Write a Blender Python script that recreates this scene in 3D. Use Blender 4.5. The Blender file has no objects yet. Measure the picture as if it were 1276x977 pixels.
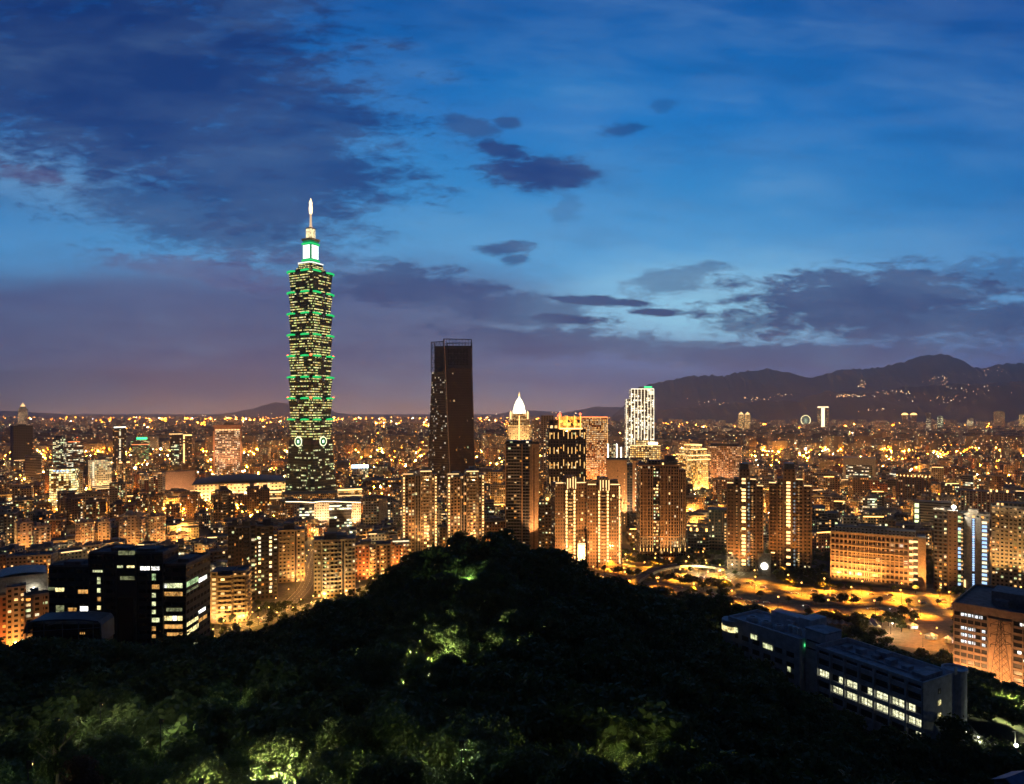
import bpy, math, random
import numpy as np
from mathutils import Vector, Matrix
SC = bpy.context.scene
COL = SC.collection
R = math.radians
F, CX, HY, CAMZ = 850.0, 638.0, 512.0, 150.0      # focal length in photo pixels, principal column, horizon row, eye height (m)

# ------------------------------------------------------------------ camera
cam = bpy.data.cameras.new('camera'); camo = bpy.data.objects.new('camera', cam); COL.objects.link(camo)
camo.location = (0, 0, CAMZ); camo.rotation_euler = (R(90), 0, 0)
cam.sensor_fit = 'HORIZONTAL'; cam.sensor_width = 36; cam.lens = 36*F/1276
cam.shift_y = (HY-488.5)/1276; cam.clip_start = 0.5; cam.clip_end = 60000
SC.camera = camo
SC.view_settings.view_transform = 'Standard'; SC.view_settings.look = 'None'
SC.view_settings.exposure = 0.0; SC.view_settings.gamma = 1.0; SC.view_settings.use_curve_mapping = False
cy = SC.cycles
cy.use_denoising = True; cy.max_bounces = 4; cy.diffuse_bounces = 2; cy.glossy_bounces = 2; cy.transmission_bounces = 2
cy.volume_bounces = 0; cy.sample_clamp_indirect = 2.0; cy.sample_clamp_direct = 0; cy.caustics_reflective = False; cy.caustics_refractive = False
cy.use_adaptive_sampling = True; cy.adaptive_threshold = 0.02
SC.render.threads_mode = 'AUTO'

def lin(c):
    return tuple((x/255/12.92 if x/255 <= .04045 else ((x/255+.055)/1.055)**2.4) for x in c)

class NT:
    """small helper over a node tree"""
    def __init__(s, nt): s.nt = nt; nt.nodes.clear()
    def node(s, t, **kw):
        n = s.nt.nodes.new(t)
        for k, v in kw.items(): setattr(n, k, v)
        return n
    def link(s, a, b): s.nt.links.new(a, b)
    def put(s, sock, v):
        if isinstance(v, bpy.types.NodeSocket): s.link(v, sock)
        else: sock.default_value = v
    def m(s, op, a, b=0.0, c=None, clamp=False):
        n = s.node('ShaderNodeMath', operation=op, use_clamp=clamp)
        s.put(n.inputs[0], a); s.put(n.inputs[1], b)
        if c is not None: s.put(n.inputs[2], c)
        return n.outputs[0]
    def mix(s, f, a, b, mode='MIX'):
        n = s.node('ShaderNodeMix', data_type='RGBA', blend_type=mode)
        s.put(n.inputs[0], f)
        for i, v in ((6, a), (7, b)):
            if isinstance(v, tuple) and len(v) == 3: v = (*v, 1)
            s.put(n.inputs[i], v)
        return n.outputs[2]
    def ramp(s, f, stops, interp='LINEAR'):
        n = s.node('ShaderNodeValToRGB'); cr = n.color_ramp; cr.interpolation = interp
        while len(cr.elements) < len(stops): cr.elements.new(0.5)
        for e, (p, c) in zip(cr.elements, stops):
            e.position = p
        for e, (p, c) in zip(cr.elements, stops):
            e.color = (*c, 1) if len(c) == 3 else c
        s.put(n.inputs[0], f); return n.outputs[0]
    def smooth(s, x, a, b, lo=0.0, hi=1.0):
        n = s.node('ShaderNodeMapRange', interpolation_type='SMOOTHSTEP')
        s.put(n.inputs[0], x); s.put(n.inputs[1], a); s.put(n.inputs[2], b); s.put(n.inputs[3], lo); s.put(n.inputs[4], hi)
        return n.outputs[0]
    def xyz(s, x, y, z=0.0):
        n = s.node('ShaderNodeCombineXYZ')
        for i, v in enumerate((x, y, z)): s.put(n.inputs[i], v)
        return n.outputs[0]
    def noise(s, vec, scale=1.0, detail=4.0, rough=.55, dist=0.0):
        n = s.node('ShaderNodeTexNoise'); s.put(n.inputs['Vector'], vec)
        n.inputs['Scale'].default_value = scale; n.inputs['Detail'].default_value = detail
        n.inputs['Roughness'].default_value = rough; n.inputs['Distortion'].default_value = dist
        return n.outputs[0]

# ------------------------------------------------------------------ dusk sky (world): direction based, so at infinity
W = bpy.data.worlds.new('World'); SC.world = W; W.use_nodes = True
t = NT(W.node_tree)
tc = t.node('ShaderNodeTexCoord'); sp = t.node('ShaderNodeSeparateXYZ'); t.link(tc.outputs['Generated'], sp.inputs[0])
yy = t.m('MAXIMUM', t.m('ABSOLUTE', sp.outputs[1]), .12)
pu = t.m('MULTIPLY_ADD', t.m('DIVIDE', sp.outputs[0], yy), F, CX)
pv = t.m('MULTIPLY_ADD', t.m('DIVIDE', sp.outputs[2], yy), -F, HY)
ra = t.m('ADD', t.m('MULTIPLY', pu, .99), t.m('MULTIPLY', pv, .12)); rb = t.m('SUBTRACT', t.m('MULTIPLY', pv, .99), t.m('MULTIPLY', pu, .12))
nz = t.noise(t.xyz(t.m('DIVIDE', pu, 210.0), t.m('DIVIDE', pv, 62.0)), 1.0, 6.0, .58, .25)
nst = t.noise(t.xyz(t.m('DIVIDE', ra, 230.0), t.m('DIVIDE', rb, 48.0), 5.1), 1.0, 7.0, .62, 0.0)
nz2 = t.noise(t.xyz(t.m('DIVIDE', pu, 60.0), t.m('DIVIDE', pv, 20.0), 3.7), 1.0, 5.0, .6, .3)
wob = t.m('MULTIPLY', t.m('SUBTRACT', nz, .5), 70.0)
wob2 = t.m('MULTIPLY', t.m('SUBTRACT', nz2, .5), 26.0)
P0 = t.xyz(pu, pv)
PW = t.xyz(t.m('ADD', pu, t.m('MULTIPLY', wob, 1.6)), t.m('ADD', t.m('ADD', pv, wob), wob2))
def ell(vec, cx, cyy, rx, ry, ang=0):
    mp = t.node('ShaderNodeMapping', vector_type='TEXTURE')
    t.link(vec, mp.inputs[0]); mp.inputs[1].default_value = (cx, cyy, 0); mp.inputs[2].default_value = (0, 0, R(ang)); mp.inputs[3].default_value = (rx, ry, 1)
    v = t.node('ShaderNodeVectorMath', operation='LENGTH'); t.link(mp.outputs[0], v.inputs[0])
    return v.outputs['Value']
vv = t.m('DIVIDE', pv, 512.0, clamp=True)
base = t.ramp(vv, [(0, lin((0, 84, 160))), (.28, lin((8, 108, 184))), (.48, lin((44, 130, 194))), (.66, lin((84, 156, 208))),
                   (.78, lin((122, 172, 208))), (.86, lin((86, 96, 142))), (.93, lin((86, 80, 114))), (1.0, lin((128, 104, 102)))])
right = t.smooth(pu, 820.0, 1330.0)
base = t.mix(t.m('MULTIPLY', right, .62), base, t.ramp(vv, [(0, lin((0, 62, 140))), (.5, lin((10, 98, 170))), (.75, lin((60, 125, 185))), (.9, lin((58, 72, 126))), (1, lin((84, 76, 100)))]))
def soft(e, k0=1.0, k1=0.0): return t.smooth(e, k0, k1)
# pale veils
for (a, amt, c) in [((40, 215, 230, 75, 12), .55, (118, 160, 195)), ((330, 305, 260, 26, 14), .35, (110, 140, 180)), ((890, 378, 290, 85, 0), .85, (142, 200, 228)),
                    ((700, 115, 200, 46, 4), .3, (44, 130, 196)), ((470, 205, 150, 110, 0), .35, (62, 140, 200)), ((560, 300, 230, 60, 5), .3, (80, 150, 200)), ((960, 330, 330, 60, -3), .35, (100, 160, 205))]:
    base = t.mix(t.m('MULTIPLY', soft(ell(PW, *a)), amt), base, lin(c))
# low violet bank
low = t.smooth(t.m('ADD', pv, t.m('MULTIPLY', wob, .8)), 305.0, 370.0)
lowx = t.smooth(pu, 760.0, 560.0)
base = t.mix(t.m('MULTIPLY', t.m('MULTIPLY', low, lowx), .93), base, t.ramp(vv, [(.55, lin((62, 80, 134))), (.72, lin((68, 76, 120))), (.86, lin((76, 75, 106))), (.95, lin((108, 94, 106))), (1, lin((140, 112, 102)))]))
dcol = t.ramp(vv, [(0, lin((6, 44, 106))), (.4, lin((12, 52, 114))), (.62, lin((26, 55, 108))), (.78, lin((34, 52, 98))), (1, lin((96, 84, 102)))])
nz3 = t.noise(t.xyz(t.m('DIVIDE', pu, 26.0), t.m('DIVIDE', pv, 9.0), 8.1), 1.0, 5.0, .65, .4)
stre = t.m('ADD', t.m('MULTIPLY', t.m('SUBTRACT', nz2, .5), 1.3), t.m('MULTIPLY', t.m('SUBTRACT', nz3, .5), 1.2))
clouds = [ # cx, cy, rx, ry, angle, amount
    (150, 95, 330, 150, 10, .92), (290, 60, 110, 130, 6, .75), (380, 190, 90, 46, 20, .8), (330, 190, 170, 130, 12, .85), (60, 30, 260, 80, 0, .6), (250, 265, 210, 48, 16, .7), (400, 145, 70, 26, 14, .8),
    (672, 214, 84, 22, 4, .98), (626, 186, 34, 12, 14, .95), (590, 160, 34, 12, 10, .7), (635, 152, 16, 8, 0, .75), (776, 160, 32, 9, -6, .65), (826, 132, 20, 8, -8, .35),
    (632, 308, 34, 10, -2, .85), (644, 322, 16, 8, -8, .7), (716, 268, 20, 22, 20, .3), (520, 362, 130, 24, 4, .8), (640, 386, 120, 20, 2, .75),
    (745, 376, 80, 6, 3, .98), (815, 389, 40, 5, 2, .98), (700, 396, 70, 9, 4, .98), (845, 350, 70, 17, -10, .55), (700, 425, 150, 26, 2, .85),
    (1085, 378, 200, 40, -4, .95), (1180, 400, 160, 34, -4, .9), (960, 398, 90, 14, -10, .8), (1230, 345, 120, 16, -4, .5), (990, 440, 330, 18, 0, .85), (860, 432, 90, 10, 4, .7)]
mask = None
for (a, b, rx, ry, an, am) in clouds:
    e = t.m('SUBTRACT', ell(PW if ry > 14 else t.xyz(t.m('ADD', pu, wob2), t.m('ADD', pv, t.m('MULTIPLY', wob2, .35))), a, b, rx*1.25, ry*1.3, an), stre)
    k = t.smooth(e, 1.02, .42, 0.0, am)
    mask = k if mask is None else t.m('MAXIMUM', mask, k)
base = t.mix(mask, base, dcol)
rose = None
for (a, b, rx, ry, an, am) in [(250, 338, 170, 22, 6, .6), (38, 218, 70, 14, 5, .6), (330, 318, 110, 14, 5, .35)]:
    k = t.smooth(t.m('SUBTRACT', ell(PW, a, b, rx, ry, an), stre), 1.0, .4, 0.0, am)
    rose = k if rose is None else t.m('MAXIMUM', rose, k)
base = t.mix(rose, base, lin((84, 78, 122)))
base = t.mix(t.m('MULTIPLY', t.smooth(nst, .50, .75), .16), base, t.mix(.55, base, lin((150, 190, 222))))
base = t.mix(t.m('MULTIPLY', t.smooth(nst, .52, .28), .38), base, t.mix(.6, base, dcol))
# long-exposure streaking of the whole veil
base = t.mix(t.m('MULTIPLY', t.smooth(nz, .36, .68), .22), base, t.mix(.5, base, lin((130, 165, 200))))
high = t.smooth(t.m('DIVIDE', sp.outputs[2], t.m('MAXIMUM', t.m('ABSOLUTE', sp.outputs[1]), .05)), .62, 1.1)   # sky overhead, out of view, dimmed to cut ambient light
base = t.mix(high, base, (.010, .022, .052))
back = t.smooth(sp.outputs[1], .12, -.25)                   # unseen sky behind the camera dimmed for the same reason
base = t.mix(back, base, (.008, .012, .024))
gain = t.m('EXPONENT', t.m('DIVIDE', .055, t.m('MAXIMUM', sp.outputs[2], .056)))   # the sky above the haze is brighter than it looks through it
base = t.mix(1.0, base, t.xyz(t.m('MULTIPLY', gain, t.smooth(pu, -100.0, 760.0, .84, 1.08)), t.m('MULTIPLY', gain, t.smooth(pu, -100.0, 760.0, .88, 1.08)), t.m('MULTIPLY', gain, t.smooth(pu, -100.0, 760.0, .92, 1.05))), 'MULTIPLY')
grd = t.smooth(sp.outputs[2], -.002, -.03)
base = t.mix(grd, base, (.035, .028, .026))
nish = t.node('ShaderNodeTexSky', sky_type='NISHITA', sun_disc=False); nish.sun_elevation = R(-4); nish.sun_rotation = R(-12)
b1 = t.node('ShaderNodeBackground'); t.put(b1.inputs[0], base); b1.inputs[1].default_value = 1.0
b2 = t.node('ShaderNodeBackground'); t.link(nish.outputs[0], b2.inputs[0]); b2.inputs[1].default_value = 0.03
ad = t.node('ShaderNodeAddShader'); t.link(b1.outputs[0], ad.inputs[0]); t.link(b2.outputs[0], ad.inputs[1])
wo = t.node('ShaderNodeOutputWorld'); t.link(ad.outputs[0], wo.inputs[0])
W.cycles.sampling_method = 'MANUAL'; W.cycles.sample_map_resolution = 512

# ------------------------------------------------------------------ geometry helpers
def PX(x, y, D):            # a point at distance D (m, along the view) seen at photo pixel x, y
    return Vector(((x-CX)/F*D, D, CAMZ-(y-HY)/F*D))
def GD(y): return CAMZ*F/(y-HY)          # distance of the plain seen at row y
def GX(x, y):
    D = GD(y); return ((x-CX)/F*D, D)

class MB:
    def __init__(s): s.v = []; s.f = []; s.uv = []; s.mi = []
    def face(s, pts, uvs=None, mi=0):
        n = len(s.v); s.v += [tuple(p) for p in pts]; s.f.append(tuple(range(n, n+len(pts))))
        s.uv += list(uvs) if uvs else [(0.0, 0.0)]*len(pts); s.mi.append(mi)
    def prism(s, bot, top, z0, z1, cw=3.2, ch=3.3, seed=0, wall=0, roof=1, cap=True):
        """frustum between two plan outlines (ccw); wall UV counts window cells along and storeys up"""
        n = len(bot); rows = max(1, round((z1-z0)/ch)); u0 = seed*37.0
        for i in range(n):
            a, b = bot[i], bot[(i+1) % n]; c, d = top[(i+1) % n], top[i]
            L = math.hypot(b[0]-a[0], b[1]-a[1]); k = max(1, round(L/cw)) if L > .6*cw else 0
            if k == 0:
                s.face([(a[0], a[1], z0), (b[0], b[1], z0), (c[0], c[1], z1), (d[0], d[1], z1)], [(u0+.02, .02)]*4, wall)
            else:
                s.face([(a[0], a[1], z0), (b[0], b[1], z0), (c[0], c[1], z1), (d[0], d[1], z1)], [(u0, 0), (u0+k, 0), (u0+k, rows), (u0, rows)], wall)
            u0 += k+11
        if cap:
            s.face([(p[0], p[1], z1) for p in top], [(p[0], p[1]) for p in top], roof)
            s.face([(p[0], p[1], z0) for p in reversed(bot)], [(p[0], p[1]) for p in bot], roof)
        return s
    def tower(s, x0, x1, y0, y1, z0, z1, **kw):
        o = [(x0, y0), (x1, y0), (x1, y1), (x0, y1)]
        return s.prism(o, o, z0, z1, **kw)
    def box(s, x0, x1, y0, y1, z0, z1, mi=0):
        if x0 > x1: x0, x1 = x1, x0
        if y0 > y1: y0, y1 = y1, y0
        p = [(x0, y0, z0), (x1, y0, z0), (x1, y1, z0), (x0, y1, z0), (x0, y0, z1), (x1, y0, z1), (x1, y1, z1), (x0, y1, z1)]
        for q in ((0, 1, 5, 4), (1, 2, 6, 5), (2, 3, 7, 6), (3, 0, 4, 7), (4, 5, 6, 7), (3, 2, 1, 0)):
            s.face([p[i] for i in q], [(0, 0), (1, 0), (1, 1), (0, 1)], mi)
        return s
    def tube(s, a, b, r0, r1=None, n=8, mi=0, cap=True):
        r1 = r0 if r1 is None else r1
        a, b = Vector(a), Vector(b); d = (b-a)
        if d.length < 1e-6: return s
        d.normalize(); x = d.cross(Vector((0, 0, 1)) if abs(d.z) < .95 else Vector((1, 0, 0))).normalized(); y = d.cross(x)
        ra = [a+(x*math.cos(2*math.pi*i/n)+y*math.sin(2*math.pi*i/n))*r0 for i in range(n)]
        rb = [b+(x*math.cos(2*math.pi*i/n)+y*math.sin(2*math.pi*i/n))*r1 for i in range(n)]
        for i in range(n):
            j = (i+1) % n; s.face([ra[j], ra[i], rb[i], rb[j]], None, mi)
        if cap: s.face(ra, None, mi); s.face(rb[::-1], None, mi)
        return s
    def lathe(s, prof, n=16, cx=0, cy=0, mi=0, sx=1, sy=1):
        for (r0, z0), (r1, z1) in zip(prof, prof[1:]):
            for i in range(n):
                a, b = 2*math.pi*i/n, 2*math.pi*(i+1)/n
                q = [(cx+r0*math.cos(a)*sx, cy+r0*math.sin(a)*sy, z0), (cx+r0*math.cos(b)*sx, cy+r0*math.sin(b)*sy, z0),
                     (cx+r1*math.cos(b)*sx, cy+r1*math.sin(b)*sy, z1), (cx+r1*math.cos(a)*sx, cy+r1*math.sin(a)*sy, z1)]
                if r0 < 1e-4: q = q[1:] if False else [q[0], q[2], q[3]]
                elif r1 < 1e-4: q = q[:3]
                s.face(q, None, mi)
        return s
    def ball(s, c, r, n=8, m=5, mi=0):
        pr = [(max(1e-5, r*math.sin(math.pi*i/m)) if 0 < i < m else 0, c[2]-r*math.cos(math.pi*i/m)) for i in range(m+1)]
        return s.lathe(pr, n, c[0], c[1], mi)
    def build(s, name, mats, parent=None, loc=None, rz=0.0, smooth=False, **props):
        me = bpy.data.meshes.new(name); me.from_pydata(s.v, [], s.f)
        uvl = me.uv_layers.new(name='UVMap'); uvl.data.foreach_set('uv', np.array(s.uv, dtype=np.float32).ravel())
        for m_ in (mats if isinstance(mats, (list, tuple)) else [mats]): me.materials.append(m_)
        nm = len(me.materials)
        me.polygons.foreach_set('material_index', np.minimum(np.array(s.mi, dtype=np.int32), nm-1))
        if smooth: me.polygons.foreach_set('use_smooth', [True]*len(s.f))
        me.update()
        o = bpy.data.objects.new(name, me); COL.objects.link(o)
        if parent: o.parent = parent
        if loc is not None: o.location = loc
        o.rotation_euler[2] = rz
        for k, v in props.items(): o[k] = v
        return o
def tag(o, label=None, cat=None, group=None, kind=None):
    if label: o['label'] = label
    if cat: o['category'] = cat
    if group: o['group'] = group
    if kind: o['kind'] = kind
    return o
def thing(name, label, cat, loc=(0, 0, 0), rz=0.0, group=None):
    o = bpy.data.objects.new(name, None); COL.objects.link(o); o.location = loc; o.rotation_euler[2] = rz; o.empty_display_size = 2
    return tag(o, label, cat, group)
KIDS = {}
def copy_tree(root, loc, rz=0.0, scale=None):
    r = root.copy(); COL.objects.link(r); r.location = loc; r.rotation_euler[2] = rz
    if scale: r.scale = scale
    for ch in KIDS.setdefault(root.name, list(root.children)):
        c = ch.copy(); COL.objects.link(c); c.parent = r
        for g in KIDS.setdefault(ch.name, list(ch.children)):
            d = g.copy(); COL.objects.link(d); d.parent = c
    return r

# ------------------------------------------------------------------ materials
MC = {}
def plain(name, col, rough=.8, metal=0.0, var=.25, scale=.6, bump=0.0):
    if name in MC: return MC[name]
    m = bpy.data.materials.new(name); m.use_nodes = True; t = NT(m.node_tree)
    g = t.node('ShaderNodeNewGeometry'); n = t.noise(g.outputs['Position'], scale, 5, .6)
    c = t.mix(t.smooth(n, .3, .7), tuple(x*(1-var) for x in col), tuple(min(1, x*(1+var)) for x in col))
    b = t.node('ShaderNodeBsdfPrincipled'); t.put(b.inputs['Base Color'], c); b.inputs['Roughness'].default_value = rough; b.inputs['Metallic'].default_value = metal
    if bump:
        bp = t.node('ShaderNodeBump'); t.put(bp.inputs['Height'], n); bp.inputs['Distance'].default_value = bump; t.link(bp.outputs[0], b.inputs['Normal'])
    o = t.node('ShaderNodeOutputMaterial'); t.link(b.outputs[0], o.inputs[0]); MC[name] = m; return m
def glow(name, col, s, sample=False):
    if name in MC: return MC[name]
    m = bpy.data.materials.new(name); m.use_nodes = True; t = NT(m.node_tree)
    e = t.node('ShaderNodeEmission'); e.inputs[0].default_value = (*col, 1); e.inputs[1].default_value = s
    o = t.node('ShaderNodeOutputMaterial'); t.link(e.outputs[0], o.inputs[0])
    m.cycles.emission_sampling = 'AUTO' if sample else 'NONE'
    MC[name] = m; return m
def room_mat(name, col, s, sc=.25):
    if name in MC: return MC[name]
    m = bpy.data.materials.new(name); m.use_nodes = True; t = NT(m.node_tree)
    g = t.node('ShaderNodeNewGeometry'); n = t.noise(g.outputs['Position'], sc, 5, .7)
    e = t.node('ShaderNodeEmission'); t.put(e.inputs[0], (*col, 1)); t.put(e.inputs[1], t.m('MULTIPLY', t.smooth(n, .3, .66, .2, 1.3), s))
    o = t.node('ShaderNodeOutputMaterial'); t.link(e.outputs[0], o.inputs[0]); m.cycles.emission_sampling = 'NONE'; MC[name] = m; return m
WARM = [(1, .36, .06), (1, .44, .10), (1, .52, .17), (1, .62, .26), (1, .78, .46), (.85, .95, .45)]
def facade(name, wall, lit=.25, mx=.22, my0=.3, my1=.82, strength=1.5, pal=WARM, run=1, glass=(.02, .025, .03), rough=.75, colprob=0.0, grough=.18, brk=.25, rowprob=0.0, hrun=1, wallvar=.18, mull=0):
    """wall with a grid of windows; each cell of the UV grid is one window, some of them lit from inside"""
    if name in MC: return MC[name]
    m = bpy.data.materials.new(name); m.use_nodes = True; t = NT(m.node_tree)
    uv = t.node('ShaderNodeUVMap', uv_map='UVMap'); s = t.node('ShaderNodeSeparateXYZ'); t.link(uv.outputs[0], s.inputs[0])
    u, v = s.outputs[0], s.outputs[1]
    fu, fv = t.m('FRACT', u), t.m('FRACT', v); iu, iv = t.m('FLOOR', u), t.m('FLOOR', v)
    inx = t.m('MULTIPLY', t.m('GREATER_THAN', fu, mx), t.m('LESS_THAN', fu, 1-mx))
    iny = t.m('MULTIPLY', t.m('GREATER_THAN', fv, my0), t.m('LESS_THAN', fv, my1))
    win = t.m('MULTIPLY', inx, iny)
    cu = t.m('FLOOR', t.m('DIVIDE', iu, float(run))) if run > 1 else iu
    cv = t.m('FLOOR', t.m('DIVIDE', iv, float(hrun))) if hrun > 1 else iv
    w = t.node('ShaderNodeTexWhiteNoise', noise_dimensions='3D'); t.link(t.xyz(cu, cv, .5), w.inputs['Vector'])
    w2 = t.node('ShaderNodeTexWhiteNoise', noise_dimensions='3D'); t.link(t.xyz(iu, iv, 7.5), w2.inputs['Vector'])
    big = t.noise(t.xyz(t.m('DIVIDE', u, 9.0), t.m('DIVIDE', v, 7.0)), 1.0, 2)
    p = t.m('MULTIPLY', t.smooth(big, .3, .7, .4, 1.7), lit)
    if colprob:
        wc = t.node('ShaderNodeTexWhiteNoise', noise_dimensions='2D'); t.link(t.xyz(iu, 3.3), wc.inputs['Vector'])
        p = t.m('ADD', p, t.m('MULTIPLY', t.m('LESS_THAN', wc.outputs['Value'], colprob), .55))
    if rowprob:
        wr = t.node('ShaderNodeTexWhiteNoise', noise_dimensions='2D'); t.link(t.xyz(t.m('FLOOR', t.m('DIVIDE', u, 24.0)), iv), wr.inputs['Vector'])
        p = t.m('ADD', p, t.m('MULTIPLY', t.m('LESS_THAN', wr.outputs['Value'], rowprob), .5))
    on = t.m('LESS_THAN', w.outputs['Value'], p)
    if run > 1: on = t.m('MULTIPLY', on, t.m('GREATER_THAN', w2.outputs['Value'], brk))
    stops = [(i/len(pal), c) for i, c in enumerate(pal)]
    sc = t.node('ShaderNodeSeparateColor'); t.link(w2.outputs['Color'], sc.inputs[0])
    ec = t.ramp(sc.outputs[1], stops, 'CONSTANT')
    curt = t.smooth(t.noise(t.xyz(t.m('MULTIPLY', u, 3.0), t.m('MULTIPLY', v, 2.0)), 2.0, 2), .25, .7, .35, 1.2)
    es = t.m('MULTIPLY', t.m('MULTIPLY', t.m('MULTIPLY', win, on), t.m('MULTIPLY', curt, t.m('MULTIPLY_ADD', sc.outputs[2], 1.3, .25))), strength)
    g = t.node('ShaderNodeNewGeometry')
    gr = t.noise(g.outputs['Position'], .09, 5, .65)
    wl = t.mix(t.smooth(gr, .3, .7), tuple(x*(1-wallvar) for x in wall), tuple(x*(1+wallvar) for x in wall))
    b = t.node('ShaderNodeBsdfPrincipled')
    t.put(b.inputs['Base Color'], t.mix(win, wl, glass))
    t.put(b.inputs['Roughness'], t.m('MULTIPLY_ADD', win, grough-rough, rough))
    t.put(b.inputs['Emission Color'], ec); t.put(b.inputs['Emission Strength'], es)
    o = t.node('ShaderNodeOutputMaterial'); t.link(b.outputs[0], o.inputs[0])
    m.cycles.emission_sampling = 'NONE'
    MC[name] = m; return m
M_roof = plain('roof_felt', (.11, .12, .14), .85, scale=.15, var=.35)
M_conc = plain('concrete', (.3, .28, .26), .85)
M_dconc = plain('dark_concrete', (.12, .11, .11), .85)
M_white = plain('white_render', (.62, .6, .56), .7)
M_steel = plain('steel', (.35, .35, .36), .45, .8)
M_dark = plain('dark_metal', (.03, .03, .035), .5, .5)
M_bark = plain('bark', (.10, .08, .06), .9, scale=3)
M_asph = plain('asphalt', (.12, .115, .11), .7, scale=.25, var=.2)
M_paint = plain('road_paint', (.75, .74, .7), .7, var=.1)
M_kerb = plain('kerb_stone', (.4, .38, .36), .8)
SOD = (1, .36, .04); GOLD = (1, .56, .18); WHT = (1, .9, .72)
G_sod = glow('sodium_lamp', (1, .46, .10), 6.0)
G_gold = glow('warm_lamp', (1, .58, .19), 3.4)
G_line = glow('roof_light', (1, .6, .24), 2.2)
G_white = glow('white_lamp', (1, .93, .8), 8.0)
G_win = glow('lit_window_warm', (1, .58, .2), 1.4)
G_amb = glow('lit_window_amber', (1, .45, .12), 1.2)
G_winw = glow('lit_window_white', (1, .86, .55), 1.5)
G_wing = glow('lit_window_green', (.72, 1, .45), 1.1)
G_blue = glow('lit_window_blue', (.4, .62, 1), 1.5)
G_red = glow('beacon_red', (1, .12, .04), 5)
G_green = glow('green_light', (.02, .7, .17), 1.1, True)

# ------------------------------------------------------------------ terrain
CP = [] # canopy control points (seen row/col at distance)
def cp(x, y, D): p = PX(x, y, D); CP.append((p.x, p.y, p.z-9.5))
for a in [(378, 775, 250), (415, 753, 248), (443, 745, 245), (474, 735, 240), (492, 718, 236), (505, 692, 234), (531, 683, 234), (558, 680, 236), (572, 669, 238), (605, 664, 240), (639, 668, 241), (320, 806, 250), (262, 812, 245), (200, 822, 235), (100, 812, 215), (0, 796, 205), (-150, 790, 200),
          (660, 675, 241), (680, 687, 240), (698, 692, 241), (722, 702, 242), (733, 714, 244), (756, 724, 248), (784, 732, 255), (808, 742, 262), (836, 743, 275), (870, 738, 290), (900, 744, 296), (945, 760, 300), (880, 790, 225),
          (930, 826, 185), (1000, 896, 165), (1060, 944, 160), (1130, 975, 158), (1190, 1010, 158),
          (600, 800, 152), (600, 850, 112), (600, 900, 80), (600, 990, 50), (620, 720, 195), (200, 880, 115), (200, 990, 60), (20, 990, 56), (50, 880, 115), (0, 820, 160), (400, 880, 104), (400, 990, 52), (400, 820, 150),
          (800, 805, 165), (800, 900, 92), (800, 990, 62), (1000, 985, 90), (900, 860, 130), (1100, 1000, 120), (740, 760, 200), (1000, 930, 125), (-200, 900, 120), (500, 760, 195)]:
    cp(*a)
for a in [(-330, 300, 28), (-250, 300, 28), (-150, 310, 30), (-170, 370, 8), (-300, 370, 8), (-60, 330, 52), (-40, 380, 20), (20, 320, 60), (60, 330, 50), (120, 330, 34), (20, 385, 22), (90, 380, 16), (160, 330, 30),
          (75, 290, 52), (90, 270, 50), (84, 245, 50), (100, 215, 49), (112, 192, 49), (110, 235, 52), (128, 200, 51), (150, 205, 48), (150, 250, 46), (165, 215, 44), (180, 260, 36), (230, 300, 16), (230, 350, 9), (300, 330, 8), (165, 180, 46), (200, 190, 42),
          (0, 0, 146), (0, 22, 138), (-40, 0, 140), (40, 0, 138), (-120, 0, 110), (120, 0, 104), (0, -60, 150), (-300, 60, 60), (300, 60, 40), (-400, 250, 22), (400, 250, 8), (-250, 200, 62), (0, -200, 110), (-200, -200, 60), (200, -200, 60)]:
    CP.append(a)
for x in range(-700, 701, 100):
    CP.append((x, 455+ (10 if x % 200 else 0), -6)); CP.append((x, 560, -6))
    CP.append((x, -400, -3))
for y in range(-300, 460, 120): CP.append((-700, y, -4)); CP.append((650, y, -4))
CPa = np.array(CP); 
def _phi(r): return r
_n = len(CPa); _A = _phi(np.linalg.norm(CPa[:, None, :2]-CPa[None, :, :2], axis=2)); _A = np.block([[_A, np.ones((_n, 1))], [np.ones((1, _n)), np.zeros((1, 1))]])
_W = np.linalg.solve(_A, np.append(CPa[:, 2], 0))
def terr(x, y):
    """ground height, arrays"""
    x = np.asarray(x, float); y = np.asarray(y, float); sh = x.shape; x = x.ravel(); y = y.ravel(); out = np.zeros(x.size)
    box = (np.abs(x) < 700) & (y > -400) & (y < 540)
    if box.any():
        q = np.stack([x[box], y[box]], 1); z = np.zeros(len(q))
        for i in range(0, len(q), 4000):
            z[i:i+4000] = _phi(np.linalg.norm(q[i:i+4000, None, :]-CPa[None, :, :2], axis=2)) @ _W[:-1] + _W[-1]
        out[box] = np.maximum(0, z)
    return out.reshape(sh)
def tz(x, y): return float(terr(np.array([x]), np.array([y]))[0])

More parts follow.
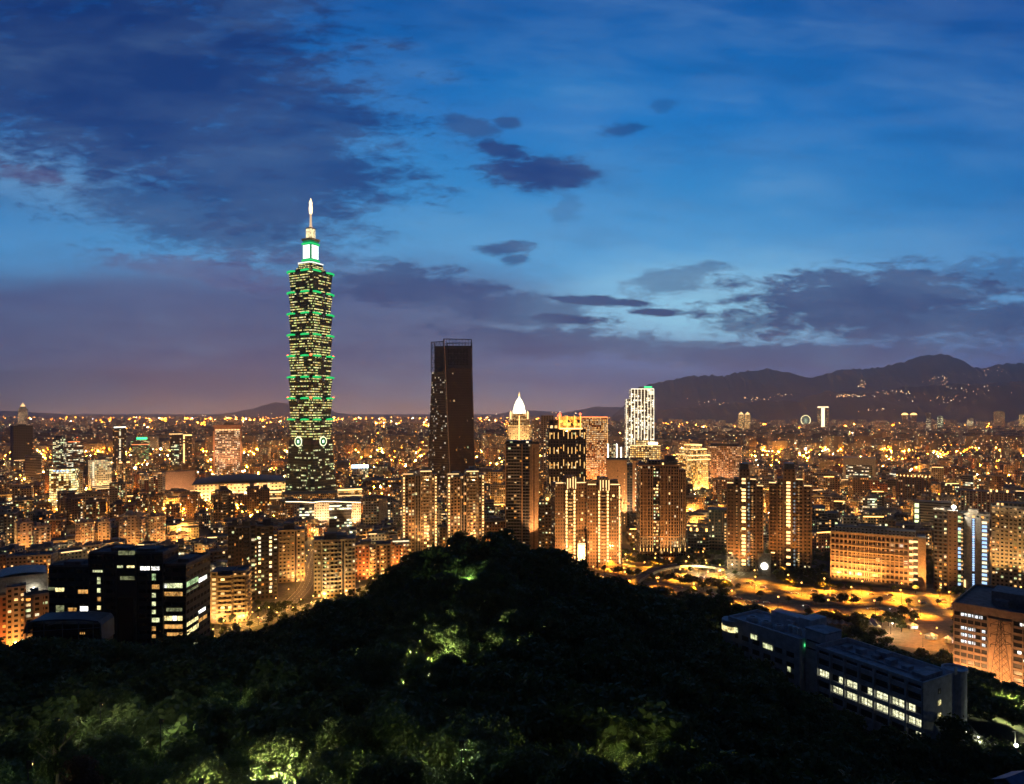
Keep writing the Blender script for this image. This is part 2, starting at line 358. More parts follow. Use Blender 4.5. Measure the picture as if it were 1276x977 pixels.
def axis(lo, hi, fine_lo, fine_hi, step, n_out):
    a = list(np.arange(fine_lo, fine_hi+1, step))
    g = np.geomspace(1, hi-fine_hi, n_out)[1:] if hi > fine_hi else []
    h = np.geomspace(1, fine_lo-lo, n_out)[1:]
    return np.array(sorted([fine_lo-q for q in h]+a+[fine_hi+q for q in g]))
xs = axis(-26000, 26000, -700, 700, 8, 26); ys = axis(-3000, 30000, -404, 548, 8, 26)
gx, gy = np.meshgrid(xs, ys); gz = terr(gx, gy)
nx, ny = len(xs), len(ys)
me = bpy.data.meshes.new('ground')
V = np.stack([gx.ravel(), gy.ravel(), gz.ravel()], 1)
ii = (np.arange(ny-1)[:, None]*nx+np.arange(nx-1)[None, :]).ravel()
Fq = np.stack([ii, ii+1, ii+nx+1, ii+nx], 1)
def np_mesh(me, V, Fq, mi=None):
    k = Fq.shape[1]
    me.vertices.add(len(V)); me.vertices.foreach_set('co', V.astype(np.float32).ravel())
    me.loops.add(Fq.size); me.loops.foreach_set('vertex_index', Fq.astype(np.int32).ravel())
    me.polygons.add(len(Fq)); me.polygons.foreach_set('loop_start', np.arange(0, Fq.size, k, dtype=np.int32))
    if mi is not None: me.polygons.foreach_set('material_index', mi.astype(np.int32))
    me.update(calc_edges=True)
np_mesh(me, V, Fq)
mg = bpy.data.materials.new('ground_soil_and_city'); mg.use_nodes = True; t = NT(mg.node_tree)
g = t.node('ShaderNodeNewGeometry'); sp = t.node('ShaderNodeSeparateXYZ'); t.link(g.outputs['Position'], sp.inputs[0])
n1 = t.noise(g.outputs['Position'], .02, 6, .6); n2 = t.noise(g.outputs['Position'], .4, 4)
cityc = t.mix(t.smooth(n1, .4, .6), (.10, .09, .08), (.17, .155, .14)); cityc = t.mix(t.smooth(n2, .45, .7), cityc, (.07, .09, .05))
hillc = t.mix(t.smooth(n2, .3, .7), (.02, .03, .012), (.05, .045, .025))
c = t.mix(t.smooth(sp.outputs[2], .2, 3.0), cityc, hillc)
b = t.node('ShaderNodeBsdfPrincipled'); t.put(b.inputs['Base Color'], c); b.inputs['Roughness'].default_value = .9
o = t.node('ShaderNodeOutputMaterial'); t.link(b.outputs[0], o.inputs[0])
me.materials.append(mg); me.polygons.foreach_set('use_smooth', [True]*len(Fq))
og = bpy.data.objects.new('ground', me); COL.objects.link(og); tag(og, kind='structure')

# ------------------------------------------------------------------ mountains
rng = random.Random(5)
def ridge(name, D, depth, pts, col, seed, amp):
    """a range whose crest is seen along pts (photo px); real relief, several rows deep"""
    xs_ = np.arange(pts[0][0], pts[-1][0]+1, 2.0); crest = np.interp(xs_, [p[0] for p in pts], [p[1] for p in pts])
    r = np.random.RandomState(seed); 
    wig = np.zeros_like(xs_)
    for k, a in ((.05, 1.0), (.11, .6), (.24, .4), (.5, .22)): wig += a*np.sin(xs_*k+r.rand()*6)
    for k, a in ((.9, .5), (1.4, .35), (2.1, .3)): wig += a*np.sin(xs_*k*.7+r.rand()*6)*(.6+.4*np.sin(xs_*.03))
    crest = crest+wig*amp
    X = (xs_-CX)/F*D; Zc = np.maximum(2, CAMZ-(crest-HY)/F*D)
    rows = 15; V = []
    for j in range(rows):
        q = j/(rows-1)*2-1             # -1 front foot .. 0 crest .. 1 back foot
        prof = (1-abs(q))**1.15 if abs(q) > 0 else 1
        nzr = 1+.05*np.sin(X*.021+q*23)*(1-prof)+.05*np.sin(X*.013-q*31+seed)*(1-prof)+.22*np.sin(X*.0021+q*7+seed)*(1-prof)+.16*np.sin(X*.0057+q*13)*(1-prof)
        Z = Zc*prof*nzr
        V.append(np.stack([X*(1+q*.5*depth/D), np.full_like(X, D+q*depth)+np.sin(X*.003+q*4)*depth*.08, Z-(3 if abs(q) == 1 else 0)], 1))
    V = np.concatenate(V); n = len(xs_)
    ii = (np.arange(rows-1)[:, None]*n+np.arange(n-1)[None, :]).ravel()
    me = bpy.data.meshes.new(name); np_mesh(me, V, np.stack([ii, ii+1, ii+n+1, ii+n], 1))
    me.materials.append(plain('mountain_forest_%d' % seed, col, .95, scale=.004, var=.3)); me.polygons.foreach_set('use_smooth', [True]*len(me.polygons))
    o = bpy.data.objects.new('mountains', me); COL.objects.link(o); tag(o, kind='structure'); return o
ridge('mountains', 12500, 2600, [(764, 523), (778, 506), (792, 492), (815, 478), (845, 470), (875, 467), (905, 469), (935, 463), (960, 458), (985, 463), (1010, 470), (1035, 465), (1055, 461), (1090, 459), (1115, 452), (1140, 446), (1165, 443),
       (1185, 448), (1210, 457), (1240, 455), (1262, 452), (1290, 455), (1400, 470), (1700, 500)], (.06, .06, .055), 1, 1.5)
ridge('mountains', 8600, 1500, [(740, 524), (780, 516), (820, 511), (870, 505), (930, 502), (985, 497), (1030, 488), (1080, 490), (1130, 482), (1190, 480), (1240, 476), (1280, 474), (1400, 480), (1600, 505)], (.05, .05, .045), 2, 1.2)
ridge('mountains', 19800, 2500, [(-300, 518), (-100, 508), (60, 515), (180, 519), (260, 521), (300, 512), (345, 501), (385, 506), (420, 514), (470, 521), (560, 521), (600, 519), (650, 511), (700, 514), (740, 507), (790, 508), (860, 516), (1000, 521)], (.07, .07, .07), 3, .5)

# ------------------------------------------------------------------ facade kinds
wc = dict
FA = {
 'tan':   facade('facade_tan_render', (.42, .31, .2), .2, .24, .3, .8),
 'cream': facade('facade_cream_tile', (.5, .42, .32), .22, .25, .3, .78),
 'pale':  facade('facade_pale_tile', (.55, .5, .46), .16, .27, .32, .76),
 'brown': facade('facade_brown_tile', (.2, .12, .075), .16, .26, .3, .8),
 'dbrown': facade('facade_dark_brown', (.1, .065, .045), .15, .2, .25, .82),
 'grey':  facade('facade_grey_render', (.28, .27, .27), .22, .22, .3, .8),
 'dgrey': facade('facade_dark_grey', (.07, .07, .08), .13, .12, .2, .85),
 'red':   facade('facade_red_brick', (.3, .13, .07), .24, .25, .3, .78),
 'off':   facade('facade_office_ribbon', (.3, .27, .23), .42, .04, .35, .85, 1.7, [(1, .86, .5), (1, .95, .7), (.9, 1, .65), (1, .75, .4)], run=4),
 'offg':  facade('facade_green_glass_office', (.09, .1, .08), .5, .05, .25, .85, 1.5, [(.95, 1, .5), (1, .92, .55), (.8, 1, .6), (1, .8, .4)], run=3),
 'gold':  facade('facade_gold_lit', (.5, .36, .2), .75, .17, .25, .85, 1.8, [(1, .6, .2), (1, .7, .3), (1, .5, .12)]),
 'grid':  facade('facade_white_grid', (.62, .56, .47), .62, .14, .2, .84, 1.2, [(1, .8, .45), (1, .7, .3), (.9, 1, .6)]),
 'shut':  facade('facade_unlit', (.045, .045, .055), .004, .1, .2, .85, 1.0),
}
LIT = [G_win, G_win, G_amb, G_winw, G_wing]
class Bld:
    """a building standing at distance D whose outline spans photo columns x0..x1 up to row ytop"""
    def __init__(s, name, label, x0, x1, ytop, D, yaw=0.0, ratio=.8, cat='building', group=None, z0=None, H=None):
        xc = (x0+x1)/2; th = math.atan((xc-CX)/F); tw = (x1-x0)/F*D*math.cos(th); yr = R(yaw)
        s.w = tw/(abs(math.cos(yr))+ratio*abs(math.sin(yr))); s.d = s.w*ratio
        X = (xc-CX)/F*D; s.D = D
        s.z0 = (tz(X, D) if D < 560 else 0.0) if z0 is None else z0
        s.h = (CAMZ-(ytop-HY)/F*D)-s.z0
        off = s.d*.3; s.x, s.y = X+math.sin(th)*off, D+math.cos(th)*off
        s.rz = -th+yr
        s.root = thing(name, label, cat, (s.x, s.y, s.z0), s.rz, group); s.seed = random.Random(name+label).randint(1, 400)
        BL.append((s.x, s.y, max(s.w, s.d)*.5, x0, x1, ytop, D, label))
    def body(s, mat, x0=-.5, x1=.5, y0=-.5, y1=.5, z0=0.0, z1=None, cw=3.2, ch=3.3, roof=None, name='body', notch=0.0):
        z1 = s.h if z1 is None else z1
        m = MB(); w, d = s.w, s.d; X0, X1, Y0, Y1 = x0*w, x1*w, y0*d, y1*d
        if notch:
            n = notch; o = [(X0+n, Y0), (X1-n, Y0), (X1-n, Y0+n), (X1, Y0+n), (X1, Y1-n), (X1-n, Y1-n), (X1-n, Y1), (X0+n, Y1), (X0+n, Y1-n), (X0, Y1-n), (X0, Y0+n), (X0+n, Y0+n)]
        else: o = [(X0, Y0), (X1, Y0), (X1, Y1), (X0, Y1)]
        s.seed += 1
        m.prism(o, o, z0, z1, cw, ch, s.seed)
        return m.build(name, [mat, roof or M_roof], s.root)
    def mesh(s, name, m, mat, parent=None): return m.build(name, mat, parent or s.root)
    def parapet(s, mat=None, z=None, x0=-.5, x1=.5, y0=-.5, y1=.5, hh=1.2, name='roof_parapet'):
        z = s.h if z is None else z; w, d = s.w, s.d; X0, X1, Y0, Y1 = x0*w-.15, x1*w+.15, y0*d-.15, y1*d+.15; m = MB()
        m.box(X0, X1, Y0, Y0+.4, z-.3, z+hh); m.box(X0, X1, Y1-.4, Y1, z-.3, z+hh); m.box(X0, X0+.4, Y0+.4, Y1-.4, z-.3, z+hh); m.box(X1-.4, X1, Y0+.4, Y1-.4, z-.3, z+hh)
        return m.build(name, mat or M_conc, s.root)
    def hut(s, x=0., y=0., a=.3, b=.4, hh=4., z=None, mat=None):
        z = s.h if z is None else z; w, d = s.w, s.d; m = MB()
        m.box((x-a/2)*w, (x+a/2)*w, (y-b/2)*d, (y+b/2)*d, z-.05, z+hh); m.box((x-a/2)*w-.3, (x+a/2)*w+.3, (y-b/2)*d-.3, (y+b/2)*d+.3, z+hh, z+hh+.3)
        return m.build('stair_hut', mat or M_conc, s.root)
    def tank(s, x=0., y=0., r=1.2, hh=2.4, z=None):
        z = s.h if z is None else z; m = MB(); X, Y = x*s.w, y*s.d
        for dx in (-.7, .7):
            for dy in (-.7, .7): m.box(X+dx*r-.08, X+dx*r+.08, Y+dy*r-.08, Y+dy*r+.08, z-.02, z+1.0)
        m.lathe([(r*.9, z+1.0), (r, z+1.1), (r, z+.9+hh), (r*.5, z+1.25+hh), (0, z+1.35+hh)], 10, X, Y); m.face([(X+r*.9*math.cos(a), Y+r*.9*math.sin(a), z+1) for a in np.linspace(0, 2*math.pi, 10, False)][::-1])
        return m.build('water_tank', M_steel, s.root)
    def mast(s, x=0., y=0., hh=8., z=None, red=False):
        z = s.h if z is None else z; m = MB(); m.tube((x*s.w, y*s.d, z-.1), (x*s.w, y*s.d, z+hh), .22, .08, 6)
        o = m.build('antenna', M_dark, s.root)
        if red: MB().ball((x*s.w, y*s.d, z+hh+.6), .8).build('beacon', G_red, o)
        return o
    def balc(s, x0, x1, z0=6., z1=None, proj=1.4, ch=3.3, mat=None, side=0, rail=1.0, yf=-.5):
        """one stack of balconies, slab and front wall at every storey"""
        z1 = s.h-2 if z1 is None else z1; m = MB(); w, d = s.w, s.d; z = ch*2
        while z < z1:
            if z >= z0:
                if side == 0:
                    m.box(x0*w, x1*w, yf*d-proj, yf*d+.1, z-.2, z); m.box(x0*w, x1*w, yf*d-proj, yf*d-proj+.12, z, z+rail)
                else:
                    X = side*.5*w; m.box(X-.1*side, X+proj*side, x0*d, x1*d, z-.2, z); m.box(X+proj*side-.12*side, X+proj*side, x0*d, x1*d, z, z+rail)
            z += ch
        for e_ in (x0, x1):
            if side == 0: m.box(e_*w-.1, e_*w+.1, yf*d-proj*.55, yf*d-proj*.4, ch*2, z-ch+.05)
            else: m.box(side*.5*w+proj*.4*side, side*.5*w+proj*.55*side, e_*d-.1, e_*d+.1, ch*2, z-ch+.05)
        return m.build('balcony_stack', mat or M_conc, s.root)
    def fins(s, xsf, z0, z1, mat, name='pilaster', wd=.6, dp=.7, yf=-.5, side=0):
        w, d = s.w, s.d
        for x in xsf:
            m = MB()
            if side == 0: m.box(x*w-wd/2, x*w+wd/2, yf*d-dp, yf*d+.15, z0, z1)
            else: X = side*.5*w; m.box(X-.15*side, X+dp*side, x*d-wd/2, x*d+wd/2, z0, z1)
            m.build(name, mat, s.root)
    def lights(s, x, z0, z1, step, mat, wd=1.6, hh=1.5, yf=-.5, name='lit_window', prob=1., side=0, dp=.25):
        """a column of stairwell windows or facade lights, each one a part sharing one mesh"""
        rr = random.Random(s.seed*7+int(x*1000)); z = z0; src = {}
        while z < z1:
            if rr.random() < prob:
                mm = mat if not isinstance(mat, list) else rr.choice(mat)
                if mm.name not in src:
                    m = MB()
                    if side == 0: m.box(-wd/2, wd/2, -dp, .05, 0, hh)
                    else: m.box(-.05 if side > 0 else -dp, dp if side > 0 else .05, -wd/2, wd/2, 0, hh)
                    o = m.build(name, mm, s.root); src[mm.name] = o
                else:
                    o = src[mm.name].copy(); COL.objects.link(o)
                o.location = (x*s.w, yf*s.d, z) if side == 0 else (side*.5*s.w, x*s.d, z)
            z += step
    def strip(s, x0, x1, z, mat, yf=-.5, th=.5, dp=.35, name='light_strip', side=0):
        m = MB(); w, d = s.w, s.d
        if side == 0: m.box(x0*w, x1*w, yf*d-dp, yf*d+.05, z, z+th)
        else: X = side*.5*w; m.box(min(X, X+dp*side), max(X, X+dp*side), x0*d, x1*d, z, z+th)
        return m.build(name, mat, s.root)
    def ledges(s, mat, z0, z1, step, proj=.35, th=.35, x0=-.5, x1=.5, y0=-.5, y1=.5):
        m = MB(); z = z0; w, d = s.w, s.d
        while z < z1: m.box(x0*w-proj, x1*w+proj, y0*d-proj, y1*d+proj, z, z+th); z += step
        return m.build('floor_ledges', mat, s.root)
    def spot(s, x, y, z, tgt, e, col=GOLD, ang=60, blend=.7, r=.3):  # also serves as added fill standing in for street light on facades
        L = bpy.data.lights.new('floodlight', 'SPOT'); L.energy = e; L.color = col; L.spot_size = R(ang); L.spot_blend = blend; L.shadow_soft_size = r
        o = bpy.data.objects.new('floodlight', L); COL.objects.link(o); o.parent = s.root; o.location = (x, y, z)
        o.rotation_euler = (Vector(tgt)-Vector((x, y, z))).to_track_quat('-Z', 'Y').to_euler(); return o
BL = []
SB = 'building'

# ------------------------------------------------------------------ the very tall pagoda-like tower
s = 1159/F; TX, TY = (382-CX)*s, 1159+24
def zz(y): return CAMZ-(y-HY)*s
T = thing('skyscraper', 'very tall green-lit tower of eight flared stacked segments with a glowing spire', 'skyscraper', (TX, TY, 0), R(45)+math.atan((CX-382)/F))
BL.append((TX, TY, 50, 350, 415, 243, 1159, 'tall'))
F101 = facade('tower_green_glass', (.10, .12, .07), .32, .03, .36, .76, 1.25, [(1, .8, .26), (.92, .95, .32), (.72, .9, .28), (1, .68, .2), (1, .9, .48)], run=5, grough=.55, brk=.1, rowprob=.62, glass=(.03, .045, .03), wallvar=.3)
F101b = facade('tower_green_glass_base', (.09, .11, .06), .3, .06, .3, .75, 1.2, [(.9, 1, .45), (1, .95, .5), (.7, .95, .4)], run=4, grough=.55, glass=(.03, .04, .02))
def notched(h, n): return [(-h+n, -h), (h-n, -h), (h-n, -h+n), (h, -h+n), (h, h-n), (h-n, h-n), (h-n, h), (-h+n, h), (-h+n, h-n), (-h, h-n), (-h, -h+n), (-h+n, -h+n)]
def hs(px, n): return (px*s/2*math.sqrt(2)+n)/2
def seg(name, y1, y0, p1, p0, n=5., mat=F101, cw=2.3, ch=4.1, sd=0):
    m = MB(); m.prism(notched(hs(p0, n), n), notched(hs(p1, n), n), zz(y0), zz(y1), cw, ch, sd); return m.build(name, [mat, M_dark], T)
seg('tower_base', 553.5, 624, 52.5, 64, 6, F101b, 2.6, 4.2, 3)
seg('belt', 548.6, 553.5, 53, 53, 6, M_dconc)
for k in range(8):
    yt = 337.2+26.45*k; o = seg('tower_segment', yt+1.2, yt+26.45, 53.8, 47.8, 5, F101, sd=10+k)
    seg('segment_eave', yt-.2, yt+1.2, 55.5, 55.0, 5, M_dark)
    h = hs(55.5, 5)+.3; z = zz(yt+1.4)
    for q in range(4):
        for (a, b_) in ((-.95, -.42), (-.36+.72*0+.0, .3)):
            pass
        for (a, b_) in ((-.86, -.22), (.22, .86)):
            m = MB(); n_ = 7
            for i in range(n_):
                u0, u1 = a+(b_-a)*i/n_, a+(b_-a)*(i+1)/n_; bow = 1.1*math.sin(math.pi*(i+.5)/n_)
                m.box(u0*h, u1*h, -h-1.2-bow*.4, -h+.1, z, z+2.1+bow)
            e = m.build('green_eave_light', G_green, T, rz=q*math.pi/2)
    if k in (4, 6):
        for q in range(4):
            c_ = math.cos(R(45+90*q))*h*1.36, math.sin(R(45+90*q))*h*1.36
            MB().ball((c_[0]*.94, c_[1]*.94, z+2.5), 2.0).build('red_beacon', G_red, T)
    # ruyi-like ornament on each face, below the eave
    for q in range(4):
        m = MB(); m.box(-2.2, 2.2, -h-.5, -h+1.5, z-6, z); m.build('face_ornament', M_steel, T, rz=q*math.pi/2)
for q in range(4):      # coin medallions above the base
    h = hs(53, 6)+.6; m = MB(); zc = zz(550.3); ro, ri = 8.2, 6.9
    for i in range(24):
        a, b_ = 2*math.pi*i/24, 2*math.pi*(i+1)/24
        m.face([(ro*math.cos(a), -h, zc+ro*math.sin(a)), (ri*math.cos(a), -h, zc+ri*math.sin(a)), (ri*math.cos(b_), -h, zc+ri*math.sin(b_)), (ro*math.cos(b_), -h, zc+ro*math.sin(b_))])
        m.face([(ro*math.cos(a), -h, zc+ro*math.sin(a)), (ro*math.cos(b_), -h, zc+ro*math.sin(b_)), (ro*math.cos(b_), -h+1.5, zc+ro*math.sin(b_)), (ro*math.cos(a), -h+1.5, zc+ro*math.sin(a))])
    c = m.build('coin_medallion', glow('coin_ring', (1, 1, .55), 2.2), T, rz=q*math.pi/2)
    MB().box(-5.6, 5.6, -h+.05, -h+1, zc-5.6, zc+5.6).build('coin_backing', glow('coin_green', (.02, .4, .12), .35), c)
    MB().box(-2, 2, -h-.1, -h+1, zc-2.4, zc+2.4).build('coin_centre', glow('coin_mid', (.75, 1, .8), 3), c)
seg('upper_setback', 331.5, 337.2, 32, 43, 4, F101, sd=30)
seg('upper_setback', 326.5, 331.5, 29, 31, 3, F101, sd=31)
seg('white_ledge', 324.8, 326.5, 31, 31, 3, glow('ledge_light', (.95, 1, .9), 1.4))
seg('lantern_box', 297, 324.8, 18.5, 19.5, 1.5, glow('lantern_green', (.02, .5, .17), .45))
h = hs(19.2, 1.5)+.25
for q in range(4):
    MB().box(-h*.74, h*.74, -h-.25, -h+.3, zz(319.5), zz(302.5)).build('glowing_panel', glow('lantern_white', (.86, 1, .9), 2.2), T, rz=q*math.pi/2)
    m = MB()
    for i in range(1, 5): z = zz(319.5)+(zz(302.5)-zz(319.5))*i/5; m.box(-h*.74, h*.74, -h-.35, -h-.2, z, z+.35)
    m.build('panel_louvre', M_dark, T, rz=q*math.pi/2)
    MB().box(-h*1.03, h*1.03, -h-.9, -h+.2, zz(322.6), zz(320.6)).build('green_eave_light', G_green, T, rz=q*math.pi/2)
    MB().box(-h*1.03, h*1.03, -h-.9, -h+.2, zz(301.6), zz(299.6)).build('green_eave_light', G_green, T, rz=q*math.pi/2)
seg('tower_cornice', 294.2, 297, 23.5, 21, 1.5, plain('pale_cornice', (.6, .55, .45), .6))
seg('spire_plinth', 281.2, 294.2, 11.5, 11.8, 1, room_mat('plinth_flood_glow', (1, .82, .45), 1.3))  # floodlighting put into the plinth as its own glow
seg('spire_plinth_cap', 279.8, 281.2, 12.6, 12.2, 1, plain('pale_cornice', (.6, .55, .45)))
m = MB(); m.lathe([(3.6, zz(279.8)), (2.2, zz(276)), (1.7, zz(262))], 12); m.build('spire', glow('spire_flood_glow', (1, .66, .4), .9), T)  # spire glows by itself in place of floodlighting
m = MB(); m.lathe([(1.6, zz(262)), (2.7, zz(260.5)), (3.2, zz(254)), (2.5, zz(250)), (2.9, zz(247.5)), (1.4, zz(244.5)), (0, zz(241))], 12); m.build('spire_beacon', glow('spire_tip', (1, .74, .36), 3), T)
T['category'] = 'skyscraper'

# shopping podium beside the tall tower
b = Bld('shopping_mall', 'low shopping mall with blazing lit roof edge at the foot of the tall green tower', 322, 456, 612, 1110, 0, .25, group=None)
b.body(FA['cream'], z1=b.h-4); b.parapet(z=b.h-4)
for (a, c_) in ((-.46, -.28), (.24, .47)):
    b.body(FA['gold'], a, c_, -.52, .2, b.h-4, b.h+2, name='roof_pavilion'); b.strip(a, c_, b.h+.5, G_gold, -.53, 2.2)
    b.strip(a, c_, b.h-9, G_line, -.51, 1.2)

# ------------------------------------------------------------------ dark unlit skyscraper
D = 1174; s2 = D/F; X0 = (562-CX)*s2
N = thing('skyscraper', 'dark tapering glass skyscraper with open framed crown, unlit, standing alone', 'skyscraper', (X0, D+26, 0), 0)
BL.append((X0, D+26, 45, 528, 594, 422, D, 'dark'))
def z2(y): return CAMZ-(y-HY)*s2
def q2(x, dy=0.): return ((x-562)*s2, dy)
FN = facade('dark_glass_tower', (.06, .04, .028), .012, .1, .15, .9, .8, WARM, glass=(.03, .02, .014), rough=.7, grough=.6)
FNl = facade('dark_glass_tower_slots', (.09, .07, .055), .08, .06, .35, .8, 1.0, [(1, .8, .5), (1, .9, .7)], glass=(.02, .016, .014), grough=.5)
m = MB()      # big slab: right of the bright edge
m.prism([q2(562, -26), q2(592.5, -16), q2(590, 26), q2(558, 26)], [q2(553.6, -24), q2(587, -16), q2(586, 22), q2(553, 24)], 0, z2(458), 2.0, 4.2, 5); m.build('main_slab', [FN, M_dark], N)
m = MB(); m.prism([q2(530.5, -8), q2(561.6, -25.6), q2(557.6, 26), q2(532, 26)], [q2(536.4, -10), q2(553.2, -23.6), q2(552.6, 24), q2(538, 22)], 0, z2(463), 2.2, 4.2, 9); m.build('side_slab', [FNl, M_dark], N)
for (xa, xb, ya, yb, y0_, y1_, nm) in ((552.6, 587, -24.5, -16.2, 458, 422, 'crown_frame'), (536, 552.4, -10.4, -23, 463, 425, 'crown_frame')):
    m = MB(); nx_ = 9
    A0, B0 = Vector((*q2(xa, ya), 0)), Vector((*q2(xb, yb), 0))
    for i in range(nx_+1):
        p = A0.lerp(B0, i/nx_); m.tube((p.x, p.y, z2(y0_)), (p.x, p.y, z2(y1_)), .8 if i in (0, nx_) else .35, n=4)
    for i in range(7):
        z = z2(y0_)+(z2(y1_)-z2(y0_))*i/6-.4; m.tube((A0.x, A0.y, z), (B0.x, B0.y, z), .7 if i == 6 else .4, n=4)
    for i in range(nx_):
        p, q = A0.lerp(B0, i/nx_), A0.lerp(B0, (i+1)/nx_)
        for j in range(0, 6):
            za, zb = z2(y0_)+(z2(y1_)-z2(y0_))*j/6, z2(y0_)+(z2(y1_)-z2(y0_))*(j+1)/6
            if (i+j) % 2: za, zb = zb, za
            m.tube((p.x, p.y, za), (q.x, q.y, zb), .22, n=3)
    m.build(nm, plain('crown_steel', (.05, .05, .06), .5, .3), N)
m = MB()
for (xx, dy) in ((554, 23), (586, 21), (538, 21)): m.tube((*q2(xx, dy), z2(462)), (*q2(xx, dy), z2(424)), .8, n=4)
m.tube((*q2(554, 23), z2(424)), (*q2(586, 21), z2(424)), .6, n=4); m.tube((*q2(586, 21), z2(424)), (*q2(587, -16), z2(422.5)), .6, n=4); m.build('crown_frame', plain('crown_steel', (.05, .05, .06)), N)
m = MB(); m.box(*[q2(558)[0], q2(582)[0]], -12, 16, z2(458), z2(434)); m.build('crown_plant_room', plain('crown_box', (.04, .04, .055), .6), N)
m = MB(); m.box(q2(553.2)[0], q2(586.8)[0], -16.5, 20, z2(458)-.1, z2(430)); m.build('crown_screen', facade('crown_lattice', (.045, .05, .075), 0, .12, .12, .88, 0), N)
m = MB(); m.box(q2(541)[0], q2(551.5)[0], -8, 16, z2(463), z2(430)); m.build('crown_plant_room', plain('crown_box', (.04, .04, .055)), N)
m = MB(); m.tube((*q2(562, -26.3), 0), (*q2(553.5, -24.3), z2(424)), .55, n=4); m.build('edge_mullion', plain('pale_edge', (.55, .42, .34), .4), N)
m = MB(); m.tube((*q2(592.6, -16.2), 0), (*q2(587, -16.2), z2(424)), .45, n=4); m.build('edge_mullion', plain('dark_edge', (.2, .12, .09), .4), N)

# ------------------------------------------------------------------ domed tower
b = Bld('office_tower', 'cream stepped tower with brilliantly lit white dome', 631.5, 662.5, 540, 1500, 0, .9)
FD = facade('dome_tower_cream', (.62, .46, .27), .5, .2, .25, .8, 1.0, [(1, .75, .35), (1, .62, .22)])
zt = lambda y: CAMZ-(y-HY)/F*1500
b.body(FD, z1=zt(530), notch=6, cw=4); b.body(FD, -.42, .42, -.42, .42, zt(530), zt(522), name='upper_tier', cw=4); b.body(FD, -.38, .38, -.38, .38, zt(522), zt(515.5), name='upper_tier', cw=4)
for z_, w_ in ((530, .44), (522, .40), (515.5, .37)): b.strip(-w_, w_, zt(z_)-1.5, G_gold, -w_, 1.6)
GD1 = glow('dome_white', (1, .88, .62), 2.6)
r = .23*b.w; z_ = zt(515.5)
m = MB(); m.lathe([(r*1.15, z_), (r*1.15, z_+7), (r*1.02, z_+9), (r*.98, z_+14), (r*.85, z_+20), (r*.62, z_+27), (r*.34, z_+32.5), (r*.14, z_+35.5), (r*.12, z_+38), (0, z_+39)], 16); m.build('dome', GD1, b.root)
m = MB(); m.lathe([(1.1, z_+38), (.7, z_+43), (0, z_+50)], 8); m.ball((0, 0, z_+41), 1.8); m.build('finial', G_gold, b.root)
m = MB()
for i in range(12): a = 2*math.pi*i/12; m.tube((r*1.17*math.cos(a), r*1.17*math.sin(a), z_), (r*.7*math.cos(a), r*.7*math.sin(a), z_+25), .5, n=4)
m.build('dome_ribs', M_conc, b.root)
for sx in (-.34, .34):
    m = MB(); m.lathe([(2.6, zt(522)), (2.6, zt(516)), (2, zt(514)), (0, zt(511.5))], 8, sx*b.w, -.34*b.d); m.build('corner_turret', G_line, b.root)
b.lights(0, zt(560), zt(518), 3.4, G_gold, 2.5, 2.3, name='lit_window')
for sx in (-.5, .5): b.spot(sx*b.w*.8, -b.d*.9, zt(565), (0, -b.d*.4, zt(525)), 4.0e5, (1, .62, .28), 50)

# second far stepped tower, far left on the horizon
b = Bld('office_tower', 'tiny far tapering tower with golden pointed top on the hazy horizon', 22.5, 34.5, 509.5, 4500, 0, 1)
FD2 = facade('far_tower', (.5, .4, .28), .6, .2, .2, .85, .8, [(1, .75, .4)])
b.body(FD2, cw=5, ch=5); hh = b.h
m = MB(); m.prism([(-b.w*.38, -b.w*.38), (b.w*.38, -b.w*.38), (b.w*.38, b.w*.38), (-b.w*.38, b.w*.38)], [(-b.w*.3, -b.w*.3), (b.w*.3, -b.w*.3), (b.w*.3, b.w*.3), (-b.w*.3, b.w*.3)], hh, hh+16); m.build('upper_tier', [FD2, M_roof], b.root)
m = MB(); m.lathe([(b.w*.28, hh+16), (b.w*.16, hh+26), (1.5, hh+36), (0, hh+48)], 8); m.build('spire', G_line, b.root)

# ------------------------------------------------------------------ downtown towers, by eye from the photograph
def lab(n, l, *a, **k): return Bld(n, l, *a, **k)
# far-left cluster
b = lab('office_tower', 'unlit blackish slab tower standing below the far pointed tower', 13, 41, 531, 1640, 12, .6); b.body(FA['shut'], cw=3.5, ch=4, roof=M_dark); b.parapet(M_dark); b.hut(0, 0, .4, .5, 4, mat=M_dark)
b = lab('office_tower', 'pale grey slab with horizontal window bands beside the blackish tower', 31, 51.5, 567, 1390, 0, .7)
b.body(facade('grey_bands', (.36, .36, .38), .08, .02, .42, .8, 1.0, run=3)); b.ledges(M_conc, 4, b.h, 3.3); b.hut(.1, 0, .4, .4)
b = lab('office_block', 'dark office block with yellow-green window rows', 66, 82, 547, 1560, -15, .8); b.body(FA['offg']); b.body(FA['dgrey'], -.3, .3, -.3, .3, b.h, b.h+7, name='plant_room')
b = lab('office_block', 'brown office block with yellow window rows and red rooftop light', 80, 104, 551, 1470, 10, .8); b.body(FA['off']); b.strip(-.4, .3, b.h+.2, glow('red_strip', (1, .25, .08), 2), -.4, 1.6); b.mast(.2, 0, 9, red=True)
b = lab('residential_tower', 'slim dark tower with one bright lit spine and light on its roof', 140.5, 157, 533, 1600, 0, .8); b.body(FA['dbrown']); b.lights(.05, 20, b.h-8, 3.3, G_winw, 3.4, 2.4, prob=.7); b.strip(-.4, .5, b.h+.3, G_white, -.5, 1.4)
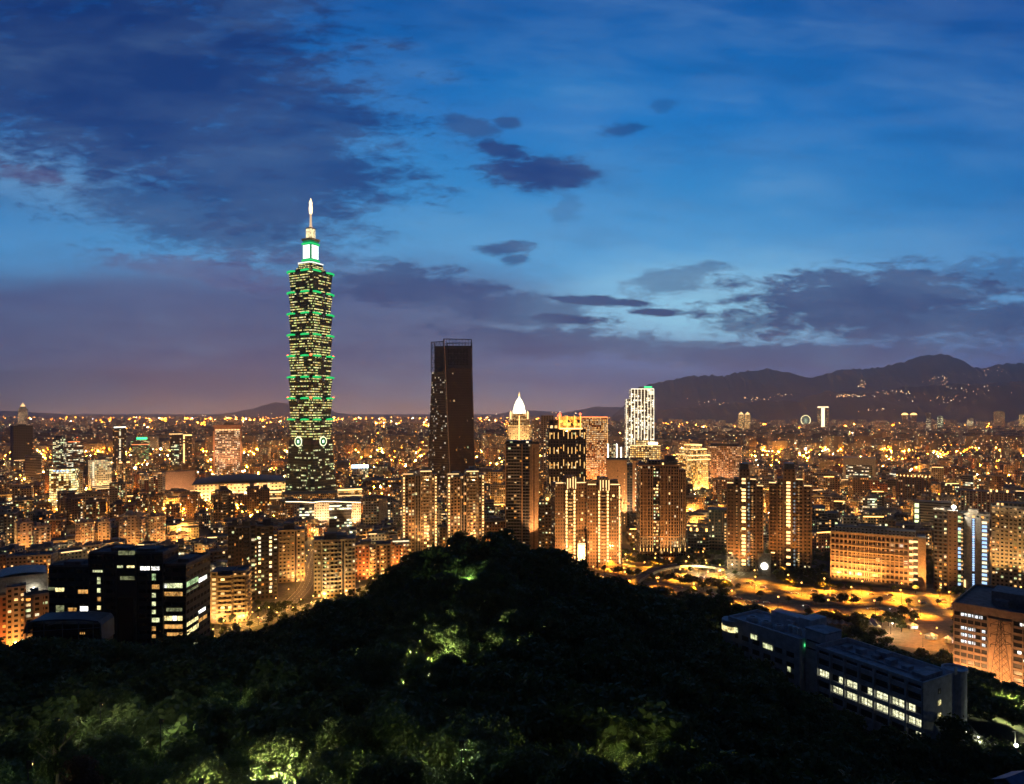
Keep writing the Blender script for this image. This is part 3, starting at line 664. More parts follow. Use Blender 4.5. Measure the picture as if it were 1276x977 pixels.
b = lab('shopping_building', 'low building washed in green neon with a green rooftop sign', 163, 187, 548, 1900, 0, .7); b.body(facade('neon_green', (.16, .17, .14), .4, .05, .3, .8, 1.1, [(.2, .9, .35), (1, .7, .3), (.7, .9, .4), (1, .5, .15)], run=2)); b.strip(-.2, .35, b.h+1, glow('neon_sign', (.05, 1, .3), 3), -.4, 6, 1.5, 'rooftop_sign'); b.strip(-.45, .45, b.h*.8, glow('red_strip', (1, .25, .08), 2), -.5, 2)
b = lab('office_tower', 'dark twin-shaft tower with a bright amber spine and glowing roof edge', 212, 239, 541, 1590, 0, .7)
b.body(FA['dbrown'], -.5, .08); b.body(FA['dbrown'], .12, .5, -.4, .5, z1=b.h*.96); b.body(FA['offg'], -.46, -.1, -.53, -.4, 12, b.h*.75, name='glass_bay'); b.lights(.14, 12, b.h-6, 3.3, G_gold, 3, 2.6, prob=.95); b.strip(-.5, .08, b.h-.2, G_line, -.51, 1.6); b.strip(.1, .5, b.h*.96, G_gold, -.42, 2.6)
b = lab('office_tower', 'peach stone office slab with a row of blazing lights along its top floor', 265.5, 301.5, 529.5, 1500, 0, .5)
FP = facade('peach_grid', (.5, .36, .24), .5, .14, .22, .85, 1.2, [(1, .85, .5), (1, .95, .7), (1, .7, .35)], run=2)
b.body(FP, -.43, .43, -.48, .5, 0, b.h-13, cw=3, ch=3.8); 
for sx in (-1, 1):
    m = MB(); m.box(sx*.5*b.w, sx*.43*b.w, -.5*b.d, .5*b.d, 0, b.h-13); m.build('corner_pier', plain('peach_stone', (.52, .3, .2)), b.root)
m = MB(); m.box(-.5*b.w, .5*b.w, -.5*b.d, .5*b.d, b.h-4, b.h); m.box(-.46*b.w, .46*b.w, -.44*b.d, .46*b.d, b.h-13.02, b.h-4); m.build('roof_band', plain('peach_stone', (.52, .3, .2)), b.root)
for i in range(9):
    m = MB(); x = (-.43+i*.1075)*b.w; m.box(x-.7, x+.7, -.49*b.d, -.44*b.d, b.h-13, b.h-4); m.build('pilaster', plain('peach_stone', (.52, .3, .2)), b.root)
b.lights(0, b.h-12, b.h-11, 5, G_line, b.w*.84, 2.4, yf=-.44, name='top_floor_lights'); b.hut(.05, 0, .35, .5, 5); b.spot(0, -b.d*2, b.h*.2, (0, -b.d*.5, b.h*.8), 3.0e5, (1, .48, .22), 110)
b = lab('office_block', 'glowing yellow glass office with blue-white rooftop sign lights', 60, 100, 584, 1060, -22, .6)
b.body(facade('yellow_glass', (.3, .26, .14), .85, .08, .18, .86, 2.0, [(1, .8, .35), (1, .68, .22), (1, .9, .5), (.85, 1, .5)], glass=(.05, .05, .03)), cw=3.6, ch=3.8, notch=4); b.parapet(); b.hut(-.1, .1, .3, .3, 4)
for i in range(5): b.strip(-.3+i*.13, -.22+i*.13, b.h-4, G_blue, -.5, 2.2, name='rooftop_sign')
b = lab('office_tower', 'white gridded tower glowing at its foot beside the yellow glass office', 110, 139, 573, 1180, 18, .7)
b.body(FA['grid'], cw=3.4, ch=3.6); b.ledges(M_white, 5, b.h-1, 3.6, .4, .4); b.hut(.1, .1, .3, .4, 5); b.lights(-.46, 6, b.h-5, 3.6, G_winw, 2.6, 2.6, prob=.8); b.spot(0, -b.d*1.1, 1, (0, -b.d*.5, 18), 2.2e5, (1, .6, .22), 110)
b = lab('office_tower', 'tan twin-peaked tower with lamps on both roof corners', 145, 163, 577, 1190, 10, .8); b.body(FA['tan'], -.5, -.08); b.body(FA['tan'], .08, .5); b.body(FA['gold'], -.08, .08, -.45, .45, z1=b.h-8, name='glass_core')
for sx in (-.3, .3): b.strip(sx-.12, sx+.12, b.h+.2, G_gold, -.45, 2.2); b.hut(sx, 0, .2, .4, 3)
b = lab('apartment_block', 'orange stepped block of white-framed flats beside the tan twin-peaked tower', 174, 206, 590, 1120, -14, .7)
for i in range(5): b.body(FA['red'] if i % 2 else FA['cream'], -.5+i*.2, -.3+i*.2, -.5+.06*i, .5, z1=b.h-3.3*(i*7 % 4))
for i in range(5): b.strip(-.5+i*.2, -.32+i*.2, b.h-3.3*(i*7 % 4)+.1, G_line, -.5+.06*i, .5)
b = lab('department_store', 'long windowless pink slab behind the stepped orange flats', 190, 243, 588, 1200, 0, .4); b.body(plain('pink_stone', (.34, .24, .17), .8)); b.parapet(plain('pink_stone', (.45, .23, .16))); b.strip(-.5, .5, 8, G_line, -.5, 1.2); b.spot(0, -b.d*2, 2, (0, -b.d*.5, 20), 1.2e5, (1, .5, .24), 120)
# low broad arena with curved dark roof
b = lab('arena', 'broad low arena with smooth dark curved roof above bright street-lit walls', 244, 356, 594, 1180, 0, .7)
b.body(FA['cream'], z1=b.h-9, cw=6, ch=5); m = MB(); w, d = b.w/2+3, b.d/2+3; K = 14
for i in range(K):
    for j in range(6):
        f = lambda a, c: (a*w, c*d, b.h-10+9*(1-abs(a)**2.2)*(1-.5*c*c)+1.5)
        a0, a1, c0, c1 = -1+2*i/K, -1+2*(i+1)/K, -1+2*j/6, -1+2*(j+1)/6
        m.face([f(a0, c0), f(a1, c0), f(a1, c1), f(a0, c1)])
m.box(-w, w, -d, d, b.h-10.2, b.h-8.6); m.build('curved_roof', plain('arena_roof', (.1, .085, .075), .6), b.root, smooth=False)
for i in range(6): b.spot((-.42+i*.17)*b.w, -b.d*.5-16, .8, ((-.42+i*.17)*b.w, -b.d*.5, 8), 1.3e5, (1, .55, .2), 120)
for i in range(12): b.strip(-.48+i*.08, -.43+i*.08, 12, G_gold, -.5, 1.4)
b = lab('residential_tower', 'dark residential tower with stepped shoulders in front of the arena', 262, 293, 611, 850, 12, .8)
b.body(FA['dbrown'], -.3, .3, z1=b.h); b.body(FA['dbrown'], -.5, -.3, -.4, .4, z1=b.h-7); b.body(FA['dbrown'], .3, .5, -.4, .4, z1=b.h-9); b.hut(0, 0, .3, .4, 4, mat=M_dconc); b.balc(-.12, .12); b.lights(-.4, 8, b.h-10, 3.3, G_amb, 1.6, 1.4, prob=.35, yf=-.4); b.lights(.38, 8, b.h-10, 3.3, G_win, 1.6, 1.4, prob=.35, yf=-.4)
b = lab('residential_tower', 'dark tower with two roof horns in front of the tall green tower', 308, 336, 607, 960, 0, .8); b.body(FA['dbrown'], -.5, .02); b.body(FA['dbrown'], .08, .5, z1=b.h-3); b.body(FA['dgrey'], .0, .1, -.4, .4, z1=b.h-5, name='link'); b.hut(-.3, 0, .2, .3, 5, mat=M_dconc); b.hut(.3, 0, .2, .3, 5, mat=M_dconc, z=b.h-3)
# conference hotel with wavy roof light
b = lab('hotel', 'cream hotel with a wavy line of light along its roof and black glass bays', 367, 450, 625.5, 880, 0, .35)
hm = facade('hotel_cream', (.55, .46, .36), .12, .26, .3, .75)
b.body(hm, -.5, -.42, z1=b.h); b.body(hm, -.2, .02, -.54, .5, z1=b.h+1.5); b.body(hm, .36, .5, z1=b.h-1.5); GB = facade('black_glass_lit', (.04, .045, .045), .55, .04, .2, .75, 2.2, [(1, .95, .6), (.85, 1, .6), (1, .8, .4), (1, 1, .85)], run=3)
b.body(GB, -.42, -.2, -.48, .5, z1=b.h-1, name='glass_bay', ch=3.8); b.body(GB, .02, .36, -.48, .5, z1=b.h-3, name='glass_bay', ch=3.8)
m = MB(); pts = [(-.62, b.h+1.5), (-.4, b.h+.8), (-.22, b.h-.6), (-.1, b.h+.4), (.1, b.h-.2), (.3, b.h-1.6), (.5, b.h-2.6)]
for (a, za), (c_, zc) in zip(pts, pts[1:]): m.tube((a*b.w, -.5*b.d-1.5, za+1.5), (c_*b.w, -.5*b.d-1.5, zc+1.5), .45, n=6)
m.build('wavy_roof_light', glow('hotel_roof_line', (1, .78, .45), 4), b.root)
m = MB(); m.box(-.62*b.w, .5*b.w, -.52*b.d-.9, .5*b.d, b.h+.2, b.h+.9); m.build('roof_canopy', M_dconc, b.root); b.parapet(z=b.h-1, x0=-.42, x1=.36)
b.spot(-.1*b.w, -b.d-8, 1, (-.1*b.w, -b.d*.5, 22), 1.9e5, (1, .6, .3), 70); b.spot(.42*b.w, -b.d-8, 1, (.42*b.w, -b.d*.5, 22), 1.9e5, (1, .5, .22), 70)
b = lab('office_block', 'cream gridded block with a pale blank end wall right of the wavy-lit hotel', 452, 482, 621, 860, 0, .7); b.body(FA['cream'], -.5, .18, cw=3.5); b.body(plain('pale_wall', (.6, .52, .42)), .18, .5, -.54, .5, name='end_wall'); b.parapet(); b.hut(-.1, 0, .3, .4, 3.5); b.balc(-.46, .12, mat=M_white)
b = lab('apartment_block', 'narrow white-windowed block squeezed behind the pair of towers by the dark skyscraper', 480, 499, 620, 900, 0, .8); b.body(FA['grey'], -.5, 0); b.body(FA['pale'], .05, .5, z1=b.h-6); b.lights(-.25, 8, b.h-4, 3.3, G_winw, 2.2, 1.6, prob=.5)
b = lab('office_block', 'low dark flat warehouse-like block behind the wavy-lit hotel', 456, 500, 598, 1300, 0, .6); b.body(FA['dbrown'], cw=5, ch=5); b.parapet(M_dconc)
b = lab('office_tower', 'white columned tower with a blue-white glowing rooftop sign', 438, 459, 583, 1500, 0, .7); b.body(FA['grid'], cw=3.6); b.fins([-.4, -.2, 0, .2, .4], 0, b.h, M_white, wd=1.2, dp=1); b.strip(-.5, .5, b.h+.5, glow('sign_blue_white', (.6, .82, 1), 6), -.5, 6.5, 1.4, 'rooftop_sign')
b.spot(0, -12, b.h+14, (0, -b.d*.5, b.h-12), 8e4, (.3, .5, 1), 130)

# pair of lit-edged apartment towers in front of the dark skyscraper
FT = facade('gold_edge_tower', (.26, .18, .11), .2, .22, .28, .82, 1.4, [(1, .62, .22), (1, .5, .14), (1, .8, .45), (.85, 1, .6)])
for (x0, x1, lb) in ((500, 545, 'brown apartment tower with golden lit corner windows, nearer the wavy-lit hotel'), (556, 604, 'brown apartment tower with golden lit corner windows, just below the dark skyscraper')):
    b = lab('residential_tower', lb, x0, x1, 590, 700, 4, .7, group='paired towers below the dark skyscraper')
    b.body(FT, -.5, -.34, -.4, .4, z1=b.h-1); b.body(FT, -.34, -.16, -.5, .5, z1=b.h-3); b.body(FA['dgrey'], -.16, .0, -.44, .44, z1=b.h-2); b.body(FT, .0, .34, -.5, .5, z1=b.h+2); b.body(FT, .34, .5, -.4, .4, z1=b.h-1)
    b.fins([-.13, -.06, .02, .3], 4, b.h+1, plain('pale_pier', (.4, .33, .26)), wd=.5, dp=.8); b.balc(.05, .28, mat=plain('pale_pier', (.4, .33, .26)))
    b.lights(-.46, 8, b.h-2, 3.3, [G_gold, G_win, G_line], 1.4, 1.9, yf=-.4); b.lights(.46, 8, b.h-2, 3.3, [G_gold, G_win, G_line], 1.4, 1.9, yf=-.4)
    b.lights(.15, 8, b.h*.55, 3.3, [G_win, G_gold, G_amb], 2.4, 2.0, prob=.7, yf=-.5); b.lights(.23, 8, b.h*.5, 3.3, [G_win, G_gold], 2, 2, prob=.5, yf=-.5)
    m = MB(); m.box(.02*b.w, .32*b.w, -.45*b.d, .4*b.d, b.h+1.95, b.h+3); m.build('roof_slab', M_conc, b.root); b.strip(.0, .33, b.h+2.2, G_line, -.52, .9); b.strip(-.5, -.2, b.h-.4, G_line, -.42, .6); b.spot(0, -.5*b.d-24, 12, (0, -.5*b.d, 45), 1.2e5, (1, .45, .13), 90); b.hut(-.25, 0, .2, .4, 4, z=b.h-3); b.hut(.18, .1, .15, .3, 4, z=b.h+2); b.spot(.2*b.w, -b.d*.5-3, b.h-8, (.16*b.w, -b.d*.45, b.h+3), 9e3, (1, .7, .3), 90)  # front spot is added fill to lighten the walls, no fixture there

b = lab('residential_tower', 'tall dark tower with close horizontal balcony lines and one smooth tan side wall', 629.5, 671.5, 553, 720, 0, .75)
b.body(facade('dark_band_tower', (.1, .09, .085), .09, .1, .3, .85, 1.0), -.5, .27); b.body(plain('tan_smooth', (.5, .33, .2), .7), .27, .5, -.52, .5, name='side_wall'); b.ledges(plain('grey_ledge', (.3, .27, .25)), 6, b.h-5, 3.3, .5, .5, -.44, .26); b.balc(-.42, -.05, mat=plain('grey_ledge', (.3, .27, .25))); b.fins([-.48, .0, .24], 2, b.h, plain('tan_smooth', (.5, .33, .2)), wd=1.1, dp=1.3)
b.strip(.33, .37, 4, plain('groove', (.2, .12, .07)), -.52, b.h-8, .2, 'wall_groove'); b.body(FA['dgrey'], -.46, .3, -.4, .4, b.h, b.h+3.2, name='roof_storey', roof=M_dark); b.parapet(M_dconc, z=b.h)
for sx in (.3, .48): b.spot(sx*b.w, -b.d*.5-14, 6, (sx*b.w, -b.d*.5, 60), 2.6e5, (1, .48, .18), 50)
b = lab('residential_tower', 'narrow brown block filling the gap right of the tan-walled tower', 671, 687, 625, 700, 0, .9); b.body(FA['brown']); b.balc(-.4, 0, mat=M_conc); b.lights(.3, 60, b.h, 40, G_gold, 1.5, 1.5); b.ledges(M_conc, 8, b.h, 3.3); b.hut(.2, 0, .4, .5, 8); MB().ball((.2*b.w, -.5*b.d, b.h+3), 1.6).build('roof_lamp', G_sod, b.root)
b = lab('office_tower', 'pale grey slab edge rising behind the dark streaked tower', 674, 690, 518.5, 1150, 0, .8); b.body(facade('grey_slab2', (.36, .32, .3), .15, .25, .3, .8), cw=4); b.parapet()
# dark tower with streaks of light and blazing crown
b = lab('hotel_tower', 'dark tower with rows of upward light streaks and a blazing orange crown', 679.5, 730.5, 535, 800, 8, .7)
b.body(FA['dbrown'], -.5, -.2, notch=1.5); b.body(FA['dbrown'], -.2, .5, -.44, .5, z1=b.h); b.body(FA['dbrown'], -.24, -.14, -.36, .4, z1=b.h-1, name='link')
zt = lambda y: CAMZ-(y-HY)/F*800
b.body(facade('crown_gold', (.6, .35, .15), .95, .12, .1, .95, 2.0, [(1, .36, .04), (1, .46, .08)]), -.2, .36, -.36, .3, b.h, zt(519), name='lit_crown', cw=4, ch=4); b.body(FA['dbrown'], -.48, -.24, -.4, .3, b.h, zt(523), name='crown_wing', cw=5, ch=5)
for x_ in (-.2, .0, .2, .36): MB().box(x_*b.w-.6, x_*b.w+.6, -.38*b.d, -.36*b.d+.3, b.h, zt(518)).build('crown_column', glow('crown_amber', (1, .45, .08), 2.5), b.root)
MB().box(-.23*b.w, -.15*b.w, -.38*b.d, 0, zt(519), zt(517)).ball((-.19*b.w, -.3*b.d, zt(516)), 1.5).build('red_beacon', G_red, b.root); MB().ball((.36*b.w, -.3*b.d, zt(516)), 1.5).build('red_beacon', G_red, b.root)
Gs = glow('streak_light', (1, .55, .16), 2.0)
for j, z_ in enumerate(np.linspace(b.h-11, 14, 7)):
    for x_ in ((-.47, -.36, -.25) + (-.1, .02, .12, .22, .34, .45)):
        yf = -.5 if x_ < -.2 else -.44
        b.lights(x_, z_+(3 if x_ in (-.1, .34) else 0), z_+.5+(3 if x_ in (-.1, .34) else 0), 30, Gs, .55, 7.5, yf=yf, name='facade_light', dp=.5)
b.strip(-.2, .4, b.h+.2, G_gold, -.45, 1.6)
b.spot(0, -b.d*.5-3, b.h-2, (0, -b.d*.2, b.h+10), 6e4, (1, .45, .1), 120)
b = lab('office_tower', 'orange gridded office slab with a red line along its roof', 722, 757, 520, 1200, 0, .5)
b.body(facade('orange_grid', (.5, .27, .12), .72, .18, .25, .78, 1.4, [(1, .5, .15), (1, .62, .25), (1, .75, .4)]), cw=2.8, ch=3.4); b.strip(-.5, .5, b.h-1, glow('red_strip2', (1, .22, .06), 2.5), -.5, 2.2); b.fins([-.5, .5], 0, b.h, glow('edge_amber', (1, .5, .16), 1.2), 'edge_light', .8, .6)
b.spot(0, -b.d*1.8, 4, (0, -b.d*.5, 50), 4e5, (1, .4, .14), 100)
b = lab('office_block', 'white low tower with bright vertical edges right of the orange slab', 757, 769, 553, 1160, 0, .8); b.body(FA['grid']); b.fins([-.46, .46], 0, b.h, G_white, 'edge_light', 1, .6); b.ledges(M_white, 5, b.h, 3.6)
b = lab('office_block', 'small pale tower behind the broad tan block', 768, 778, 557, 1180, 0, .8); b.body(FA['pale']); b.ledges(M_white, 5, b.h, 3.6); b.fins([.1], 0, b.h, G_white, 'edge_light', .8, .6)
# front-row lit-column brown towers
FB = facade('brown_punched', (.15, .10, .07), .1, .25, .25, .72, 1.6, [(1, .66, .25), (1, .8, .45)])
Mbr = plain('brown_pier', (.2, .145, .10), .75)
for (x0, x1, lb, ex) in ((686, 731, 'brown tower with a lit stair column and a black shaded side', 0), (729, 774, 'brown tower with a lit stair column and a bright line of lamps along one edge', 1)):
    b = lab('residential_tower', lb, x0, x1, 602+ex*2, 655, 14 if not ex else 6, .6, group='lit-column brown towers')
    b.body(FB, -.5, -.18, cw=2.6); b.body(FB, -.18, .14, -.58, .5, z1=b.h+2, cw=2.6); b.body(FB, .14, .5, cw=2.6); b.ledges(Mbr, 16, b.h, 16.5, .3, .8); b.body(FB, -.17, .12, -.5, .2, b.h+2, b.h+7, name='crown')
    for x_ in (-.15, -.07, .02, .1): b.fins([x_], b.h-6, b.h+8, Mbr, 'crown_fin', .8, .8, -.58); b.lights(x_+.035, b.h-5, b.h-4.5, 30, G_line, .9, 10, yf=-.58, name='crown_light')
    b.lights(-.15, 6, b.h-7, 3.3, G_gold, 1.5, 2.2, yf=-.58); b.lights(.1, 6, b.h-7, 3.3, G_gold, 1.5, 2.2, yf=-.58); b.lights(-.03, 6, b.h-8, 3.3, [G_win, G_gold, G_amb], 3.6, 1.5, yf=-.58, prob=.5); b.balc(-.1, .05, mat=Mbr, yf=-.58, proj=1)
    b.strip(-.48, -.24, b.h+.3, G_line, -.5, .9); b.strip(.18, .46, b.h+.3, G_line, -.5, .9)
    for k_ in range(5): b.lights(.2+.07*k_, 12, b.h-8, 3.3, [G_gold, G_win], 1.8, 1.9, prob=.06)
    if ex: b.lights(.45, 6, b.h-2, 3.3, G_gold, 1.1, 2.7); 
    else: b.body(FA['shut'], .44, .56, -.46, .4, name='painted_shade_side'); b.lights(.5, 14, b.h-20, 3.3, [G_wing, G_gold], 1, 1.2, prob=.25, yf=-.46)  # shade of this side put in as a near-black body
    b.spot((.1 if not ex else .3)*b.w, -b.d*.6-24, 16, (0, -b.d*.5, 30), 1.9e5, (1, .40, .10), 150); b.hut(.3, 0, .25, .4, 4, mat=Mbr)
b = lab('pavilion', 'small white-lit entrance pavilion at the foot of the lit-column towers', 720, 729, 678, 640, 0, .8)
b.body(M_white, z1=b.h-1.2, cw=20); b.lights(-.25, 1, 1.5, 9, G_winw, 2, b.h*.6); b.lights(.25, 1, 1.5, 9, G_winw, 2, b.h*.6); b.strip(-.55, .55, b.h-1.2, G_winw, -.55, 1.1); b.parapet(M_white, z=b.h-.3)
b = lab('office_tower', 'broad tan blank-fronted tower with a dark recess, behind the pilastered tower', 756, 802, 573, 850, 0, .6)
b.body(plain('tan_stone', (.42, .25, .14), .8), -.5, .05); b.body(plain('tan_stone2', (.4, .24, .14), .8), .2, .36); b.body(FA['dgrey'], .05, .2, -.4, .5, z1=b.h-6, name='recess'); b.body(FA['dgrey'], .36, .5, -.35, .5, z1=b.h-3, name='recess'); b.parapet(M_dconc); b.lights(.28, 10, b.h-8, 5.6, G_winw, 1.2, 1.6); b.lights(-.02, 10, b.h-8, 3.6, G_win, 1.2, 1.4, prob=.5); b.lights(-.2, 10, b.h-8, 7.2, plain('dark_slot', (.05, .04, .04)), 1, 1.8)
b.spot(0, -b.d*.5-20, 20, (0, -b.d*.5, 50), 1.9e5, (1, .55, .24), 100)
b = lab('hotel', 'gold-lit squat tower top behind the broad tan tower', 785, 823, 555, 1100, 0, .6); b.body(FA['gold'], cw=3); b.body(FA['gold'], -.3, .3, -.3, .3, b.h, b.h+8, name='upper_tier'); b.strip(.1, .4, b.h+2, glow('flare_white', (1, .95, .8), 8), -.4, 3.2); b.strip(-.5, .5, b.h-.5, G_line, -.5, 1.2)
# big pilastered apartment tower, uplit at its foot
b = lab('residential_tower', 'massive brown pilastered apartment tower with uplights glowing along its base', 792, 855, 580, 690, 10, .55)
FQ = facade('pilaster_tower', (.14, .095, .065), .05, .16, .18, .84, 1.4, [(1, .62, .25), (1, .8, .5)], glass=(.012, .01, .01))
b.body(FQ, -.5, -.22, cw=2.6); b.body(FA['dbrown'], -.22, -.06, -.34, .5, z1=b.h+1, cw=2.6); b.body(FQ, -.06, .34, cw=2.6); b.body(FQ, .34, .5, -.4, .5, z1=b.h-4, cw=2.6); Mq = plain('brown_pilaster', (.23, .16, .11), .75)
px_ = [-.49, -.42, -.35, -.28, -.225, -.05, .02, .09, .16, .23, .33]
b.fins(px_, 9, b.h-2, Mq, 'pilaster', .75, 1.0); b.fins([.38, .43, .48], 9, b.h-6, Mq, 'pilaster', .75, 1.0, -.4); b.fins([-.3, 0, .3], 9, b.h-8, Mq, 'pilaster', .75, 1.0, side=1)
b.ledges(Mq, 8, b.h, 15.5, .45, .7, -.5, .34); b.body(FQ, -.3, .22, -.3, .3, b.h, b.h+5, name='crown'); b.body(M_dconc, -.06, .3, -.44, .2, b.h, b.h+4, name='crown_gable'); b.parapet(Mq); b.hut(.2, 0, .2, .4, 9, mat=M_dconc)
for i in range(16):
    MB().box(-.02, .0, 0, 0, 0, 0) if False else None
b.lights(-.17, 8, b.h-4, 3.3, [G_win, G_winw, G_wing, G_gold], 1.5, 1.4, prob=.6, yf=-.34); b.lights(-.11, 8, b.h-4, 3.3, [G_win, G_winw, G_gold], 1.5, 1.4, prob=.6, yf=-.34)
for x_ in px_: b.spot(x_*b.w, -.5*b.d-1.5, 9, (x_*b.w, -.5*b.d-.7, 40), 4.5e4, (1, .66, .25), 40, r=.15); b.lights(x_, 9, 9.5, 30, Gs, .5, 3.4, name='uplight', dp=1.15)
for x_ in (.38, .48): b.spot(x_*b.w, -.4*b.d-1.5, 9, (x_*b.w, -.4*b.d-.7, 40), 4.5e4, (1, .66, .25), 40, r=.15); b.lights(x_, 9, 9.5, 30, Gs, .5, 3.4, yf=-.4, name='uplight', dp=1.15)
b.lights(.0, b.h-3, b.h-2, 30, G_gold, 1.4, 6, yf=-.46, name='roof_lantern'); b.spot(0, -.5*b.d-26, 3, (0, -.5*b.d, 50), 1.9e5, (1, .37, .08), 90)
# white-lit gridded tower
b = lab('office_tower', 'slender tower outlined in brilliant white light with a green glow on top', 778, 815, 485, 1350, 8, .6)
FW = facade('white_lit_grid', (.6, .5, .38), .58, .16, .12, .8, 2.2, [(1, .88, .6), (1, .95, .75), (1, .75, .4)], run=2)
b.body(FW, -.34, .5, cw=4, ch=4); b.body(FW, -.5, -.34, -.4, .4, z1=b.h*.9, cw=4, ch=4); G_fin = glow('white_fin', (1, .88, .62), 2.0)
b.fins([-.33, -.21, -.09, .03, .15, .27, .38, .49], 0, b.h, G_fin, 'light_fin', .9, .8); b.fins([-.49], 0, b.h*.9, G_fin, 'light_fin', .9, .8, -.4); b.strip(-.34, .5, b.h-.4, G_fin, -.5, 1.5); b.body(M_conc, .0, .45, -.3, .3, b.h, b.h+5, name='plant_room'); b.strip(.15, .45, b.h+3, glow('green_top', (.1, 1, .35), 1.6), -.32, 2.6)
b.strip(.3, .5, b.h-11, G_winw, -.5, 8, .3, 'bright_panel')
# golden stepped department store and its brown neighbour
b = lab('department_store', 'golden floodlit stepped building with bands of light at its cornices', 842, 885, 561, 1150, 35, .9)
b.body(FA['gold'], z1=b.h-8, cw=3.2, notch=5); b.body(FA['gold'], -.4, .4, -.4, .4, b.h-8, b.h+2, name='upper_tier'); b.body(FA['gold'], -.26, .26, -.26, .26, b.h+2, b.h+9, name='upper_tier')
for (k_, z_) in ((.5, b.h-9), (.5, b.h-16), (.4, b.h+1), (.26, b.h+8)):
    for q in range(4):
        m = MB(); m.box(-k_*b.w, k_*b.w, -k_*b.d-.6, -k_*b.d, z_, z_+1.5); m.build('cornice_light', G_gold, b.root, rz=q*math.pi/2)
for q in (0, 1, 3):
    a = q*math.pi/2
    for tt in (-.3, .3): x_, y_ = tt*b.w, -b.d*.5-9; b.spot(x_*math.cos(a)-y_*math.sin(a), x_*math.sin(a)+y_*math.cos(a), 8, ((tt*b.w)*math.cos(a)+b.d*.45*math.sin(a), tt*b.w*math.sin(a)-b.d*.45*math.cos(a), 30), 2.5e5, (1, .56, .12), 110)
MB().ball((-.62*b.w, -.62*b.d, 17), 4.2).tube((-.62*b.w, -.62*b.d, 0), (-.62*b.w, -.62*b.d, 14), .3).build('entrance_lamp', glow('blaze', (1, .86, .45), 9), b.root)
b = lab('office_block', 'broad brown gridded office beside the golden stepped building', 880, 925, 556, 1230, -6, .5); b.body(facade('brown_grid_lit', (.36, .21, .12), .5, .2, .28, .76, 1.1, [(1, .7, .35), (1, .85, .55), (1, .55, .2)]), cw=3, ch=3.5); b.ledges(plain('brown_frame', (.38, .22, .13)), 6, b.h-2, 7, .4, .8); b.fins([-.49, -.25, 0, .25, .49], 0, b.h, plain('brown_frame', (.38, .22, .13)), wd=1.5, dp=1.1); b.body(M_dconc, -.4, .4, -.3, .3, b.h, b.h+4, name='plant_room'); b.spot(-.5*b.w, -b.d*1.5, 6, (0, -b.d*.5, 30), 3.4e5, (1, .38, .08), 110)
# twin residential towers with lit spines
for (x0, x1, lb) in ((905, 951, 'brown twin tower with lit central spine beside the brown-framed low flats'), (957, 1011, 'brown twin tower with lit central spine, farther from the brown-framed low flats')):
    b = lab('residential_tower', lb, x0, x1, 600, 640, 2, .6, group='twin towers with lit spines'); Mt = plain('twin_brown', (.17, .12, .085), .78)
    FTw = facade('twin_tower_wall', (.12, .085, .06), .07, .3, .3, .75, 1.2, [(1, .66, .25), (1, .8, .4)])
    b.body(FTw, -.5, -.3, -.36, .4, z1=b.h-2); b.body(FTw, -.3, -.16, -.44, .5, z1=b.h+3); b.body(FTw, -.16, .12, -.5, .5, z1=b.h+12); b.body(FTw, .12, .3, -.44, .5, z1=b.h+2); b.body(FTw, .3, .5, -.36, .4, z1=b.h-4)
    b.body(M_dconc, -.14, .1, -.4, .4, b.h+12, b.h+17, name='roof_storey', roof=M_dark)
    b.lights(-.04, 6, b.h+2, 3.3, [G_gold, G_gold, G_line], 3.4, 2.0, yf=-.5, prob=.82); b.lights(-.23, 6, b.h-2, 3.3, [G_win, G_amb], 1.2, 1.6, prob=.6, yf=-.44); b.lights(.1, 6, b.h, 3.3, glow('dim_blue_window', (.4, .5, .5), .5), 1.5, 1.6, prob=.8); b.lights(.2, 6, b.h-2, 3.3, [G_win, G_amb, G_gold], 1.4, 1.6, prob=.75, yf=-.44); b.lights(-.4, 6, b.h-6, 3.3, [G_win, G_amb], 1.1, 1.2, prob=.3, yf=-.36); b.lights(.42, 6, b.h-6, 3.3, [G_win, G_amb], 1.1, 1.2, prob=.3, yf=-.36)
    b.balc(-.29, -.17, mat=Mt, yf=-.44); b.balc(.14, .29, mat=Mt, yf=-.44); b.fins([-.49, -.31, -.155, .115, .31, .49], 3, b.h-5, Mt, wd=.9, dp=1.1, yf=-.42); b.balc(-.47, -.34, mat=Mt, yf=-.36); b.balc(.34, .47, mat=Mt, yf=-.36)
    for (a, c_, z_, yf) in ((-.5, -.33, b.h-2, -.37), (.14, .3, b.h+2.1, -.45), (.33, .5, b.h-4, -.37)): b.strip(a, c_, z_+.2, G_line, yf, .8, .7)
    b.strip(-.45, -.36, 16, G_gold, -.42, 1); b.spot(-.2*b.w, -.5*b.d-20, 3, (0, -.5*b.d, 40), 1.9e5, (1, .35, .06), 90)
b = lab('gate_lamp', 'round glowing white moon-like lamp set in a stone gate between the twin towers', 944, 961, 690, 618, 0, .25, cat='gate'); m = MB()
m.box(-.5*b.w, -.38*b.w, -.5*b.d, .5*b.d, 0, b.h); m.box(.38*b.w, .5*b.w, -.5*b.d, .5*b.d, 0, b.h); m.box(-.38*b.w, .38*b.w, -.5*b.d, .5*b.d, b.h*.86, b.h); m.box(-.38*b.w, .38*b.w, -.1*b.d, .5*b.d, 0, b.h*.86); m.build('stone_frame', M_conc, b.root)
m = MB(); r = b.w*.27; zc = b.h*.45
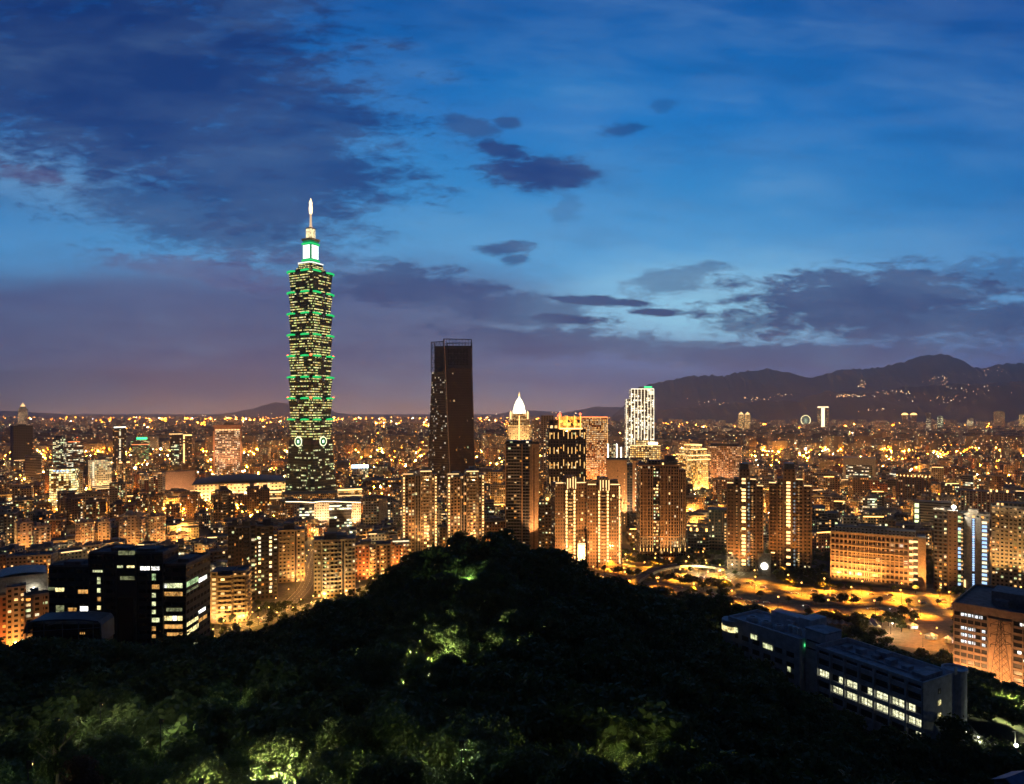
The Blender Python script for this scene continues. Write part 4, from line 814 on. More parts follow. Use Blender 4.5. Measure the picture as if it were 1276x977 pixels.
for i in range(24):
    a, c_ = 2*math.pi*i/24, 2*math.pi*(i+1)/24; m.face([(0, -.1*b.d-1.6, zc), (r*math.cos(a), -.1*b.d-1.0, zc+r*math.sin(a)), (r*math.cos(c_), -.1*b.d-1.0, zc+r*math.sin(c_))]); m.face([(r*math.cos(a), -.1*b.d-1.0, zc+r*math.sin(a)), (r*math.cos(a), -.1*b.d, zc+r*math.sin(a)), (r*math.cos(c_), -.1*b.d, zc+r*math.sin(c_)), (r*math.cos(c_), -.1*b.d-1.0, zc+r*math.sin(c_))])
m.build('moon_disc', glow('moon_white', (1, .95, .78), 3.5), b.root)
# framed low flats between
b = lab('apartment_block', 'low flats with orange-lit concrete floor lines beside the pilastered tower', 857, 883, 660, 720, 0, .7); b.body(FA['dbrown']); b.ledges(M_conc, 3.3, b.h, 3.3, .8, .35); b.hut(-.3, 0, .15, .3, 3); b.hut(.3, 0, .15, .3, 3)
for x_ in (-.35, -.05, .4): b.strip(x_-.04, x_+.04, b.h-1, G_sod, -.5, 3)
b = lab('apartment_block', 'black-and-brown framed block with blue flat roof near the twin towers', 883, 906, 635, 720, 0, .8); b.body(FA['dbrown'], z1=b.h); b.ledges(plain('framed_brown', (.26, .15, .09)), 3.3, b.h*.45, 3.3, .8, .35); b.body(plain('blue_roof', (.05, .09, .16)), -.55, .5, -.5, .5, b.h, b.h+1, name='flat_roof', roof=plain('blue_roof', (.05, .09, .16))); b.fins([-.2, .25], b.h*.5, b.h-2, plain('framed_brown', (.26, .15, .09)), wd=1, dp=1); b.lights(.4, 5, b.h-4, 3.3, G_win, 1.6, 1.2, prob=.5)
b = lab('residential_tower', 'dark tower with pale square-framed gables behind the twin towers', 1012, 1044, 633, 800, 0, .7); b.body(FA['dgrey'], -.5, .0, z1=b.h); b.body(FA['dgrey'], .0, .5, -.4, .5, z1=b.h-5)
for (a, c_, z_) in ((-.4, -.02, b.h), (.08, .46, b.h-5)): b.strip(a, c_, z_-6, M_conc, -.5, .6); b.strip(a, c_, z_-1, M_conc, -.5, .6); b.fins([a, c_], z_-6, z_-.4, M_conc, 'gable_frame', .5, .5)
b.lights(-.3, 8, b.h-6, 3.3, [G_win, G_amb], 1.6, 1.5, prob=.5); b.balc(-.2, .1); b.lights(.2, 8, b.h-8, 3.3, [G_winw, G_amb], 1.5, 1.3, prob=.4, yf=-.4)
b = lab('residential_tower', 'dark twin-shouldered tower rising behind the gabled dark tower', 1003, 1026, 625, 900, 0, .8); b.body(FA['dbrown'], -.5, 0); b.body(FA['dbrown'], .06, .5, z1=b.h-5); b.hut(-.2, 0, .2, .3, 3)
# long office block with grid of orange-lit bays
b = lab('office_block', 'long six-row concrete office facade glowing orange above the highway', 1034, 1152, 662, 585, 0, .25)
MO = plain('orange_concrete', (.46, .32, .22), .75)
b.body(facade('bay_windows', (.3, .2, .13), .12, .12, .1, .62, 1.5, [(1, .6, .2), (1, .8, .45), (1, .95, .8)], glass=(.03, .02, .015)), -.5, .37, -.44, .5, 3, b.h-3, cw=3.4, ch=4.3); b.body(M_dconc, -.5, .5, -.48, .5, 0, 4, name='plinth'); b.body(MO, .42, .5, -.5, .5, 0, b.h-2, name='end_wall'); b.body(M_dconc, .37, .42, -.3, .5, 0, b.h-3, name='stair_bay')
zr = np.linspace(7.0, b.h-3, 8)
m = MB()
for z_ in zr: m.box(-.5*b.w, .37*b.w, -.5*b.d-.3, -.44*b.d+.1, z_-.5, z_+.5)
m.build('spandrels', MO, b.root); b.fins(list(np.linspace(-.5, .365, 20)), 4, b.h-3, MO, 'mullion', .7, .9, -.47)
for z_ in zr[:-1]: b.strip(.33, .372, z_+1, G_line, -.5, 2.0, .9, 'lit_window'); b.strip(.376, .418, z_+1, G_line, -.31, 1.6)
b.body(facade('blue_screen', (.3, .33, .4), 0, .3, .3, .7, 0), -.46, .4, -.3, .35, b.h-3, b.h+2, name='roof_storey', cw=3, ch=2.5); b.parapet(M_conc, z=b.h-3); b.body(M_conc, -.2, .1, -.1, .3, b.h+2, b.h+3.4, name='plant_room')
for i in range(5): b.spot((-.42+.2*i)*b.w, -.5*b.d-15, 5, ((-.42+.2*i)*b.w, -.5*b.d, 20), 6.5e4, (1, .44, .10), 120)
# things behind it
b = lab('office_block', 'white boxy building with a lit band of office windows below a blank top', 1050, 1091, 570, 1300, 0, .5); b.body(FA['off'], -.4, .4, -.48, .5, z1=b.h-14, cw=3); b.body(plain('white_box', (.5, .44, .38)), -.5, .5, -.5, .5, b.h-14, b.h, name='blank_top', roof=M_white)
for sx in (-.5, .4): b.body(plain('white_box', (.5, .44, .38)), sx, sx+.1, -.5, .5, 0, b.h-14, name='side_wall')
b = lab('department_store', 'dark colonnaded block with a crown of small golden lights', 1116, 1160, 590, 1050, 0, .5); b.body(FA['brown']); b.fins(list(np.linspace(-.48, .48, 10)), 0, b.h-5, M_dconc, wd=1.4, dp=1.2); b.lights(0, 0, -1, 1, G_gold)
for x_ in np.linspace(-.46, .46, 10): b.strip(x_-.015, x_+.015, b.h-4.5, G_gold, -.5, 2.2, .8, 'crown_light')
b.parapet(); b.hut(-.2, 0, .2, .4, 5)
b = lab('office_block', 'low grey office with dark window ribbons and a greenish lit stairwell', 1139, 1185, 625, 850, 0, .35); b.body(facade('ribbon_dark', (.3, .31, .27), .04, .0, .4, .82, 1.0), -.36, .5, cw=4); b.body(M_conc, -.5, -.36, -.54, .5, name='stair_tower'); b.lights(-.43, 8, b.h-4, 7, glow('greenish', (.9, 1, .5), 1.8), 4.5, 5, yf=-.54); b.ledges(M_conc, 3.3, b.h, 3.3, .3, .8, -.36, .5)
b = lab('apartment_block', 'long low block with a row of amber arcade lamps on its roof', 1190, 1262, 612, 900, 0, .3); b.body(FA['red']); b.fins(list(np.linspace(-.48, .48, 14)), 0, b.h-1, MO, wd=.9, dp=.9)
for x_ in (.12, .22, .4): b.strip(x_-.015, x_+.015, b.h, G_gold, -.4, 3, 1.4, 'roof_lamp')
# right-hand apartment towers
b = lab('residential_tower', 'brown tower with a dazzling floodlight on its roof corner', 1163, 1193, 637, 572, 0, .7); b.body(FA['brown'], -.5, .1); b.body(facade('tan_strip', (.5, .34, .22), .0, .3, .35, .6), .1, .5, -.54, .5, z1=b.h+1); b.balc(-.48, -.12, mat=M_conc); b.balc(-.1, .08, mat=M_conc); b.parapet(); b.ledges(plain('tan_ledge', (.4, .26, .16)), 6.6, b.h, 6.6, .2, .3, .1, .5, -.54, .5)
MB().ball((.35*b.w, -.3*b.d, b.h+4), 1.5, 10, 6).tube((.35*b.w, -.3*b.d, b.h+1), (.35*b.w, -.3*b.d, b.h+3), .2).build('roof_floodlight', glow('dazzle', (1, .93, .7), 30), b.root)
L = bpy.data.lights.new('roof_floodlight', 'POINT'); L.energy = 5e4; L.color = (1, .8, .5); L.shadow_soft_size = 0; o = bpy.data.objects.new('roof_floodlight', L); COL.objects.link(o); o.parent = b.root; o.location = (.35*b.w, -.3*b.d-1.7, b.h+5.8)
b = lab('residential_tower', 'grey tower with two columns of bluish-white lit windows', 1193, 1233, 641, 568, 0, .7); b.body(FA['grey'], -.5, .5, z1=b.h); b.body(plain('bluegrey_wall', (.3, .32, .36)), -.3, -.06, -.56, .5, name='bay', z1=b.h-2); b.body(plain('bluegrey_wall', (.3, .32, .36)), .06, .22, -.54, .5, name='bay', z1=b.h-2)
b.lights(-.44, 4, b.h-3, 3.3, [G_blue, G_blue, G_wing], 2, 2, prob=.8); b.lights(0, 4, b.h-3, 1.9, G_blue, 1.4, 1.4, prob=.95); b.lights(.34, 4, b.h-2, 3.3, [G_blue, G_blue, G_blue, G_winw], 3.4, 2.2, prob=.85); b.lights(-.36, 4, b.h-3, 3.3, G_win, 1.2, 1.0, prob=.7); b.strip(-.3, -.24, 3, G_line, -.57, b.h*.1); b.balc(.24, .46, mat=M_conc); b.parapet(); b.hut(0, 0, .3, .4, 3.5)
b = lab('residential_tower', 'olive-tan balconied tower at the edge of the view beside the blue-lit tower', 1235, 1290, 632, 580, 0, .6); b.body(FA['tan'], -.5, -.3); b.body(FA['tan'], -.3, .1, -.44, .5); b.body(FA['cream'], .1, .5, z1=b.h-2)
for k_ in range(5): b.balc(-.5+.2*k_+.02, -.5+.2*k_+.15, mat=plain('tan_balc', (.42, .32, .2)), yf=-.5)
b.parapet(); b.body(FA['dbrown'], -.4, .4, -.3, .3, b.h, b.h+3.5, name='roof_storey'); 
for k_ in range(4): b.lights(-.38+.2*k_, 8, b.h-4, 3.3, [G_win, G_wing, G_winw], 1.2, 1.0, prob=.14)
for q in (-.3, .3): b.spot(q*b.w, -.5*b.d-16, 12, (q*b.w, -.5*b.d, 40), 6e4, (1, .6, .22), 100)

# ------------------------------------------------------------------ left: front residential groups
Mp = plain('pale_balcony', (.5, .45, .4), .8)
def resi(name, lb, x0, x1, y, D, mat, yaw=0, ratio=.7, rf=2, balm=None, litp=.3, dark=False, spot=0, litm=None):
    b = lab(name, lb, x0, x1, y, D, yaw, ratio); rr = random.Random(int(x0)); nb = 3 if b.w < 26 else 4; k = 1/nb
    for i in range(nb):
        b.body(mat, -.5+i*k, -.5+(i+1)*k-.03, -.5+(.08 if i % 2 else 0), .5, z1=b.h-(rr.choice([0, 0, 1.5, 3])))
        if i % 2 == 0: b.balc(-.5+i*k+.2*k, -.5+i*k+.7*k, mat=balm or Mp, proj=1.2)
        b.lights(-.5+(i+.85)*k, 6, b.h-5, 3.3, litm or [G_win, G_amb, G_winw, G_wing], 1.2, 1.3, yf=-.5+(.08 if i % 2 else 0), prob=litp)
    b.body(mat, -.47, .44, -.36, .44, z1=b.h-4, name='core')
    b.parapet(balm or Mp); b.hut(-.2, .1, .22, .3, 4.5, mat=balm or Mp)
    if rf > 1: b.hut(.25, 0, .2, .3, 3.2, mat=balm or Mp); b.tank(.05, -.1)
    if not spot: spot = 2.4e4 if mat in (FA['pale'], FA['cream'], FA['tan']) else 1.1e4  # default spot is added fill, brightening walls left too dark
    if spot: b.spot(.1*b.w, -.5*b.d-14, 2, (0, -.5*b.d, 14), spot, (1, .36, .07), 110)
    return b
resi('apartment_block', 'pale tiled block nearest the bottom-left of the towers, lit stairwells between its bays', 18, 41, 652, 735, FA['pale'], 10, litp=.45)
resi('apartment_block', 'pale tiled block with stubby roof huts, its neighbour across a dark gap', 41, 64, 657, 720, FA['pale'], 10, litp=.5)
resi('apartment_block', 'pale block with orange-washed lower floors beside a green-lit garden', 94, 119, 652, 740, FA['pale'], -8, spot=3e4)
resi('apartment_block', 'slim pale block between the orange-washed block and the twin pale slabs', 122, 139, 651, 750, FA['pale'], -8, .8, litp=.2)
resi('apartment_block', 'wide pale slab with green-white lit stair column', 148, 185, 643, 745, FA['pale'], -18, litp=.4)
resi('apartment_block', 'pale slab with a dark shaded side above the black office roof', 184, 207, 644, 760, FA['pale'], 0, .9, litp=.2)
resi('apartment_block', 'brown block with flat pale roof rim left of the orange-washed block', 55, 83, 648, 810, FA['brown'], -25, .7, 1, M_conc, .2)
resi('residential_tower', 'dark brown tower with orange rooftop lamps in front of the yellow glass office', 80, 104, 619, 900, FA['dbrown'], 10, .7, 1, M_dconc, .35)
resi('residential_tower', 'dark brown tower with a pale stripe down its middle', 104, 133, 625, 890, FA['dbrown'], 10, .7, 1, M_dconc, .2)
resi('residential_tower', 'dark brown slab with large yellow windows near its top', 137, 171, 628, 900, FA['dbrown'], -12, .6, 1, M_dconc, .3)
resi('residential_tower', 'dark brown twin-horned tower with faint stair lights', 166, 184, 613, 980, FA['dbrown'], 0, .8, 2, M_dconc, .25)
resi('residential_tower', 'dark brown tower with a pale lattice panel in front of the orange stepped flats', 184, 204, 617, 950, FA['dbrown'], 10, .8, 1, M_dconc, .2)
resi('residential_tower', 'brown tower with lit edges in front of the pink slab', 226, 250, 616, 950, FA['brown'], -10, .8, 2, M_dconc, .35)
resi('residential_tower', 'tan tower with street-lit foot right of the brown edge-lit tower', 207, 225, 630, 900, FA['brown'], 0, .8, 1, M_dconc, .25)
resi('apartment_block', 'low orange-lit flats above the black office roof corner', 206, 236, 667, 760, FA['cream'], 15, .6, 2, Mp, .2, spot=5e4)
b = resi('residential_tower', 'blackish stepped tower left of the bright two-column stair windows', 284, 312, 655, 560, FA['dbrown'], 0, .8, 2, M_dconc, .1)
b = lab('residential_tower', 'dark tower with two bright columns of stair windows', 312, 346, 653, 545, 0, .8)
b.body(FA['dbrown'], -.5, -.28); b.body(FA['dbrown'], -.28, .34, -.42, .5, z1=b.h-2); b.body(FA['dbrown'], .34, .5, z1=b.h-8); b.lights(-.16, 5, b.h-9, 3.3, [G_winw, G_wing, G_gold, G_winw], 1.7, 1.7, yf=-.42, prob=.75); b.lights(.24, 5, b.h-9, 3.3, [G_gold, G_gold, G_winw], 1.9, 1.8, yf=-.42, prob=.75); b.lights(-.3, 5, b.h-9, 3.3, [G_wing, G_win], .9, 1.2, yf=-.5, prob=.5); b.balc(-.1, .16, mat=M_dconc, yf=-.42); b.balc(-.5, -.36, mat=M_dconc); b.balc(.36, .48, mat=M_dconc); b.parapet(M_dconc, z=b.h-2, x0=-.28, x1=.34, y0=-.42); b.hut(-.4, 0, .14, .4, 4, mat=M_dconc); b.hut(.1, .1, .3, .3, 5, z=b.h-2, mat=M_dconc)
b = lab('apartment_tower', 'tan tower with curved balconies split by a black slot, beside the two-column tower', 347, 380, 661, 600, 0, .75); Mb2 = plain('tan_balc2', (.46, .38, .26))
b.body(FA['tan'], -.5, .12); b.body(FA['shut'], .12, .18, -.4, .5, name='slot'); b.body(FA['tan'], .18, .5, z1=b.h+1); b.balc(-.46, -.1, mat=Mb2, proj=1.8); b.balc(-.08, .08, mat=Mb2, proj=1.0); b.balc(.22, .45, mat=Mb2, proj=1.2); b.parapet(Mb2); b.hut(-.1, 0, .4, .4, 5, mat=M_dconc); b.body(plain('blue_roof', (.05, .09, .16)), -.3, .1, -.25, .25, b.h+5.3, b.h+6.5, name='blue_roof'); b.spot(.1*b.w, -.5*b.d-16, 2, (.1*b.w, -.5*b.d, 22), 3.2e4, (1, .5, .16), 110); b.lights(-.3, 8, b.h-6, 3.3, [G_win], 1.5, 1.3, prob=.15)
b = lab('apartment_tower', 'broad olive-tan tower with wide curved balconies at the foot of the dark hill', 391, 443, 673, 552, 0, .6)
b.body(FA['tan'], -.5, -.32, -.4, .5); b.body(FA['tan'], -.3, .18); b.body(FA['shut'], .18, .23, -.42, .5, name='slot'); b.body(FA['tan'], .23, .5, z1=b.h+1)
m = MB(); z = 6.6
while z < b.h-1:
    K = 8
    for i in range(K):
        a0, a1 = -.13+.28*i/K, -.13+.28*(i+1)/K; p0, p1 = 2.6*math.sin(math.pi*i/K), 2.6*math.sin(math.pi*(i+1)/K)
        m.face([(a0*b.w, -.5*b.d-p0-.4, z-.25), (a1*b.w, -.5*b.d-p1-.4, z-.25), (a1*b.w, -.5*b.d-p1-.4, z+1.0), (a0*b.w, -.5*b.d-p0-.4, z+1.0)])
        m.face([(a0*b.w, -.5*b.d, z-.2), (a1*b.w, -.5*b.d, z-.2), (a1*b.w, -.5*b.d-p1-.4, z-.2), (a0*b.w, -.5*b.d-p0-.4, z-.2)][::-1])
    z += 3.3
m.build('balcony_stack', Mb2, b.root); b.balc(-.3, -.14, mat=Mb2); b.balc(.26, .44, mat=Mb2, proj=1.2); b.balc(-.48, -.36, mat=Mb2, yf=-.4); b.lights(-.22, 5, b.h-5, 3.3, [G_wing, G_win, G_winw], 1.3, 1.5, prob=.7); b.parapet(Mb2); b.hut(-.1, 0, .3, .4, 5, mat=M_dconc); b.body(plain('blue_roof', (.05, .09, .16)), .05, .3, -.3, .3, b.h+2, b.h+4, name='blue_roof'); b.spot(.3*b.w, -.5*b.d-13, 2, (.2*b.w, -.5*b.d, 18), 2.2e4, (1, .5, .16), 110); b.spot(-.1*b.w, -.5*b.d-19, 2, (-.1*b.w, -.5*b.d, 26), 3.0e4, (1, .75, .35), 100)
b = lab('apartment_block', 'orange-lit terrace of flats with two glowing balcony columns at the hill edge', 442, 487, 679, 610, 0, .5)
b.body(FA['red'], -.5, -.1); b.body(FA['tan'], -.1, .1, -.54, .5, z1=b.h-1); b.body(FA['brown'], .1, .2, -.4, .5); b.body(FA['tan'], .2, .38, -.54, .5); b.body(FA['brown'], .38, .5); b.balc(-.1, .08, mat=plain('amber_balc', (.5, .36, .2)), yf=-.54); b.balc(.2, .36, mat=plain('amber_balc', (.5, .36, .2)), yf=-.54); b.lights(0, 5, b.h-3, 3.3, [G_amb, G_win], 3, 1.3, yf=-.54, prob=.95); b.lights(.28, 5, b.h-3, 3.3, [G_amb, G_win], 2.4, 1.3, yf=-.54, prob=.85); b.parapet(M_conc); b.hut(-.2, 0, .3, .5, 3.5); b.body(plain('blue_roof', (.05, .09, .16)), .1, .3, -.3, .3, b.h, b.h+2, name='blue_roof'); b.spot(-.2*b.w, -.5*b.d-12, 2, (-.2*b.w, -.5*b.d, 20), 5e4, (1, .35, .06), 120)
b = resi('apartment_block', 'orange-glowing flats with bright white roof canopy beside the dark hilltop', 484, 511, 675, 640, FA['red'], 0, .5, 1, M_conc, .5, spot=5e4); b.strip(-.3, .45, b.h+.5, G_winw, -.5, .8, 1.2, 'roof_canopy_light')
b = lab('apartment_block', 'tan block with stacked sloping balconies beside the black office', 262, 314, 711, 485, -12, .8, z0=0)
b.body(FA['tan'], -.5, -.3, -.45, .5); b.body(FA['tan'], -.3, .12, -.5, .5, z1=b.h-2); b.body(FA['tan'], .12, .5, -.42, .5, z1=b.h-1)
for (a, c_, yf) in ((-.28, .1, -.5), (.16, .46, -.42)): b.balc(a, c_, mat=plain('tan_balc3', (.5, .38, .24)), yf=yf, proj=2.0, rail=1.2)
b.balc(-.4, .3, side=1, mat=plain('tan_balc3', (.5, .38, .24)), proj=1.3); b.lights(-.4, 4, b.h-3, 3.3, G_win, 2.4, 1.7, yf=-.45, prob=.95); b.lights(-.15, 4, b.h-3, 3.3, [G_amb, G_win, G_gold], 2.4, 1.5, yf=-.5, prob=.35); b.lights(.05, 4, b.h-3, 3.3, [G_amb, G_win, G_gold], 2.0, 1.5, yf=-.5, prob=.3); b.lights(.3, 4, b.h-3, 3.3, [G_amb, G_win, G_gold], 2.0, 1.5, yf=-.42, prob=.25)
b.body(plain('blue_roof', (.05, .09, .16)), -.3, .1, -.4, .3, b.h-2, b.h+.5, name='flat_roof'); b.parapet(M_conc, z=b.h-1, x0=.12, y0=-.42); b.spot(-.3*b.w, -.5*b.d-9, 1, (-.2*b.w, -.5*b.d, 12), 2.2e4, (1, .55, .18), 120); b.spot(.3*b.w, -.5*b.d-10, 1, (.2*b.w, -.5*b.d, 12), 2.2e4, (1, .55, .18), 120)
# orange-tan blocks at the far left, behind the black office
b = lab('apartment_block', 'tan block with narrow stair tower lit from the street at the left margin', 8, 32, 732, 430, 0, .8, z0=0); b.body(FA['tan'], -.5, .5); b.body(FA['cream'], -.2, .2, -.6, .2, z1=b.h+1, name='stair_tower'); b.parapet(M_conc); b.spot(0, -.5*b.d-10, 2, (0, -.5*b.d, 10), 2e4, (1, .37, .08), 120)
b = lab('apartment_block', 'tan block with blue-grey roof touching the black office at the left', 30, 62, 742, 420, 0, .7, z0=0); b.body(FA['tan'], -.5, .5, cw=4); b.fins([-.48, -.1, .3], 2, b.h, plain('tan_smooth', (.5, .33, .2)), wd=.7, dp=.7); b.balc(-.4, -.15, mat=M_conc); b.parapet(M_conc); b.hut(-.1, .1, .3, .3, 3.5); b.spot(0, -.5*b.d-10, 2, (0, -.5*b.d, 10), 1.6e4, (1, .37, .08), 120)
b = lab('apartment_block', 'orange-lit low block cut by the left margin', -14, 9, 744, 425, 0, .7, z0=0); b.body(FA['red'], cw=3.5); b.parapet(M_conc); b.spot(0, -.5*b.d-10, 2, (0, -.5*b.d, 10), 1.6e4, (1, .35, .06), 120)
b = lab('sports_hall', 'flat pale-roofed hall with a starry floodlight left of the black office', -6, 60, 712, 540, 0, .9, z0=0)
b.body(M_conc, z1=b.h-2, cw=30); m = MB(); w, d = b.w/2, b.d/2
for i in range(10):
    a0, a1 = -1+.2*i, -.8+.2*i; f = lambda a: b.h-2.2+2.4*(1-a*a)
    m.face([(a0*w, -d-1, f(a0)), (a1*w, -d-1, f(a1)), (a1*w, d+1, f(a1)), (a0*w, d+1, f(a0))])
m.box(-w, w, -d-1, d+1, b.h-2.4, b.h-2.15); m.build('vaulted_roof', plain('hall_roof', (.4, .38, .38), .6), b.root)
MB().tube((.22*b.w, -.5*b.d-3, 0), (.22*b.w, -.5*b.d-3, 9), .15).ball((.22*b.w, -.5*b.d-3, 9.6), 1.3, 10, 6).build('floodlight_mast', glow('dazzle', (1, .93, .7), 30), b.root)
b.spot(.22*b.w, -.5*b.d-4.6, 10, (.1*b.w, -.5*b.d, 2), 1.2e4, (1, .7, .35), 150)
# far landmarks on the right horizon
b = lab('office_tower', 'far slab with a glowing T-shaped light high on the horizon', 1018, 1033, 507, 5200, 0, .6); b.body(FA['dgrey'], cw=6, ch=6); b.strip(-.46, .46, b.h-6, glow('tee_light', (1, .78, .45), 3), -.5, 8, 2, 'top_light'); b.strip(-.14, .14, b.h*.15, glow('tee_light', (1, .78, .45), 3), -.5, b.h*.8, 2, 'spine_light')
m = thing('ferris_wheel', 'far white-lit wheel glowing low on the horizon beside the T-lit slab', 'ferris wheel', ((1004-CX)/F*5200, 5200, 0)); zc = CAMZ-(523.5-HY)/F*5200
q = MB(); r = 36
for i in range(28):
    a, c_ = 2*math.pi*i/28, 2*math.pi*(i+1)/28; q.tube((r*math.cos(a), 0, zc+r*math.sin(a)), (r*math.cos(c_), 0, zc+r*math.sin(c_)), 2.0, n=5, cap=False)
q.build('rim', glow('wheel_light', (1, .8, .4), 3), m); q = MB()
for i in range(8): a = math.pi*i/8; q.tube((r*math.cos(a), 0, zc+r*math.sin(a)), (-r*math.cos(a), 0, zc-r*math.sin(a)), 1, n=4)
q.tube((0, 0, zc), (-26, 8, 0), 2).tube((0, 0, zc), (26, 8, 0), 2); q.build('spokes_and_legs', glow('wheel_dim', (.6, .8, .5), .8), m)
for (xx, lb) in ((923.5, 'golden-crowned far tower, nearer the brilliant white tower, of a close pair'), (931.5, 'golden-crowned far tower, nearer the far wheel, of a close pair')):
    b = lab('office_tower', lb, xx-3.6, xx+3.6, 516.5, 4400, 0, .8, group='far golden pair'); b.body(FA['gold'], cw=6, ch=6); m = MB(); m.lathe([(b.w*.42, b.h), (b.w*.3, b.h+8), (2, b.h+14), (0, b.h+20)], 8); m.build('domed_top', G_line, b.root)
for (xx, lb) in ((1127.5, 'far tower with amber domed top, first of the amber domed pair'), (1138.5, 'far tower with amber domed top, second of the amber domed pair')):
    b = lab('office_tower', lb, xx-3.8, xx+3.8, 517, 4600, 0, .8, group='far amber domed pair'); b.body(FA['brown'], cw=6, ch=6); m = MB(); m.lathe([(b.w*.6, b.h), (b.w*.5, b.h+7), (b.w*.25, b.h+12), (0, b.h+14)], 10); m.build('amber_dome', G_gold, b.root)
for (x0, x1, y, D_, k, lb) in ((1154, 1160, 515, 4300, 'off', 'far white-lit block near the amber domed pair'), (1168, 1175, 519, 4300, 'offg', 'far block with bluish and orange sign lights'), (1205, 1213, 521, 4200, 'grid', 'far tower glowing pale blue'), (1238, 1252, 513, 4300, 'tan', 'far wide tower pair top at the right margin'), (1270, 1282, 517, 4000, 'gold', 'far block glowing white at the frame edge'), (455, 468, 528, 3800, 'grey', 'far dim block right of the tall green tower'), (600, 618, 541, 2300, 'grey', 'dim grey slab between the dark skyscraper and the domed tower'), (609, 622, 558, 1900, 'tan', 'small pale block in front of the dim grey slab'), (662, 672, 525, 2200, 'grey', 'dim grey slab just right of the domed tower'), (585, 626, 588, 1300, 'cream', 'pale low office right of the dark skyscraper')):
    b = lab('office_block', lb, x0, x1, y, D_, 0, .7); b.body(FA[k], cw=4.5, ch=4.5); b.hut(0, 0, .4, .4, 6); b.parapet()

# ------------------------------------------------------------------ street lamps: the light is in the lamp
def lamp_proto(name, h, arm, mat, col, e, head=.45, cat='street lamp', spot=False):
    t_ = thing(name, 'x', cat)
    MB().tube((0, 0, 0), (0, 0, h), .12, .07, 6).tube((0, 0, 0), (0, 0, .5), .22, .2, 6).build('pole', M_dark, t_)
    if arm: MB().tube((0, 0, h), (arm, 0, h+.35), .06, .05, 5).build('arm', M_dark, t_)
    MB().ball((arm, 0, h+.25), head, 8, 5).build('lamp_head', mat, t_)
    L = bpy.data.lights.new(name+'_light', 'SPOT' if spot else 'POINT')
    if spot: L.spot_size = R(132); L.spot_blend = .6
    L.color = col; L.energy = e; L.shadow_soft_size = 0
    o = bpy.data.objects.new('lamp_light', L); COL.objects.link(o); o.parent = t_; o.location = (arm*1.0, 0, h-.5-head)
    return t_
LP = {'sod': lamp_proto('street_lamp', 10, 1.6, G_sod, (1, .34, .022), 8.5e4, .62, spot=True),
      'warm': lamp_proto('street_lamp', 8, 1.2, G_gold, (1, .48, .11), 3.0e4, .65),
      'big': lamp_proto('street_lamp', 11, 1.8, G_sod, (1, .42, .07), 9e4, .95),
      'white': lamp_proto('street_lamp', 7, 1.0, G_white, (1, .8, .4), 1.0e4, .5),
      'alley': lamp_proto('street_lamp', 8, 1.2, G_gold, (1, .42, .08), 6e3, .5),
      'tiny': lamp_proto('street_lamp', 5, .5, G_gold, (1, .50, .10), 5e3, .5)}
for p in LP.values(): KIDS[p.name] = list(p.children)
used = set()
def lamp(kind, x, y, label, group, rz=None, z=None):
    z = tz(x, y) if z is None and y < 560 else (z or 0.0); rz = rng.uniform(-.6, .6)+(0 if rng.random() < .5 else math.pi) if rz is None else rz
    if kind not in used: o = LP[kind]; used.add(kind); o.location = (x, y, z); o.rotation_euler[2] = rz
    else: o = copy_tree(LP[kind], (x, y, z), rz)
    return tag(o, label, 'street lamp', group)

# ------------------------------------------------------------------ roads
def ribbon(name, pts, width, z=.03, mat=None, kerb=True, mark=True, smooth=6, label=None):
    P = [Vector((*p, 0)) for p in pts]
    for _ in range(2):
        Q = [P[0]]
        for a, b_ in zip(P, P[1:]): Q += [a.lerp(b_, .25), a.lerp(b_, .75)]
        P = Q+[P[-1]]
    nrm = []
    for i, p in enumerate(P):
        d = (P[min(i+1, len(P)-1)]-P[max(i-1, 0)]).normalized(); nrm.append(Vector((-d.y, d.x, 0)))
    m = MB(); k = MB(); w = MB(); L = 0.0
    def zof(p): return z
    for i in range(len(P)-1):
        a, b_, na, nb = P[i], P[i+1], nrm[i], nrm[i+1]; l = (b_-a).length
        def q(p, n, o, zz_): return (p.x+n.x*o, p.y+n.y*o, zz_)
        m.face([q(a, na, -width/2, z), q(b_, nb, -width/2, z), q(b_, nb, width/2, z), q(a, na, width/2, z)])
        if kerb:
            for s_ in (-1, 1):
                o0, o1 = s_*width/2, s_*(width/2+.35)
                k.face([q(a, na, o0, z+.13), q(b_, nb, o0, z+.13), q(b_, nb, o1, z+.13), q(a, na, o1, z+.13)]); k.face([q(a, na, o0, z-.02), q(b_, nb, o0, z-.02), q(b_, nb, o0, z+.13), q(a, na, o0, z+.13)])
        if mark and l > .1:
            n_ = max(1, int(l/6))
            for j in range(n_):
                c0, c1 = a.lerp(b_, j/n_), a.lerp(b_, (j+.55)/n_)
                for o_ in np.arange(-width/2+3.5, width/2-2.5, 3.5): w.face([q(c0, na, o_-.1, z+.005), q(c1, na, o_-.1, z+.005), q(c1, na, o_+.1, z+.005), q(c0, na, o_+.1, z+.005)])
    o = m.build(name, mat or M_asph); tag(o, kind='structure')
    if kerb: tag(k.build('kerb', M_kerb), kind='structure')
    if mark and w.f: tag(w.build('road_markings', M_paint), kind='structure')
    return P, nrm
def pxs(l): return [GX(*p) for p in l]
HW1, N1 = ribbon('highway', pxs([(640, 690), (745, 703), (830, 714), (900, 722), (960, 733), (1030, 741), (1100, 746), (1190, 750), (1300, 753)]), 24)
HW2, N2 = ribbon('highway', pxs([(690, 708), (770, 722), (860, 738), (930, 752), (1000, 760), (1080, 761), (1190, 763), (1300, 764)]), 20)
RD3, N3 = ribbon('road', pxs([(905, 722), (935, 706), (940, 690), (925, 672), (900, 655)]), 12, .045)
